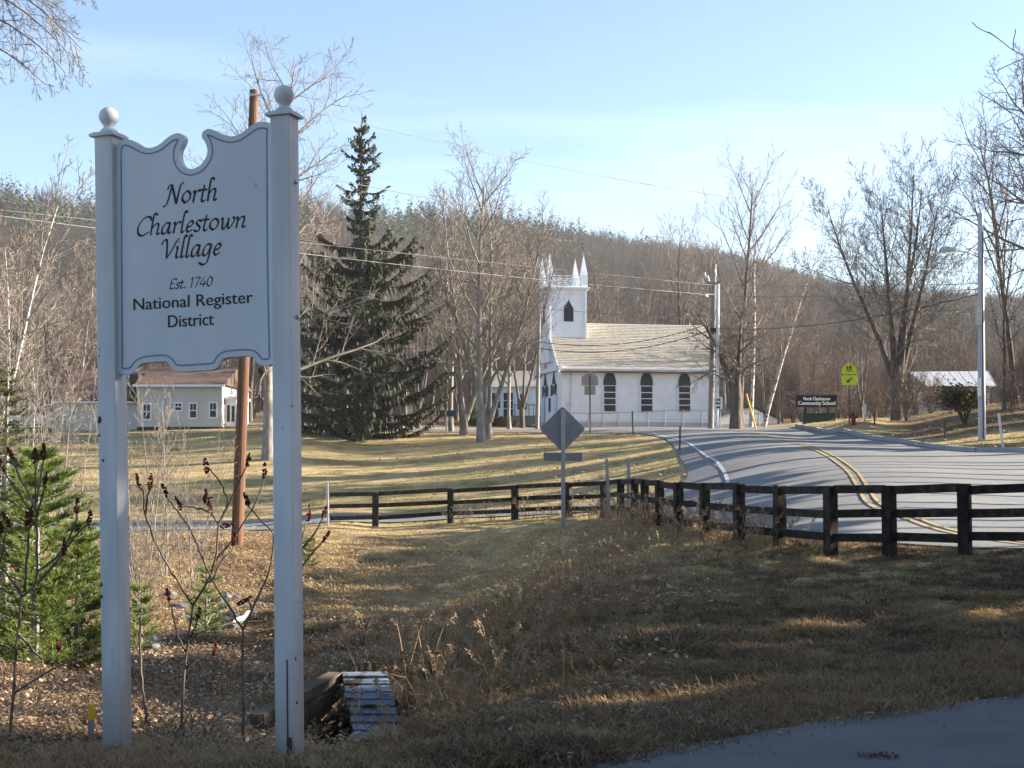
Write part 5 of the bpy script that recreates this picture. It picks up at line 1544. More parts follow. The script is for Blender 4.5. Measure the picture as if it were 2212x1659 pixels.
def bare_proto(key, seed, h, r, S, bark, twig, leaders=1, fork=.0, lean=0.0, tilts=(.16, .42)):
    rg = random.Random(seed)
    mt, mc = MB(), MB()
    if leaders == 1:
        grow(mt, mc, Vector((0, 0, -.3)), Vector((lean, 0, 1)).normalized(), h, r, 0, S, rg)
    else:
        fh = h * fork
        if fh > .2:
            mt.tube([(0, 0, -.3), (0, 0, fh * .3), (.05, 0, fh * .75), (.02, 0, fh + .2)], [r * 1.35, r * 1.05, r, r * .9], 12, cap=False)
        a0 = rg.uniform(0, 6.28)
        for i in range(leaders):
            a = a0 + 6.283 * i / leaders + rg.uniform(-.3, .3)
            tilt = rg.uniform(*tilts) if i else .08
            d = Vector((math.cos(a) * tilt + lean, math.sin(a) * tilt, 1)).normalized()
            z0 = fh * rg.uniform(.7, 1.0) if fh > .2 else -.3
            grow(mt, mc, Vector((math.cos(a) * r * .4, math.sin(a) * r * .4, z0)), d, (h - fh) * rg.uniform(.8, 1.0), r * (.62 if fh > .2 else .8), 0, S, rg)
    P = Proto()
    P.trunk = mt.mesh('trunk', M[bark], True); P.crown = mc.mesh('crown', M[twig]); P.h = h
    PROTOS[key] = P
    return P
def plant(key, px, base, d, label, group=None, s=1.0, rz=None, name='bare_tree', cat='tree', z=None, tilt=(0, 0), xy=None):
    P = PROTOS[key]
    if xy: g = Vector((xy[0], xy[1], h1(*xy)))
    else:
        q = at(px, base, d); g = Vector((q.x, q.y, h1(q.x, q.y) if z is None else z))
    o = empty(name, g, label, cat, group, rot=(tilt[0], tilt[1], rnd.uniform(0, 6.28) if rz is None else rz))
    o.scale = (s, s, s)
    link('trunk', P.trunk, o); link('crown', P.crown, o)
    return o
SLIM = dict(ang=(38, 38, 40, 42), ratio=(.42, .5, .5, .55), trop=(.03, .09, .07, .04, .02))
bare_proto('wood_a', 11, 15, .19, P_(kids=(16, 7, 5, 3, 0), t0=(.32, .15, .1, .1), **SLIM), 'bark_dark', 'twig')
bare_proto('copse', 17, 9, .075, P_(kids=(14, 7, 5, 0, 0), maxl=3, t0=(.12, .12, .1, .1), ang=(42, 42, 42, 42), ratio=(.40, .5, .5, .5), rmin=.012, sides=(5, 3, 3, 3, 3), wig=(.1, .16, .2, .2, .2)), 'bark_dark', 'twig_red', leaders=8, fork=0.0)
bare_proto('wood_b', 12, 17, .22, P_(kids=(15, 7, 5, 3, 0), t0=(.4, .15, .1, .1), **SLIM), 'bark_dark', 'twig_red')
bare_proto('wood_c', 13, 14, .16, P_(kids=(17, 6, 5, 3, 0), t0=(.25, .15, .1, .1), **SLIM), 'bark_grey', 'twig_pale')
bare_proto('wood_d', 15, 15, .2, P_(kids=(10, 7, 5, 3, 0), t0=(.2, .15, .1, .1), **SLIM), 'bark_dark', 'twig', leaders=3, fork=.12)
bare_proto('maple', 21, 14.6, .23, P_(kids=(20, 7, 6, 3, 0), t0=(.19, .12, .1, .1), ang=(52, 44, 42, 42), ratio=(.36, .52, .5, .55), trop=(.03, .13, .09, .05, .02), taperlen=(.35, .45, .4, .4)), 'bark_grey', 'twig_pale')
bare_proto('maple_fork', 22, 14.2, .25, P_(kids=(13, 7, 6, 3, 0), t0=(.16, .12, .1, .1), ang=(42, 42, 42, 42), ratio=(.36, .52, .5, .55), trop=(.03, .12, .09, .05, .02)), 'bark_grey', 'twig_pale', leaders=3, fork=.08)
bare_proto('spread', 31, 15.8, .33, P_(kids=(13, 8, 7, 4, 0), t0=(.10, .12, .1, .1), ang=(54, 48, 44, 44), ratio=(.50, .5, .5, .5), trop=(.035, .11, .07, .03, .02), rr=(.28, .5, .5, .6), taper=(.9, .85, .8, .75, .5)), 'bark_dark', 'twig', leaders=5, fork=.16, tilts=(.14, .42))
bare_proto('shade', 33, 20.5, .30, P_(kids=(22, 8, 6, 4, 0), t0=(.18, .12, .1, .1), ang=(62, 50, 46, 44), ratio=(.40, .5, .5, .5), trop=(.02, .05, .05, .03, .02), taperlen=(.5, .45, .4, .4)), 'bark_grey', 'twig_pale')
bare_proto('oak', 35, 18, .42, P_(kids=(14, 9, 7, 4, 0), t0=(.2, .12, .1, .1), ang=(58, 50, 48, 46), ratio=(.5, .5, .48, .5), trop=(.02, .05, .02, .0, .0), wig=(.1, .17, .22, .25, .25)), 'bark_dark', 'twig', leaders=2, fork=.25)
bare_proto('birch', 41, 12.5, .13, P_(kids=(18, 6, 4, 0, 0), maxl=3, t0=(.35, .15, .1, .1), ang=(40, 40, 40, 42), ratio=(.25, .5, .5, .5), trop=(.02, .06, .03, .0, 0)), 'bark_birch', 'twig_red')
bare_proto('small_thick', 43, 9.0, .36, P_(kids=(11, 8, 6, 4, 0), t0=(.12, .1, .1, .1), ang=(58, 52, 48, 46), ratio=(.52, .5, .48, .5), trop=(.02, .02, .01, .0, .0), wig=(.12, .2, .24, .25, .25)), 'bark_dark', 'twig', leaders=3, fork=.30)
bare_proto('sapling', 51, 4.6, .024, P_(kids=(14, 5, 3, 0, 0), maxl=3, t0=(.15, .2, .2, .1), ang=(32, 36, 38, 40), ratio=(.28, .45, .5, .5), rmin=.0035, sides=(6, 4, 3, 3, 3), wig=(.05, .1, .14, .2, .2)), 'bark_grey', 'twig_pale', leaders=3, fork=0.0)
bare_proto('thicket', 52, 3.2, .018, P_(kids=(10, 5, 4, 0, 0), maxl=3, t0=(.1, .2, .2, .1), ang=(40, 40, 40, 40), ratio=(.4, .45, .5, .5), rmin=.0035, sides=(5, 4, 3, 3, 3), wig=(.1, .16, .2, .2, .2)), 'bark_grey', 'twig_pale', leaders=9, fork=0.0)
bare_proto('young_pale', 53, 8.5, .06, P_(kids=(18, 6, 4, 3, 0), t0=(.2, .15, .1, .1), ang=(40, 40, 40, 42), ratio=(.36, .5, .5, .5), trop=(.03, .1, .05, .02, .0), rmin=.005), 'bark_birch', 'twig_pale')
bare_proto('brush', 54, 3.4, .03, P_(kids=(10, 6, 5, 0, 0), maxl=3, t0=(.05, .1, .1, .1), ang=(45, 45, 45, 45), ratio=(.42, .5, .5, .5), rmin=.008, sides=(4, 3, 3, 3, 3)), 'bark_dark', 'twig_red', leaders=10, fork=0.0)

bare_proto('open_bare', 61, 16, .30, P_(kids=(11, 6, 4, 0, 0), maxl=3, t0=(.25, .2, .2, .1), ang=(46, 44, 42, 42), ratio=(.45, .5, .5, .5), rr=(.5, .5, .4, .4), rmin=.02, sides=(8, 5, 3, 3, 3)), 'bark_dark', 'twig')
# named trees
plant('shade', 579, 982, 70, 'tall spreading bare tree rising behind the right post of the village sign', rz=.4, s=.93)
plant('maple', 1040, 957, 79, 'bare maple with forked low branches, nearest trunk right of the spruce', rz=.3)
plant('maple_fork', 1054, 951, 81, 'pale bare maple close behind the nearest maple trunk', rz=2.0, s=.97)
plant('maple_fork', 1002, 943, 86, 'pale bare maple with two leaning stems at the lawn edge', rz=4.4, s=1.02)
plant('wood_c', 975, 938, 91, 'slim grey bare tree between the spruce and the forked maple', rz=1.1)
plant('wood_d', 903, 937, 96, 'slim pale bare tree rising behind the right side of the spruce', rz=.1, s=.95)
plant('wood_c', 1100, 934, 98, 'thin bare tree in front of the white house', rz=.7, s=.85)
plant('wood_d', 1128, 930, 104, 'cluster of dark trunks beside the slim pole left of the church', rz=1.7, s=.9)
plant('small_thick', 1590, 928, 89, 'thick trunked bare tree with low tangled branches right of the church', rz=.5)
plant('birch', 1651, 928, 92, 'white birch leaning right beside the yellow guy wire guard', rz=0, tilt=(0, R(14)), s=.95)
plant('birch', 1622, 928, 95, 'straight slim white birch behind the yellow guy wire guard', rz=1.2, tilt=(0, R(4)), s=1.1)
plant('wood_b', 1600, 927, 100, 'tall bare tree rising behind the grey utility pole', rz=2.2, s=1.0)
plant('spread', 1938, 908, 84, 'big spreading bare tree with several limbs right of the crossing sign', rz=1.25, s=.98)
plant('oak', 2345, 905, 66, 'large dark bare tree reaching in from the right edge', rz=2.6, s=1.05)
plant('wood_b', 2195, 880, 84, 'tall leaning dark bare tree behind the street light pole', rz=.6, s=.92, tilt=(0, R(-7)))
plant('wood_a', 2170, 885, 78, 'slim bare tree close behind the street light pole', rz=3.6, s=.62)
plant('brush', 1960, 912, 82, 'dense brown bare shrub at the foot of the big spreading tree', rz=.3, name='bare_shrub', cat='shrub', s=1.0)
for i, (px, b, d, s) in enumerate(((2185, 893, 74, .8), (2240, 890, 72, 1.0), (2010, 903, 92, .8), (1890, 905, 95, .9))):
    plant('brush', px, b, d, ('reddish bare brush on the bank behind the street light pole', 'reddish bare brush at the right picture edge', 'low bare brush in front of the barn end', 'low bare brush behind the red hydrant')[i], name='bare_shrub', cat='shrub', s=s)
# wood behind the church and the house
r5 = random.Random(55)
keys = ['wood_a', 'wood_b', 'wood_c', 'wood_d']
back = []
for px in range(1185, 1560, 31): back.append((px + r5.uniform(-12, 12), 916, r5.uniform(128, 158), r5.uniform(.72, 1.15)))
for px in range(1560, 1800, 30): back.append((px + r5.uniform(-10, 10), 916, r5.uniform(118, 158), r5.uniform(.6, .95)))
for px in range(1690, 2260, 24): back.append((px + r5.uniform(-10, 10), 912, r5.uniform(104, 150), r5.uniform(.55, .8)))
for i, (px, b, d, s) in enumerate(back):
    k = keys[r5.randrange(4)]
    if px > 1690 and i % 4: k = 'copse'; s *= 1.15
    if px < 1560: lab, grp = 'grey bare tree in the wood behind the church roof', 'bare trees behind the church'
    elif px < 1800: lab, grp = 'grey bare tree in the wood behind the birches', 'bare trees behind the birches'
    else: lab, grp = 'small bare tree in the brown wood behind the right bank', 'bare trees behind the right bank'
    plant(k, px, b, d, lab, grp, s=s)
for i in range(26):
    px = -60 + i * 24 + r5.uniform(-8, 8)
    plant(keys[r5.randrange(4)] if i % 3 else 'copse', px, 914, r5.uniform(108, 150), 'grey bare tree in the wood behind the beige house', 'bare trees behind the beige house', s=r5.uniform(.8, 1.15))
for i in range(20):
    px = 640 + i * 29 + r5.uniform(-10, 10)
    plant(keys[r5.randrange(4)], px, 914, r5.uniform(112, 150), 'grey bare tree in the wood behind the spruce and maples', 'bare trees behind the spruce', s=r5.uniform(.85, 1.15))
# pale young growth at the left
for i, (px, b, d, k, s, tl, lab) in enumerate((
    (-95, 1230, 26, 'young_pale', .95, 13, 'pale white barked young tree leaning in at the left edge'),
    (-25, 1180, 30, 'young_pale', .85, 4, 'pale young birch with orange tips at the far left'),
    (150, 1165, 40, 'sapling', 1.3, 4, 'thin bare sapling between the left edge and the sign post'),
    (72, 1165, 38, 'sapling', 1.35, 0, 'thin bare sapling above the green pine'),
    (118, 1168, 36, 'sapling', 1.15, 10, 'slanting thin bare sapling beside the left sign post'),
    (290, 1205, 30, 'sapling', .98, 0, 'clump of thin bare saplings just right of the left sign post'),
    (302, 1215, 28, 'sapling', .9, 2, 'second clump of thin bare saplings right of the left sign post'),
    (358, 1200, 31, 'sapling', 1.05, 2, 'thin bare saplings standing midway under the sign board'),
    (405, 1225, 29, 'sapling', .72, 4, 'short thin bare saplings left of the brown pole'),
    (418, 1222, 30, 'sapling', .8, 0, 'short bare sapling close to the brown pole'),
    (305, 1240, 26, 'thicket', .62, 0, 'low tangled bare thicket behind the sumacs'),
    (60, 1100, 48, 'young_pale', .7, 0, 'bare young tree across the lane at the left'),
    (-60, 1100, 52, 'wood_c', .75, 0, 'bare tree over the lane at the far left edge'))):
    plant(k, px, b, d, lab, s=s, tilt=(0, R(tl)), name='bare_sapling' if k in ('sapling', 'thicket') else 'bare_tree', cat='sapling' if k in ('sapling', 'thicket') else 'tree')
# near tree off the left edge whose twigs hang into the top left corner
rg = random.Random(77)
S = P_(segs=(7, 6, 5, 4, 3), kids=(7, 6, 4, 0, 0), maxl=3, t0=(.15, .1, .1, .1), ang=(45, 40, 40, 40), ratio=(.45, .5, .5, .5), trop=(-.13, -.16, -.03, .12, 0), rmin=.0032, wig=(.08, .12, .15, .2, .2), sides=(6, 4, 3, 3, 3))
base = Vector((-9.5, 17, h1(-9.5, 17)))
t = empty('bare_tree', base, 'near bare tree whose drooping twigs hang into the top left corner', 'tree')
mt, mc = MB(base), MB(base)
fork = base + Vector((.3, 0, 6.6))
mt.tube([base - UP * .3, base + Vector((.05, 0, 2)), base + Vector((.15, 0, 4.5)), fork], [.34, .27, .25, .22], 10)
for (px, py, L) in ((-95, 10, 1.5), (-110, -50, 1.8), (-70, -70, 1.6), (-120, 60, 1.5), (-10, -85, 1.3), (-190, -120, 2.0), (60, -90, .9)):
    tip = at(px, py, 16.4)
    midp = (fork + tip) / 2 + Vector((0, 0, .5))
    mt.tube(catmull([fork, midp, tip], 5), [.06 - .042 * i / 10 for i in range(11)], 6, cap=False)
    grow(mc, mc, tip, Vector((.8, rg.uniform(-.3, .3), -.1)).normalized(), L, .018, 0, S, rg)
mt.build('trunk', M['bark_grey'], t, smooth=True, fix=False); mc.build('crown', M['twig'], t, fix=False)

# ---------------------------------------------------------------- conifers
def needle_twig(mb, p, d, L, w, rg, down=0.0):
    d = (d - UP * down).normalized()
    s = d.cross(UP)
    if s.length < .05: s = Vector((1, 0, 0))
    s.normalize()
    s = rot_about(s, d, rg.uniform(-.9, .9)) * w
    q = p + d * L
    m = p + d * (L * .45)
    n = mb.verts((p, m + s, q, m - s)); mb.f.append((n, n + 1, n + 2, n + 3))
def spruce(seed, h, prof, dens=1.0, hang=.55, tw=.055, ragged=False):
    """prof(t) -> branch length at relative height t."""
    rg = random.Random(seed)
    mt, mc = MB(), MB()
    mt.tube([(0, 0, -.3), (.02, 0, h * .3), (0, .03, h * .7), (0, 0, h)], [.30, .22, .11, .015], 8, cap=False)
    z = h * .03
    while z < h * .985:
        t = z / h
        Lb = prof(t)
        nb = max(3, int((6.5 if t < .6 else 4.0) * dens + rg.random()))
        a0 = rg.uniform(0, 6.28)
        for j in range(nb):
            a = a0 + 6.283 * j / nb + rg.uniform(-.35, .35)
            L = Lb * rg.uniform(.34, 1.25)
            if L < .12 or (ragged and rg.random() < (.24 if t > .62 else .08)): continue
            out = Vector((math.cos(a), math.sin(a), 0))
            pts = []
            ns = 7
            rise = .22 if t > .8 else .04
            for i in range(ns + 1):
                q = i / ns
                dz = L * (rise * q - .42 * (1 - t) ** .5 * q * (1.25 - q) + .26 * q ** 3)
                sw = out.cross(UP) * (math.sin(q * 2 + a) * .06 * L)
                pts.append(Vector((0, 0, z)) + out * (L * q) + UP * dz + sw)
            mt.tube(pts, [max(.008, .035 * (1 - t) + .012) * (1 - .75 * i / ns) for i in range(ns + 1)], 3, cap=False)
            nt_ = int((7 + L * 10) * dens * (1 if t < .62 or tw > .1 else .8))
            for k in range(nt_):
                q = .10 + .90 * (k + rg.random()) / nt_
                f = q * ns; i = min(int(f), ns - 1); p = pts[i].lerp(pts[i + 1], f - i)
                d = (pts[i + 1] - pts[i]).normalized()
                side = d.cross(UP).normalized() * (1 if k % 2 else -1)
                ln = (.22 + .32 * L * .35 * (1 - q * .6)) * rg.uniform(.7, 1.3)
                dd = (d * .75 + side * rg.uniform(.4, 1.0)).normalized()
                needle_twig(mc, p, dd, ln, tw * rg.uniform(.8, 1.4), rg, rg.uniform(.0, .35))
                if rg.random() < .85:
                    needle_twig(mc, p + dd * ln * .5, dd * .35, hang * (1 if t < .62 else .5) * rg.uniform(.35, 1.0) * (.35 + .65 * (1 - q) + .25), tw * rg.uniform(.7, 1.3), rg, 1.1)
                if rg.random() < .6:
                    needle_twig(mc, p, d, .2 * rg.uniform(.6, 1.4), tw * .8, rg, -.2)
        z += rg.uniform(.62, 1.0) * (1.0 if t < .6 else .72)
    # leader
    for k in range(14):
        a = rg.uniform(0, 6.28); zz = h * (.93 + .07 * k / 14)
        needle_twig(mc, Vector((0, 0, zz)), Vector((math.cos(a), math.sin(a), .7)).normalized(), .35 * (1.15 - k / 14), .03, rg)
    return mt, mc
def interp_prof(tab):
    xs = [a for a, _ in tab]; yv = [b for _, b in tab]
    return lambda t: float(np.interp(t, xs, yv))
def put_spruce(seed, px, base, d, top, tab, label, name='spruce_tree', s=1.0, dens=1.0, mat='spruce', xy=None, h=None, hang=.55):
    if xy: g = Vector((xy[0], xy[1], h1(*xy)))
    else:
        g = ground_at(px, base, d); h = at(px, top, d).z - g.z
    o = empty(name, g, label, 'tree', rot=(0, 0, rnd.uniform(0, 6)))
    mt, mc = spruce(seed, h, interp_prof(tab), dens, hang, tw=.068 if h > 15 else .055, ragged=h > 15)
    link('trunk', mt.mesh('trunk', M['bark_dark']), o); link('crown', mc.mesh('crown', M[mat]), o)
    return o
put_spruce(5, 778, 943, 84, 238, [(0, 4.6), (.06, 5.0), (.2, 5.3), (.32, 5.1), (.45, 4.2), (.53, 3.5), (.58, 2.6), (.615, 1.3), (.64, .6), (.69, 1.1), (.735, 2.3), (.78, 1.5), (.84, 1.0), (.88, 1.05), (.93, .5), (1, .1)], 'tall dark drooping spruce with a thin ragged top on the lawn', dens=1.6, hang=.7)
put_spruce(6, 700, 941, 92, 700, [(0, 2.2), (.5, 1.4), (1, .1)], 'small dark conifer half hidden behind the sign post and the spruce', dens=.9)
put_spruce(8, 655, 941, 90, 800, [(0, 2.0), (.5, 1.2), (1, .1)], 'low dark conifer against the right sign post', dens=.9)
# dark hedge shrubs and arborvitae by the white house
def arbor(px, base, d, top, wpx, label, mat='pine_dull'):
    g = ground_at(px, base, d); h = at(px, top, d).z - g.z; w = wpx * d / FPX / 2
    o = empty('evergreen_shrub', g, label, 'shrub')
    rg = random.Random(int(px)); mc = MB(g)
    for k in range(1500):
        t = rg.random(); a = rg.uniform(0, 6.28); rr = w * math.sqrt(rg.uniform(.25, 1)) * (1 - t ** 2.2 * .85) * rg.uniform(.8, 1.1)
        p = g + Vector((math.cos(a) * rr, math.sin(a) * rr, t * h))
        needle_twig(mc, p, Vector((math.cos(a) * .5, math.sin(a) * .5, .8)).normalized(), .3 * rg.uniform(.5, 1.2), .05, rg)
    mt = MB(g); mt.tube([g - UP * .2, g + UP * h * .8], [.06, .02], 5); mt.build('stem', M['bark_dark'], o)
    mc.build('foliage', M[mat], o, fix=False)
arbor(1020, 937, 108, 870, 16, 'narrow evergreen shrub behind the pale maple')
arbor(1068, 935, 110, 868, 14, 'narrow evergreen shrub left of the white house window')
arbor(1090, 934, 106, 905, 60, 'low dark evergreen hedge in front of the white house', 'spruce')
arbor(1035, 936, 106, 908, 40, 'low dark evergreen hedge behind the maple trunks', 'spruce')
# young white pine with long soft needles
def soft_pine(seed, px, base, d, top, wpx, label, mat, dens=1.0, skew=0.0, sparse=.0):
    g = ground_at(px, base, d); h = at(px, top, d).z - g.z; w = wpx * d / FPX / 2
    rg = random.Random(seed)
    o = empty('young_pine', g, label, 'tree')
    mt, mc = MB(g), MB(g)
    mt.tube([g - UP * .2, g + Vector((skew * .5, 0, h * .5)), g + Vector((skew, 0, h))], [.04 * h / 2, .03 * h / 2, .008], 7)
    nw = max(6, int(h / .16))
    for i in range(nw):
        t = .04 + .96 * i / nw
        L0 = w * (1 - t) ** .5
        for j in range(7):
            if rg.random() < sparse: continue
            a = rg.uniform(0, 6.28); L = max(.1, L0 * rg.uniform(.6, 1.12))
            out = Vector((math.cos(a), math.sin(a), 0))
            b0 = g + Vector((skew * t, 0, h * t))
            pts = [b0 + out * (L * q) + UP * (L * (.15 * q + .28 * q * q)) for q in (0, .25, .5, .75, 1)]
            mt.tube(pts, [.009, .008, .007, .005, .003], 3, cap=False)
            nt_ = int((5 + L * 13) * dens)
            for k in range(nt_):
                q = .15 + .85 * (k + rg.random()) / nt_
                f = q * 4; ii = min(int(f), 3); p = pts[ii].lerp(pts[ii + 1], f - ii)
                side = out.cross(UP) * rg.uniform(-1, 1)
                sp = p + side * (.28 * L * (1.1 - q)) + UP * rg.uniform(-.02, .06)
                dd = (out * .6 + side * .7 + UP * rg.uniform(.2, .9)).normalized()
                for nn in range(9):
                    v = (dd + Vector((rg.uniform(-.75, .75), rg.uniform(-.75, .75), rg.uniform(-.5, .6)))).normalized()
                    s = v.orthogonal().normalized() * .0058
                    e = sp + v * rg.uniform(.07, .13)
                    n = mc.verts((sp - s, sp + s, e)); mc.f.append((n, n + 1, n + 2))
    mt.build('trunk', M['bark_grey'], o, fix=False); mc.build('needles', M[mat], o, fix=False)
soft_pine(1, 75, 1430, 16.8, 965, 340, 'bushy bright green young pine left of the village sign', 'pine_bright', 2.4)
soft_pine(2, 165, 1425, 17.5, 1120, 240, 'lower bright green pine crown touching the left sign post', 'pine_bright', 2.4)
soft_pine(3, 8, 1250, 22, 790, 190, 'sparse duller green pine rising at the left edge', 'pine_dull', .8, sparse=.25)
soft_pine(4, 445, 1320, 23, 1215, 110, 'tiny green pine seedling on the ditch floor under the sign', 'pine_bright', .9)
soft_pine(5, 305, 1345, 21, 1255, 80, 'tiny green pine seedling beside the left sign post', 'pine_bright', .9)
soft_pine(6, 668, 1205, 33, 1160, 40, 'tiny pine seedling just right of the right sign post', 'pine_bright', .6)

# rhododendron-like shrub on the right bank
g = ground_at(2085, 907, 70)
o = empty('leafy_shrub', g, 'leaning bronze and green leafy shrub beside the street light pole', 'shrub')
rg = random.Random(9); mt, mc = MB(g), MB(g)
for k in range(11):
    tip = at(rg.uniform(2040, 2118), rg.uniform(838, 872), 70 + rg.uniform(-1, 1))
    mt.tube(catmull([g - UP * .1, g.lerp(tip, .45) + Vector((rg.uniform(-.1, .1), 0, .05)), tip], 4), [.05 - .035 * i / 8 for i in range(9)], 5, cap=False)
    for c in range(250):
        p = tip + Vector((rg.gauss(0, .3), rg.gauss(0, .3), rg.gauss(-.05, .22)))
        needle_twig(mc, p, Vector((rg.uniform(-1, 1), rg.uniform(-1, 1), rg.uniform(-.6, .6))).normalized(), .19, .05, rg)
mt.build('stem', M['pine_dull'], o, fix=False); mc.build('foliage', M['rhodo'], o, fix=False)

# ---------------------------------------------------------------- trees outside the frame that shade the foreground, the viewpoint pines added for it
r6 = random.Random(66)
def offtree(x, y, h, z0, wid, label, dens=1.0, top=None):
    g = Vector((x, y, h1(x, y) if top is None else top - h))
    o = empty('shade_pine', g, label, 'tree', 'pines beyond the right edge')
    key = ('op', round(h), round(z0 / h, 1))
    if key not in PROTOS:
        mt, mc = spruce(len(PROTOS) + 3, h, interp_prof([(0, 0), (max(.01, z0 / h - .02), 0), (z0 / h + .03, wid), (.75, wid * .85), (.93, wid * .6), (1, .3)]), dens * 1.3, .6, .24)
        P = Proto(); P.trunk = mt.mesh('trunk', M['bark_dark']); P.crown = mc.mesh('crown', M['spruce']); PROTOS[key] = P
    P = PROTOS[key]
    o.rotation_euler.z = r6.uniform(0, 6)
    link('trunk', P.trunk, o); link('crown', P.crown, o)
OFF = [(19, 8.5, 13, .6), (20, 11.5, 13, .6), (23, 10, 13, .6), (23.5, 13.2, 13, .6), (17, 5.5, 13, .6), (19, 15.5, 8.3, .6), (18.5, 18.5, 8.3, .6), (21, 21, 8.3, .6), (18, 22.5, 8.0, .6), (33, 58, 17, .6), (36, 67, 18, .6), (41, 79, 19, .6), (38, 73, 18, .6)]
for x, y, h, z0 in OFF: offtree(x, y, h, z0, 3.0 if y < 40 else 2.3, 'dense pine beyond the right edge of the frame')
for x, y in ((28, 22), (28, 25), (27.5, 28), (28.5, 31), (28, 34.2), (28, 37.5), (28.5, 41), (28.5, 44.5), (28, 47)): offtree(x, y, 12.6, 9.7, 2.2, 'unseen high crowned pine shaped to shade the bank', .8, 12.4)  # crown band shaped to shade the bank and leave the road sunlit
for x, y in ((32, 24), (32, 27.3), (32.5, 30.5), (32, 33.7), (32, 37), (32.5, 40), (32, 43.2), (32, 46.5)): offtree(x, y, 14.2, 11.3, 2.2, 'unseen high crowned pine shaped to shade the bank', .8, 14.0)  # second row added to close gaps in the shade on the bank
for x, y in ((4.5, .8), (10, 4.5)): offtree(x, y, 19, 6.3, 4.6, 'tall pine added over the viewpoint to block sky light')  # unseen, added overhead to keep zenith sky light off the foreground
for x, y, h in ((4, -8, 14), (8, -7, 13), (13, -4, 13), (-13, -5, 13)): offtree(x, y, h, .6, 3.6, 'dense pine added behind the viewpoint to block sky light')  # unseen, added to dim the sky light on the sign and near ground
for i, (x, y, k, s) in enumerate(((23.5, 50, 'open_bare', .9), (28, 61, 'open_bare', .9), (33, 72, 'open_bare', 1.05), (36, 79, 'open_bare', 1.1), (41, 70, 'open_bare', 1.2), (44, 85, 'open_bare', 1.2))):
    plant(k, 0, 0, 0, 'bare tree beyond the right edge of the road', 'bare trees beyond the right edge', s=s * 1.38, xy=(x, y))

# ---------------------------------------------------------------- wooded hill
ridge = [(-1200, 420), (-300, 400), (0, 408), (60, 412), (205, 432), (450, 428), (640, 435), (720, 432), (800, 446), (900, 450), (1000, 457), (1100, 464), (1250, 486), (1400, 506), (1500, 520), (1600, 534), (1700, 566), (1800, 592), (1900, 606), (2000, 614), (2212, 628), (2600, 640), (3600, 650)]
rp = np.array(ridge)
def ridge_z(u, D): return EYE + (HORIZ - np.interp(u * FPX + CX, rp[:, 0], rp[:, 1] + 44)) / FPX * D
HY = np.concatenate([np.linspace(150, 640, 60), np.linspace(660, 900, 8)])
HU = np.linspace(-.95, .95, 120)
UU, YY = np.meshgrid(HU, HY)
def hill_z(u, y):
    D = 560 + 60 * np.sin(u * 5)
    t = np.clip((y - 150) / (D - 150), 0, 1)
    z0 = 4.0
    zr = ridge_z(u, D)
    z = z0 + (zr - z0) * (t ** 1.15) + (fbm(u * y / 55, y / 55, 21) - .47) * 10 * np.clip(t * 3, 0, 1) * (1 - t)
    over = np.clip((y - D) / 250, 0, 1)
    return z - over * 30
ZZ = hill_z(UU, YY)
ZZ[0, :] = -1
V = np.stack([UU * YY, YY, ZZ], -1).reshape(-1, 3)
idx = np.arange(UU.size).reshape(UU.shape)
Fh = np.stack([idx[:-1, :-1], idx[:-1, 1:], idx[1:, 1:], idx[1:, :-1]], -1).reshape(-1, 4)
hm = np_mesh('hill', V, Fh, pmat('hill_floor', (.10, .075, .055), (.17, .13, .09), .05, .95))
hm.polygons.foreach_set('use_smooth', np.ones(len(hm.polygons), bool))
tag(link('hill', hm), 'long wooded hill behind the village', kind='structure')
ng = np.random.default_rng(5)
def pts_on_hill(n, y0, y1, bias=1.0):
    y = y0 + (y1 - y0) * ng.random(n) ** bias
    u = ng.uniform(-.44, .46, n)
    return u, y, hill_z(u, y)
# bare woods: bundles of fine upright strokes
def conifer_belt(u, y):
    return (u < .05) & (y > 400) & (fbm(u * 30, y / 60, 31) > .47 - .27 * np.clip((y - 520) / 80, 0, 1) - .16 * (u < -.25))
u, y, z = pts_on_hill(9500, 158, 600)
kp_ = ~conifer_belt(u, y) | (ng.random(len(u)) < .22)
u, y, z = u[kp_], y[kp_], z[kp_]
N = len(u)
K_ = 26
hh = ng.uniform(9, 14, N) * (1 - .25 * (y > 540))
base = np.stack([u * y, y, z - .5], -1)
x0 = base[:, None, :] + np.zeros((N, K_, 3))
t1 = ng.random((N, K_)) ** .7
lo = (.12 + .6 * ng.random((N, K_))) * hh[:, None]
x0 = x0.copy(); x0[..., 2] += lo
rad = (2.6 * np.sqrt(np.clip(1 - np.abs(lo / hh[:, None] - .55), 0, 1)))
a = ng.uniform(0, 6.283, (N, K_))
ln = ng.uniform(2.0, 4.6, (N, K_))
x1 = x0.copy()
off = np.stack([np.cos(a), np.sin(a)], -1)
x0[..., :2] += off * (rad * .25)[..., None]
x1[..., :2] = x0[..., :2] + off * (ln * .42)[..., None]
x1[..., 2] += ln
w = ng.uniform(.05, .13, (N, K_))
x0[:, :2, :2] = base[:, None, :2] + ng.normal(0, .2, (N, 2, 2)); x0[:, :2, 2] = base[:, None, 2]
x1[:, :2, :2] = x0[:, :2, :2] + ng.normal(0, .8, (N, 2, 2)); x1[:, :2, 2] = base[:, None, 2] + hh[:, None] * .85
w[:, :2] = .17
sx = np.zeros_like(x0); sx[..., 0] = w
Vb = np.stack([x0 - sx, x0 + sx, x1], 2).reshape(-1, 3)
Fb = np.arange(len(Vb)).reshape(-1, 3)
tag(link('bare_woods', np_mesh('bare_woods', Vb, Fb, M['hill_bare'])), 'brown bare woods covering the far hillside', kind='stuff')
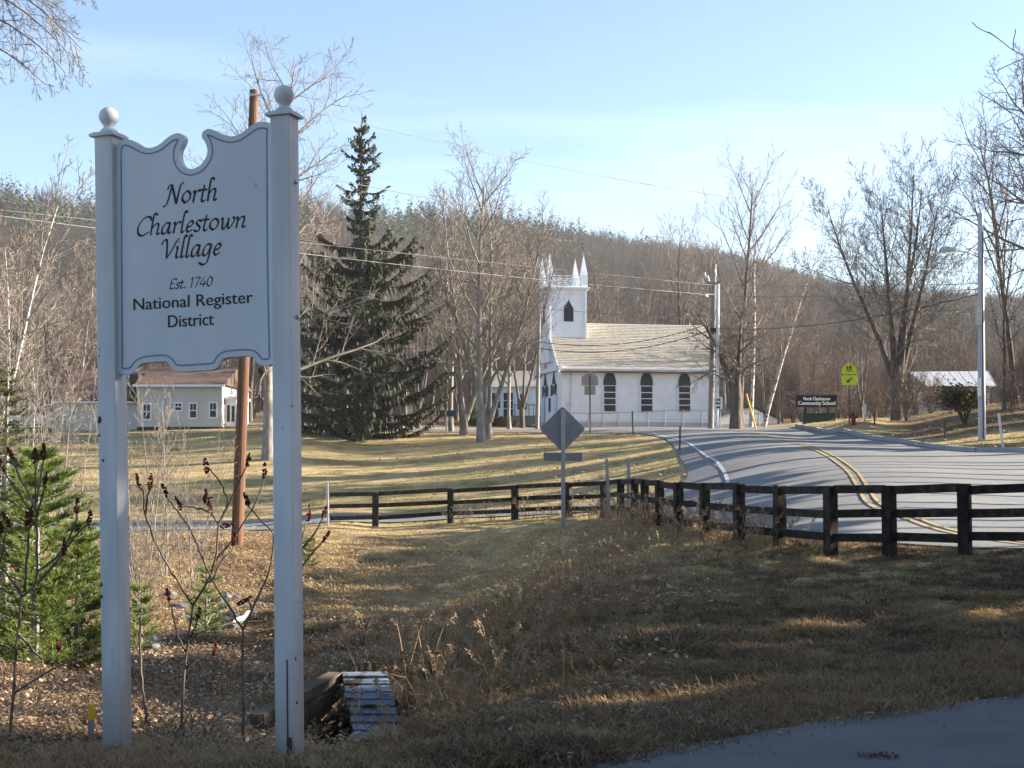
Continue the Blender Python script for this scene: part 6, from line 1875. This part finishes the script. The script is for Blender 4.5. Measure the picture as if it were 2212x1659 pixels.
# conifers along the ridge and in a belt at the left
def conifer_mass(u, y, z, h, r, name, label, mat):
    n = len(u); L = 34
    k = np.arange(L)[None, :]
    t = (k + ng.random((n, L))) / L
    a = ng.uniform(0, 6.283, (n, L))
    rr = r[:, None] * (1 - t) ** .8 * ng.uniform(.6, 1.2, (n, L)) + .15
    c = np.stack([u * y, y, z], -1)[:, None, :] + np.zeros((n, L, 3))
    c[..., 2] += t * h[:, None]
    tip = c.copy(); tip[..., 0] += np.cos(a) * rr; tip[..., 1] += np.sin(a) * rr; tip[..., 2] -= rr * .25
    s = np.stack([-np.sin(a), np.cos(a), np.zeros_like(a)], -1) * (rr * .42)[..., None]
    c[..., 2] += rr * .35
    Vc = np.stack([tip - s, tip + s, c], 2).reshape(-1, 3)
    tag(link(name, np_mesh(name, Vc, np.arange(len(Vc)).reshape(-1, 3), mat)), label, kind='stuff')
u1 = ng.uniform(-.42, .05, 1300); y1 = ng.uniform(400, 600, 1300)
u2 = ng.uniform(.0, .44, 130); y2 = ng.uniform(520, 600, 130)
keep = conifer_belt(u1, y1)
u1, y1 = u1[keep], y1[keep]
u3 = ng.uniform(.16, .46, 190); y3 = ng.uniform(180, 400, 190)
keep = fbm(u3 * 24, y3 / 50, 41) > .49
u3, y3 = u3[keep], y3[keep]
uu = np.concatenate([u1, u2, u3]); yy = np.concatenate([y1, y2, y3])
conifer_mass(uu, yy, hill_z(uu, yy) - .5, ng.uniform(9, 17, len(uu)), ng.uniform(2.2, 3.8, len(uu)), 'conifer_woods', 'dark green pines along the hill ridge', M['hill_conifer'])
# ---------------------------------------------------------------- scattering (one object of countless small pieces each)
def scatter(name, label, protos, pts, rot, scl, pid):
    me = bpy.data.meshes.new(name)
    me.vertices.add(len(pts)); me.vertices.foreach_set('co', np.asarray(pts, np.float32).ravel())
    a = me.attributes.new('rot', 'FLOAT_VECTOR', 'POINT'); a.data.foreach_set('vector', np.asarray(rot, np.float32).ravel())
    a = me.attributes.new('scl', 'FLOAT', 'POINT'); a.data.foreach_set('value', np.asarray(scl, np.float32))
    a = me.attributes.new('pid', 'INT', 'POINT'); a.data.foreach_set('value', np.asarray(pid, np.int32))
    o = bpy.data.objects.new(name, me); COL.objects.link(o)
    ng_ = bpy.data.node_groups.new(name, 'GeometryNodeTree')
    ng_.interface.new_socket('Geometry', in_out='INPUT', socket_type='NodeSocketGeometry')
    ng_.interface.new_socket('Geometry', in_out='OUTPUT', socket_type='NodeSocketGeometry')
    N, L = ng_.nodes, ng_.links
    gi, go = N.new('NodeGroupInput'), N.new('NodeGroupOutput')
    def attr(nm, tp):
        n = N.new('GeometryNodeInputNamedAttribute'); n.data_type = tp; n.inputs['Name'].default_value = nm; return n.outputs['Attribute']
    ar, as_, ap = attr('rot', 'FLOAT_VECTOR'), attr('scl', 'FLOAT'), attr('pid', 'INT')
    j = N.new('GeometryNodeJoinGeometry')
    for k, p in enumerate(protos):
        cmp_ = N.new('FunctionNodeCompare'); cmp_.data_type = 'INT'; cmp_.operation = 'EQUAL'
        L.new(ap, cmp_.inputs[2]); cmp_.inputs[3].default_value = k
        oi = N.new('GeometryNodeObjectInfo'); oi.inputs['Object'].default_value = p
        ip = N.new('GeometryNodeInstanceOnPoints')
        L.new(gi.outputs[0], ip.inputs['Points']); L.new(cmp_.outputs['Result'], ip.inputs['Selection']); L.new(oi.outputs['Geometry'], ip.inputs['Instance'])
        L.new(ar, ip.inputs['Rotation']); L.new(as_, ip.inputs['Scale'])
        L.new(ip.outputs['Instances'], j.inputs[0])
    L.new(j.outputs[0], go.inputs[0])
    md = o.modifiers.new('scatter', 'NODES'); md.node_group = ng_
    return tag(o, label, kind='stuff')
def src(name, mb, mat):
    return bpy.data.objects.new(name, mb.mesh(name, mat))      # not linked: only instanced
def slope_rot(x, y):
    e = .4
    zx = (H(x + e, y) - H(x - e, y)) / (2 * e); zy = (H(x, y + e) - H(x, y - e)) / (2 * e)
    return np.stack([np.arctan(zy), -np.arctan(zx), np.zeros_like(zx)], -1)
r8 = random.Random(88); n8 = np.random.default_rng(8)
def grass_patch(n, size, hmin, hmax, flat, w=.004):
    mb = MB()
    for _ in range(n):
        x, y = r8.uniform(-size, size), r8.uniform(-size, size)
        a = r8.uniform(0, 6.283) ; L = r8.uniform(hmin, hmax); f = min(.97, max(.1, r8.gauss(flat, .22)))
        d = Vector((math.cos(a) * f, math.sin(a) * f, math.sqrt(max(0.02, 1 - f * f))))
        s = Vector((-math.sin(a), math.cos(a), 0)) * w
        p = Vector((x, y, -.01)); m = p + d * L * .55; e = p + d * L + Vector((d.x, d.y, -.6)) * L * .25
        n_ = mb.verts((p - s, p + s, m + s * .7, m - s * .7, e)); mb.f.append((n_, n_ + 1, n_ + 2, n_ + 3)); mb.f.append((n_ + 3, n_ + 2, n_ + 4))
    return mb
M['straw'] = leafmat('straw', (.20, .122, .055), (.41, .28, .14), 2.5, .8, .25)
M['straw_far'] = leafmat('straw_far', (.32, .225, .10), (.56, .43, .225), .6, .8, .25)
M['straw_dark'] = leafmat('straw_dark', (.075, .048, .026), (.19, .125, .068), 2.5, .8, .2)
M['green_grass'] = leafmat('green_grass', (.10, .10, .03), (.18, .17, .06), 2.5, .7, .3)
M['litter_leaf'] = leafmat('litter_leaf', (.25, .165, .098), (.54, .43, .30), 2.5, .8, .2)
straw = [src('straw_tuft', grass_patch(95, .22, .05, .12, .90), M['straw']), src('straw_tuft', grass_patch(90, .22, .04, .11, .92), M['straw_dark']), src('green_tuft', grass_patch(80, .2, .03, .08, .65, .0032), M['green_grass'])]
def candidates(n, y0, y1, u0, u1, pw=1.0):
    y = np.exp(n8.uniform(math.log(y0), math.log(y1), n)); u = n8.uniform(u0, u1, n)
    return u * y, y
def off_paving(x, y, m=.1):
    k = ~(inside(road_poly, x, y) | inside(drive_poly, x, y))
    return k
# near lawn and bank grass
x, y = candidates(30000, 6.5, 26, -.42, .42)
k = off_paving(x, y); x, y = x[k], y[k]
lm = litter_mask(x, y)
k = n8.random(len(x)) > lm * .42
x, y, lm = x[k], y[k], lm[k]
g_ = fbm(x * .5, y * .5, 51)
pid = np.where(n8.random(len(x)) < np.clip((g_ - .52) * 4, 0, .35) * (1 - lm), 2, np.where(n8.random(len(x)) < .1 + 1.0 * np.clip((fbm(x * .8, y * .8, 53) - .36) * 3, 0, .8) + .2 * lm, 1, 0))
rot = slope_rot(x, y); rot[:, 2] = n8.uniform(0, 6.283, len(x))
scatter('grass', 'matted tan grass on the near lawn and bank', straw, np.stack([x, y, ground_z(x, y)], -1), rot, n8.uniform(.6, 1.2, len(x)) * (.45 + 1.15 * fbm(x * 1.3, y * 1.3, 57)) * (1 + .5 * (lm > .4)), pid)
# far grass, larger pieces
far = [src('far_straw', grass_patch(60, .5, .06, .14, .85, .012), M['straw_far']), src('far_straw', grass_patch(60, .5, .06, .13, .85, .012), M['straw']), src('far_green', grass_patch(60, .5, .05, .12, .6, .010), M['green_grass'])]
x, y = candidates(15000, 24, 96, -.42, .42)
k = off_paving(x, y) & (edge_dist(road_poly, x, y) > .12); x, y = x[k], y[k]
g_ = fbm(x * .25, y * .25, 61)
pid = np.where(n8.random(len(x)) < np.clip((g_ - .42) * 4, 0, .5) * (y > 48), 2, np.where(n8.random(len(x)) < .3, 1, 0))
rot = slope_rot(x, y); rot[:, 2] = n8.uniform(0, 6.283, len(x))
scatter('far_grass', 'short dry grass on the far lawn and verges', far, np.stack([x, y, ground_z(x, y)], -1), rot, n8.uniform(.6, 1.1, len(x)) * np.where(y > 50, .7, np.where(y > 40, .55, .9)), pid)
# leaf litter
def leaf_patch(n, size, s0, s1):
    mb = MB()
    for _ in range(n):
        p = Vector((r8.uniform(-size, size), r8.uniform(-size, size), r8.uniform(.005, .05)))
        a = r8.uniform(0, 6.283); s = r8.uniform(s0, s1)
        u_ = Vector((math.cos(a), math.sin(a), r8.uniform(-.5, .5))).normalized() * s
        v_ = Vector((-math.sin(a), math.cos(a), r8.uniform(-.5, .5))).normalized() * s * .55
        c_ = Vector((0, 0, s * r8.uniform(-.2, .5)))
        n_ = mb.verts((p - u_, p - v_ + c_ * .3, p + u_, p + v_ + c_)); mb.f.append((n_, n_ + 1, n_ + 2)); mb.f.append((n_, n_ + 2, n_ + 3))
    return mb
lp = [src('leaf_litter', leaf_patch(24, .35, .016, .034), M['litter_leaf']), src('leaf_litter', leaf_patch(22, .35, .016, .032), M['oak_leaf'])]
x, y = candidates(26000, 8.6, 46, -.42, .16)
lm = litter_mask(x, y)
k = off_paving(x, y) & (n8.random(len(x)) < np.clip(lm * 1.1 - .1, 0.02, 1)); x, y = x[k], y[k]
rot = slope_rot(x, y); rot[:, 2] = n8.uniform(0, 6.283, len(x))
scatter('leaf_litter', 'fallen brown leaves covering the ditch and bank', lp, np.stack([x, y, ground_z(x, y) + .01], -1), rot, n8.uniform(.7, 1.2, len(x)), n8.integers(0, 2, len(x)))
x, y = candidates(1500, 46, 92, -.33, .40)
k = off_paving(x, y) & (fbm(x * .3, y * .3, 71) > .42); x, y = x[k], y[k]
rot = np.zeros((len(x), 3)); rot[:, 2] = n8.uniform(0, 6.283, len(x))
fl = [src('fallen_leaf', leaf_patch(3, .8, .06, .10), M['litter_leaf'])]
scatter('lawn_leaves', 'scattered fallen leaves on the far lawn', fl, np.stack([x, y, ground_z(x, y) + .06], -1), rot, n8.uniform(.7, 1.2, len(x)), np.zeros(len(x), int))
# dead weed stalks on the bank
def weed(n, h, head):
    mb = MB()
    for _ in range(n):
        a = r8.uniform(0, 6.283); tl = r8.uniform(.05, .55); L = h * r8.uniform(.5, 1.1)
        d = Vector((math.cos(a) * tl, math.sin(a) * tl, 1)).normalized()
        b = Vector((r8.uniform(-.12, .12), r8.uniform(-.12, .12), -.03))
        P = [b, b + d * L * .5, b + d * L * .85 + Vector((d.x, d.y, 0)) * .05, b + d * L + Vector((d.x * .3, d.y * .3, -.03))]
        mb.tube(P, [.0045, .004, .003, .002], 3, cap=False)
        if head:
            for k_ in range(22):
                q = P[3].lerp(P[1], r8.random() * .55)
                v = Vector((r8.uniform(-1, 1), r8.uniform(-1, 1), r8.uniform(-.8, .6))) * .055
                s = v.orthogonal().normalized() * .008
                n_ = mb.verts((q - s, q + s, q + v)); mb.f.append((n_, n_ + 1, n_ + 2))
    return mb
M['weed_dry'] = leafmat('weed_dry', (.30, .19, .10), (.46, .33, .20), 3, .85, .25)
wp = [src('weed', weed(4, .6, True), M['weed_dry']), src('weed', weed(5, .45, False), M['straw']), src('weed', weed(3, .85, True), M['weed_dry'])]
x, y = candidates(5200, 9.2, 44, -.17, .20)
px_ = x / y * FPX + CX
band = np.exp(-((px_ - (930 + (y - 12) * 26)) / 260) ** 2)
k = off_paving(x, y) & (n8.random(len(x)) < band * .26) & (edge_dist(drive_poly, x, y) > 2.2); x, y = x[k], y[k]
rot = np.zeros((len(x), 3)); rot[:, 2] = n8.uniform(0, 6.283, len(x))
scatter('dead_weeds', 'dry brown weed stalks standing on the shaded bank', wp, np.stack([x, y, ground_z(x, y)], -1), rot, n8.uniform(.55, 1.1, len(x)), n8.integers(0, 3, len(x)))
# weeds along the fence
x = []; y = []
for (a, _), (b, _) in zip(FP[5:], FP[6:17]):
    for k in range(26):
        q = a.lerp(b, r8.random()); x.append(q.x + r8.uniform(-.5, .5)); y.append(q.y + r8.uniform(-1.0, .3))
x = np.array(x); y = np.array(y); k = off_paving(x, y); x, y = x[k], y[k]
rot = np.zeros((len(x), 3)); rot[:, 2] = n8.uniform(0, 6.283, len(x))
scatter('fence_weeds', 'tall dry weeds tangled along the dark fence', wp, np.stack([x, y, ground_z(x, y)], -1), rot, n8.uniform(.6, 1.25, len(x)), n8.integers(0, 3, len(x)))

# ---------------------------------------------------------------- sumac shrubs
def zp(zx, zy): return (zx * .5225, 792 + zy * .5225)
def sumac(stems, tips, d, label, r0=.0115):
    """stems: polylines in enlarged-photo coordinates (first is the main stem); tips: seed heads (x, y, tilt)."""
    b = zp(*stems[0][0]); g = at(b[0], b[1], d)
    o = empty('sumac_shrub', g, label, 'shrub')
    rg = random.Random(int(b[0] * 7))
    mb = MB(g)
    for i, st in enumerate(stems):
        dj = d + rg.uniform(-.25, .25) * (i > 0)
        n_ = len(st)
        P = [at(*zp(*p), d + (dj - d) * (k / max(1, n_ - 1))) for k, p in enumerate(st)]
        if i == 0: P = [P[0] - UP * .25] + P
        P = [Vector(p) for p in catmull(P, 4)]
        P = [p + Vector((rg.uniform(-.004, .004),) * 3) for p in P]
        m = len(P)
        ra = r0 if i == 0 else r0 * .72; rb = r0 * .62 if i == 0 else r0 * .34
        mb.tube(P, [ra + (rb - ra) * k / (m - 1) for k in range(m)], 7)
    mb.build('stem', M['sumac_bark'], o, smooth=True)
    for j, (zx, zy, tl) in enumerate(tips):
        c = at(*zp(zx, zy), d + rg.uniform(-.1, .1))
        sm = MB(g); s = rg.uniform(.85, 1.2)
        ax = Vector((math.sin(R(tl)), rg.uniform(-.2, .2), math.cos(R(tl)))).normalized()
        for k in range(34):
            t_ = rg.random(); rr = .012 * s * math.sin(math.pi * min(1, .18 + t_ * .8)) * rg.uniform(.6, 1.2)
            a = rg.uniform(0, 6.283); sd_ = rot_about(ax.orthogonal().normalized(), ax, a)
            p = c + ax * ((t_ - .5) * .10 * s) + sd_ * rr
            v = (sd_ + ax * .7).normalized() * .011; w1 = ax.cross(sd_) * .009
            sm.tube([p - v * .6, p, p + v * .8], [.004, .0085, .002], 4)
        sm.build('seed_cluster', M['sumac_seed'], o, fix=False)
    return o
sumac([[(752, 1560), (755, 1350), (770, 1180), (795, 990)], [(795, 990), (740, 900), (690, 810), (640, 720), (600, 610), (590, 520), (572, 490)], [(600, 610), (610, 540), (622, 495)],
       [(795, 990), (850, 900), (890, 800), (905, 650), (940, 570), (920, 500), (870, 430), (854, 420)], [(905, 650), (870, 600)], [(870, 600), (800, 582), (745, 578)], [(905, 650), (950, 560), (985, 480), (1022, 405)],
       [(890, 800), (960, 720), (1010, 640), (1060, 560), (1090, 460), (1094, 440)], [(770, 1180), (740, 1120), (715, 1020), (698, 965)], [(785, 1120), (805, 1080), (820, 1040)], [(765, 1250), (830, 1200), (884, 1185)], [(905, 650), (925, 660)], [(880, 540), (850, 545)]],
      [(570, 470, -15), (622, 475, 5), (852, 408, -10), (868, 576, -10), (738, 565, -25), (1027, 386, 8), (1093, 430, 3), (695, 942, -15), (821, 1022, 10), (888, 1172, 5), (937, 656, 80), (849, 535, 5)], 9.7,
      'middle sumac shrub with a wide fork of red seed heads beneath the sign board')
sumac([[(1007, 1585), (1005, 1400), (1003, 1200), (1005, 1088)], [(1005, 1088), (950, 1000), (880, 880), (830, 770), (780, 660), (720, 580), (684, 530)], [(1005, 1088), (1040, 1010), (1080, 920), (1118, 830), (1130, 700), (1080, 640), (1040, 590), (1022, 570)],
       [(880, 880), (920, 800), (960, 760), (970, 720)], [(1045, 1010), (1030, 975), (1012, 968)]],
      [(680, 511, -20), (1019, 549, -20), (968, 712, 10), (1012, 965, 60)], 9.4, 'right sumac shrub with a forked stem close to the right sign post')
sumac([[(38, 1659), (50, 1400), (68, 1150), (92, 950)], [(92, 950), (150, 890), (152, 700), (146, 560), (143, 390)], [(150, 560), (168, 470), (179, 375)], [(150, 620), (180, 520), (187, 490)], [(146, 590), (90, 470), (45, 375)], [(140, 620), (60, 500), (6, 420)],
       [(92, 950), (20, 850), (-30, 800)], [(152, 850), (250, 770), (310, 650), (319, 592)], [(215, 830), (320, 690), (367, 645)], [(152, 900), (240, 800), (265, 765)], [(75, 1110), (190, 1215), (246, 1180)], [(60, 1350), (150, 1290), (300, 1210), (400, 1180)], [(-30, 900), (10, 760), (28, 650)], [(100, 930), (118, 720), (122, 640)]],
      [(143, 367, 0), (179, 350, 0), (187, 470, 5), (42, 357, -30), (4, 402, -20), (319, 573, 0), (370, 627, 8), (265, 745, 5), (243, 1152, -15), (125, 612, 10), (113, 634, -5), (27, 632, -25), (4, 667, -5)], 9.2,
      'left sumac shrub with red seed heads in front of the green pine', .0125)
sumac([[(1185, 1570), (1190, 1300), (1200, 1000), (1225, 800)], [(1225, 800), (1255, 690), (1270, 625)], [(1225, 780), (1300, 690), (1340, 610)], [(1215, 870), (1300, 760), (1345, 715)], [(1225, 800), (1180, 700), (1150, 640)]],
      [(1276, 605, 5), (1343, 600, 20), (1349, 700, 30)], 9.8, 'sumac behind the right sign post with seed heads showing on its right')
sumac([[(595, 1560), (605, 1440), (590, 1330), (580, 1180), (578, 1035)]], [], 9.9, 'bare dark upright stick between the sign posts', .012)
sumac([[(200, 1659), (205, 1600), (198, 1570)]], [], 9.0, 'short dark stub at the bottom left', .012)

# rock pile, white scrap and pale sticks in the ditch
rr_ = random.Random(17)
g = hit(470, 1330)
o0 = Vector((g[0], g[1], h1(*g)))
rp_ = empty('rock_pile', o0, 'heap of grey broken rocks in the ditch between the sumac stems', 'rocks')
for k in range(44):
    px, py = rr_.gauss(475, 48), rr_.gauss(1322, 26)
    if k > 32: px, py = rr_.gauss(370, 22), rr_.gauss(1398, 8)
    q = hit(px, py)
    if not q: continue
    s = rr_.uniform(.05, .17)
    mb = MB(o0)
    bm = bmesh.new(); bmesh.ops.create_icosphere(bm, subdivisions=1, radius=s)
    for v in bm.verts: v.co = Vector((v.co.x * rr_.uniform(.8, 1.4), v.co.y * rr_.uniform(.8, 1.3), v.co.z * rr_.uniform(.5, .9)))
    z = h1(*q) + s * .3
    n = mb.verts([Vector((q[0], q[1], z)) + v.co for v in bm.verts])
    for f_ in bm.faces: mb.f.append(tuple(n + v.index for v in f_.verts))
    bm.free()
    mb.build('rock', M['rock'], rp_)
g = hit(520, 1352); c = Vector((g[0], g[1], h1(*g) + .05))
o = empty('scrap_sheet', c, 'torn white plastic scrap lying beside the rock pile', 'scrap')
mb = MB(c)
A, B = at(488, 1368, g[1] - .6), at(552, 1320, g[1] + .5); A.z = h1(A.x, A.y) + .04; B.z = h1(B.x, B.y) + .22
pr = None
for i in range(9):
    t_ = i / 8; p = A.lerp(B, t_); wv = .03 + .06 * math.sin(t_ * 3.1) ; s_ = Vector((.3, .2, .5)).normalized() * wv; bump = UP * (.03 * math.sin(i * 2.1))
    cur = (p - s_ + bump, p + s_ - bump, p + s_ - bump - UP * .012, p - s_ + bump - UP * .012)
    if pr:
        for a in range(4): mb.quad(pr[a], pr[(a + 1) % 4], cur[(a + 1) % 4], cur[a])
    pr = cur
mb.build('sheet', M['debris'], o)
mb = MB(c)
for k in range(46):
    q = hit(rr_.gauss(475, 50), rr_.gauss(1385, 18))
    if not q: continue
    p = Vector((q[0], q[1], h1(*q) + .02)); a = rr_.uniform(-.5, .9); L_ = rr_.uniform(.3, .9)
    d_ = Vector((math.cos(a), math.sin(a) * .8, rr_.uniform(-.05, .35)))
    mb.tube([p, p + d_ * L_ * .5 + UP * .04, p + d_ * L_], [.008, .007, .003], 4)
o = mb.build('fallen_sticks', M['straw']); tag(o, 'pale dry sticks and stalks lying in the ditch below the rocks', kind='stuff')
# dry clump on the right lawn
q = hit(1455, 1415); g = Vector((q[0], q[1], h1(*q)))
o = empty('dry_clump', g, 'pale dry grass clump with bent twigs on the shaded right slope', 'dry plant')
mb = MB(g)
for k in range(170):
    a = rr_.uniform(0, 6.283); tl = rr_.uniform(.2, 1.6); L_ = rr_.uniform(.08, .26)
    d_ = Vector((math.cos(a) * tl, math.sin(a) * tl, 1)).normalized(); b_ = g + Vector((rr_.gauss(0, .13), rr_.gauss(0, .1), 0)); s_ = d_.orthogonal().normalized() * .004
    e_ = b_ + d_ * L_ - UP * (.04 * tl); mb.tri(b_ - s_, b_ + s_, e_)
mb.build('blades', M['straw'], o)
mb = MB(g)
for (dx, dz, bx, bz) in ((.02, .24, .07, .40), (-.03, .22, -.07, .33), (.05, .2, .11, .31), (-.3, .16, -.58, .27), (-.5, .0, -.95, .09), (.2, .1, .34, .16)):
    mb.tube([g, g + Vector((dx, 0, dz)), g + Vector((bx, 0, bz))], [.006, .005, .002], 4)
mb.build('twigs', M['weed_dry'], o)

# grit, leaf bits and crumbs of soil on the driveway edge
x, y = candidates(5200, 6.4, 10.5, -.05, .42)
d_ = edge_dist(drive_poly, x, y)
k = inside(drive_poly, x, y) & (n8.random(len(x)) < np.exp(-d_ / .10) * .8 + .006); x, y = x[k], y[k]
mb = MB()
for _ in range(5):
    c = Vector((r8.uniform(-.08, .08), r8.uniform(-.08, .08), 0)); s = r8.uniform(.002, .006)
    mb.tube([c + Vector((0, 0, -.002)), c + Vector((s * .3, 0, s * .9))], [s, s * .5], 5)
gp = [src('grit', mb, M['rock']), src('grit', leaf_patch(2, .06, .012, .024), M['litter_leaf']), src('grit', grass_patch(9, .07, .03, .07, .97), M['straw_dark'])]
rot = np.zeros((len(x), 3)); rot[:, 2] = n8.uniform(0, 6.283, len(x))
scatter('driveway_grit', 'grit, straw and leaf bits strewn along the driveway edge', gp, np.stack([x, y, H(x, y) + .021], -1), rot, n8.uniform(.6, 1.4, len(x)), n8.integers(0, 3, len(x)))
q = hit(1895, 1640); c = Vector((q[0], q[1], h1(*q) + .022))
mb = MB(c)
for k in range(45):
    p = c + Vector((r8.gauss(0, .06), r8.gauss(0, .03), 0)); s = r8.uniform(.004, .012)
    mb.tube([p, p + Vector((s * .4, s * .2, s * .8))], [s, s * .4], 5)
o = mb.build('soil_crumbs', M['rot'], fix=False); tag(o, 'dark clump of dirt crumbs lying on the driveway', kind='stuff')

# ---------------------------------------------------------------- air
hm_, nt, p = new_mat('haze_air')
nt.nodes.remove(p)
pv = nt.nodes.new('ShaderNodeVolumePrincipled')
pv.inputs['Color'].default_value = (.92, .93, .96, 1)
pv.inputs['Density'].default_value = 0.0002
pv.inputs['Anisotropy'].default_value = 0.2
nt.links.new(pv.outputs['Volume'], nt.nodes['Material Output'].inputs['Volume'])
mb = MB(); mb.box((0, 425, 62), (1900, 1010, 140))
tag(mb.build('haze', hm_), 'thin pale air haze over the whole valley', kind='stuff')
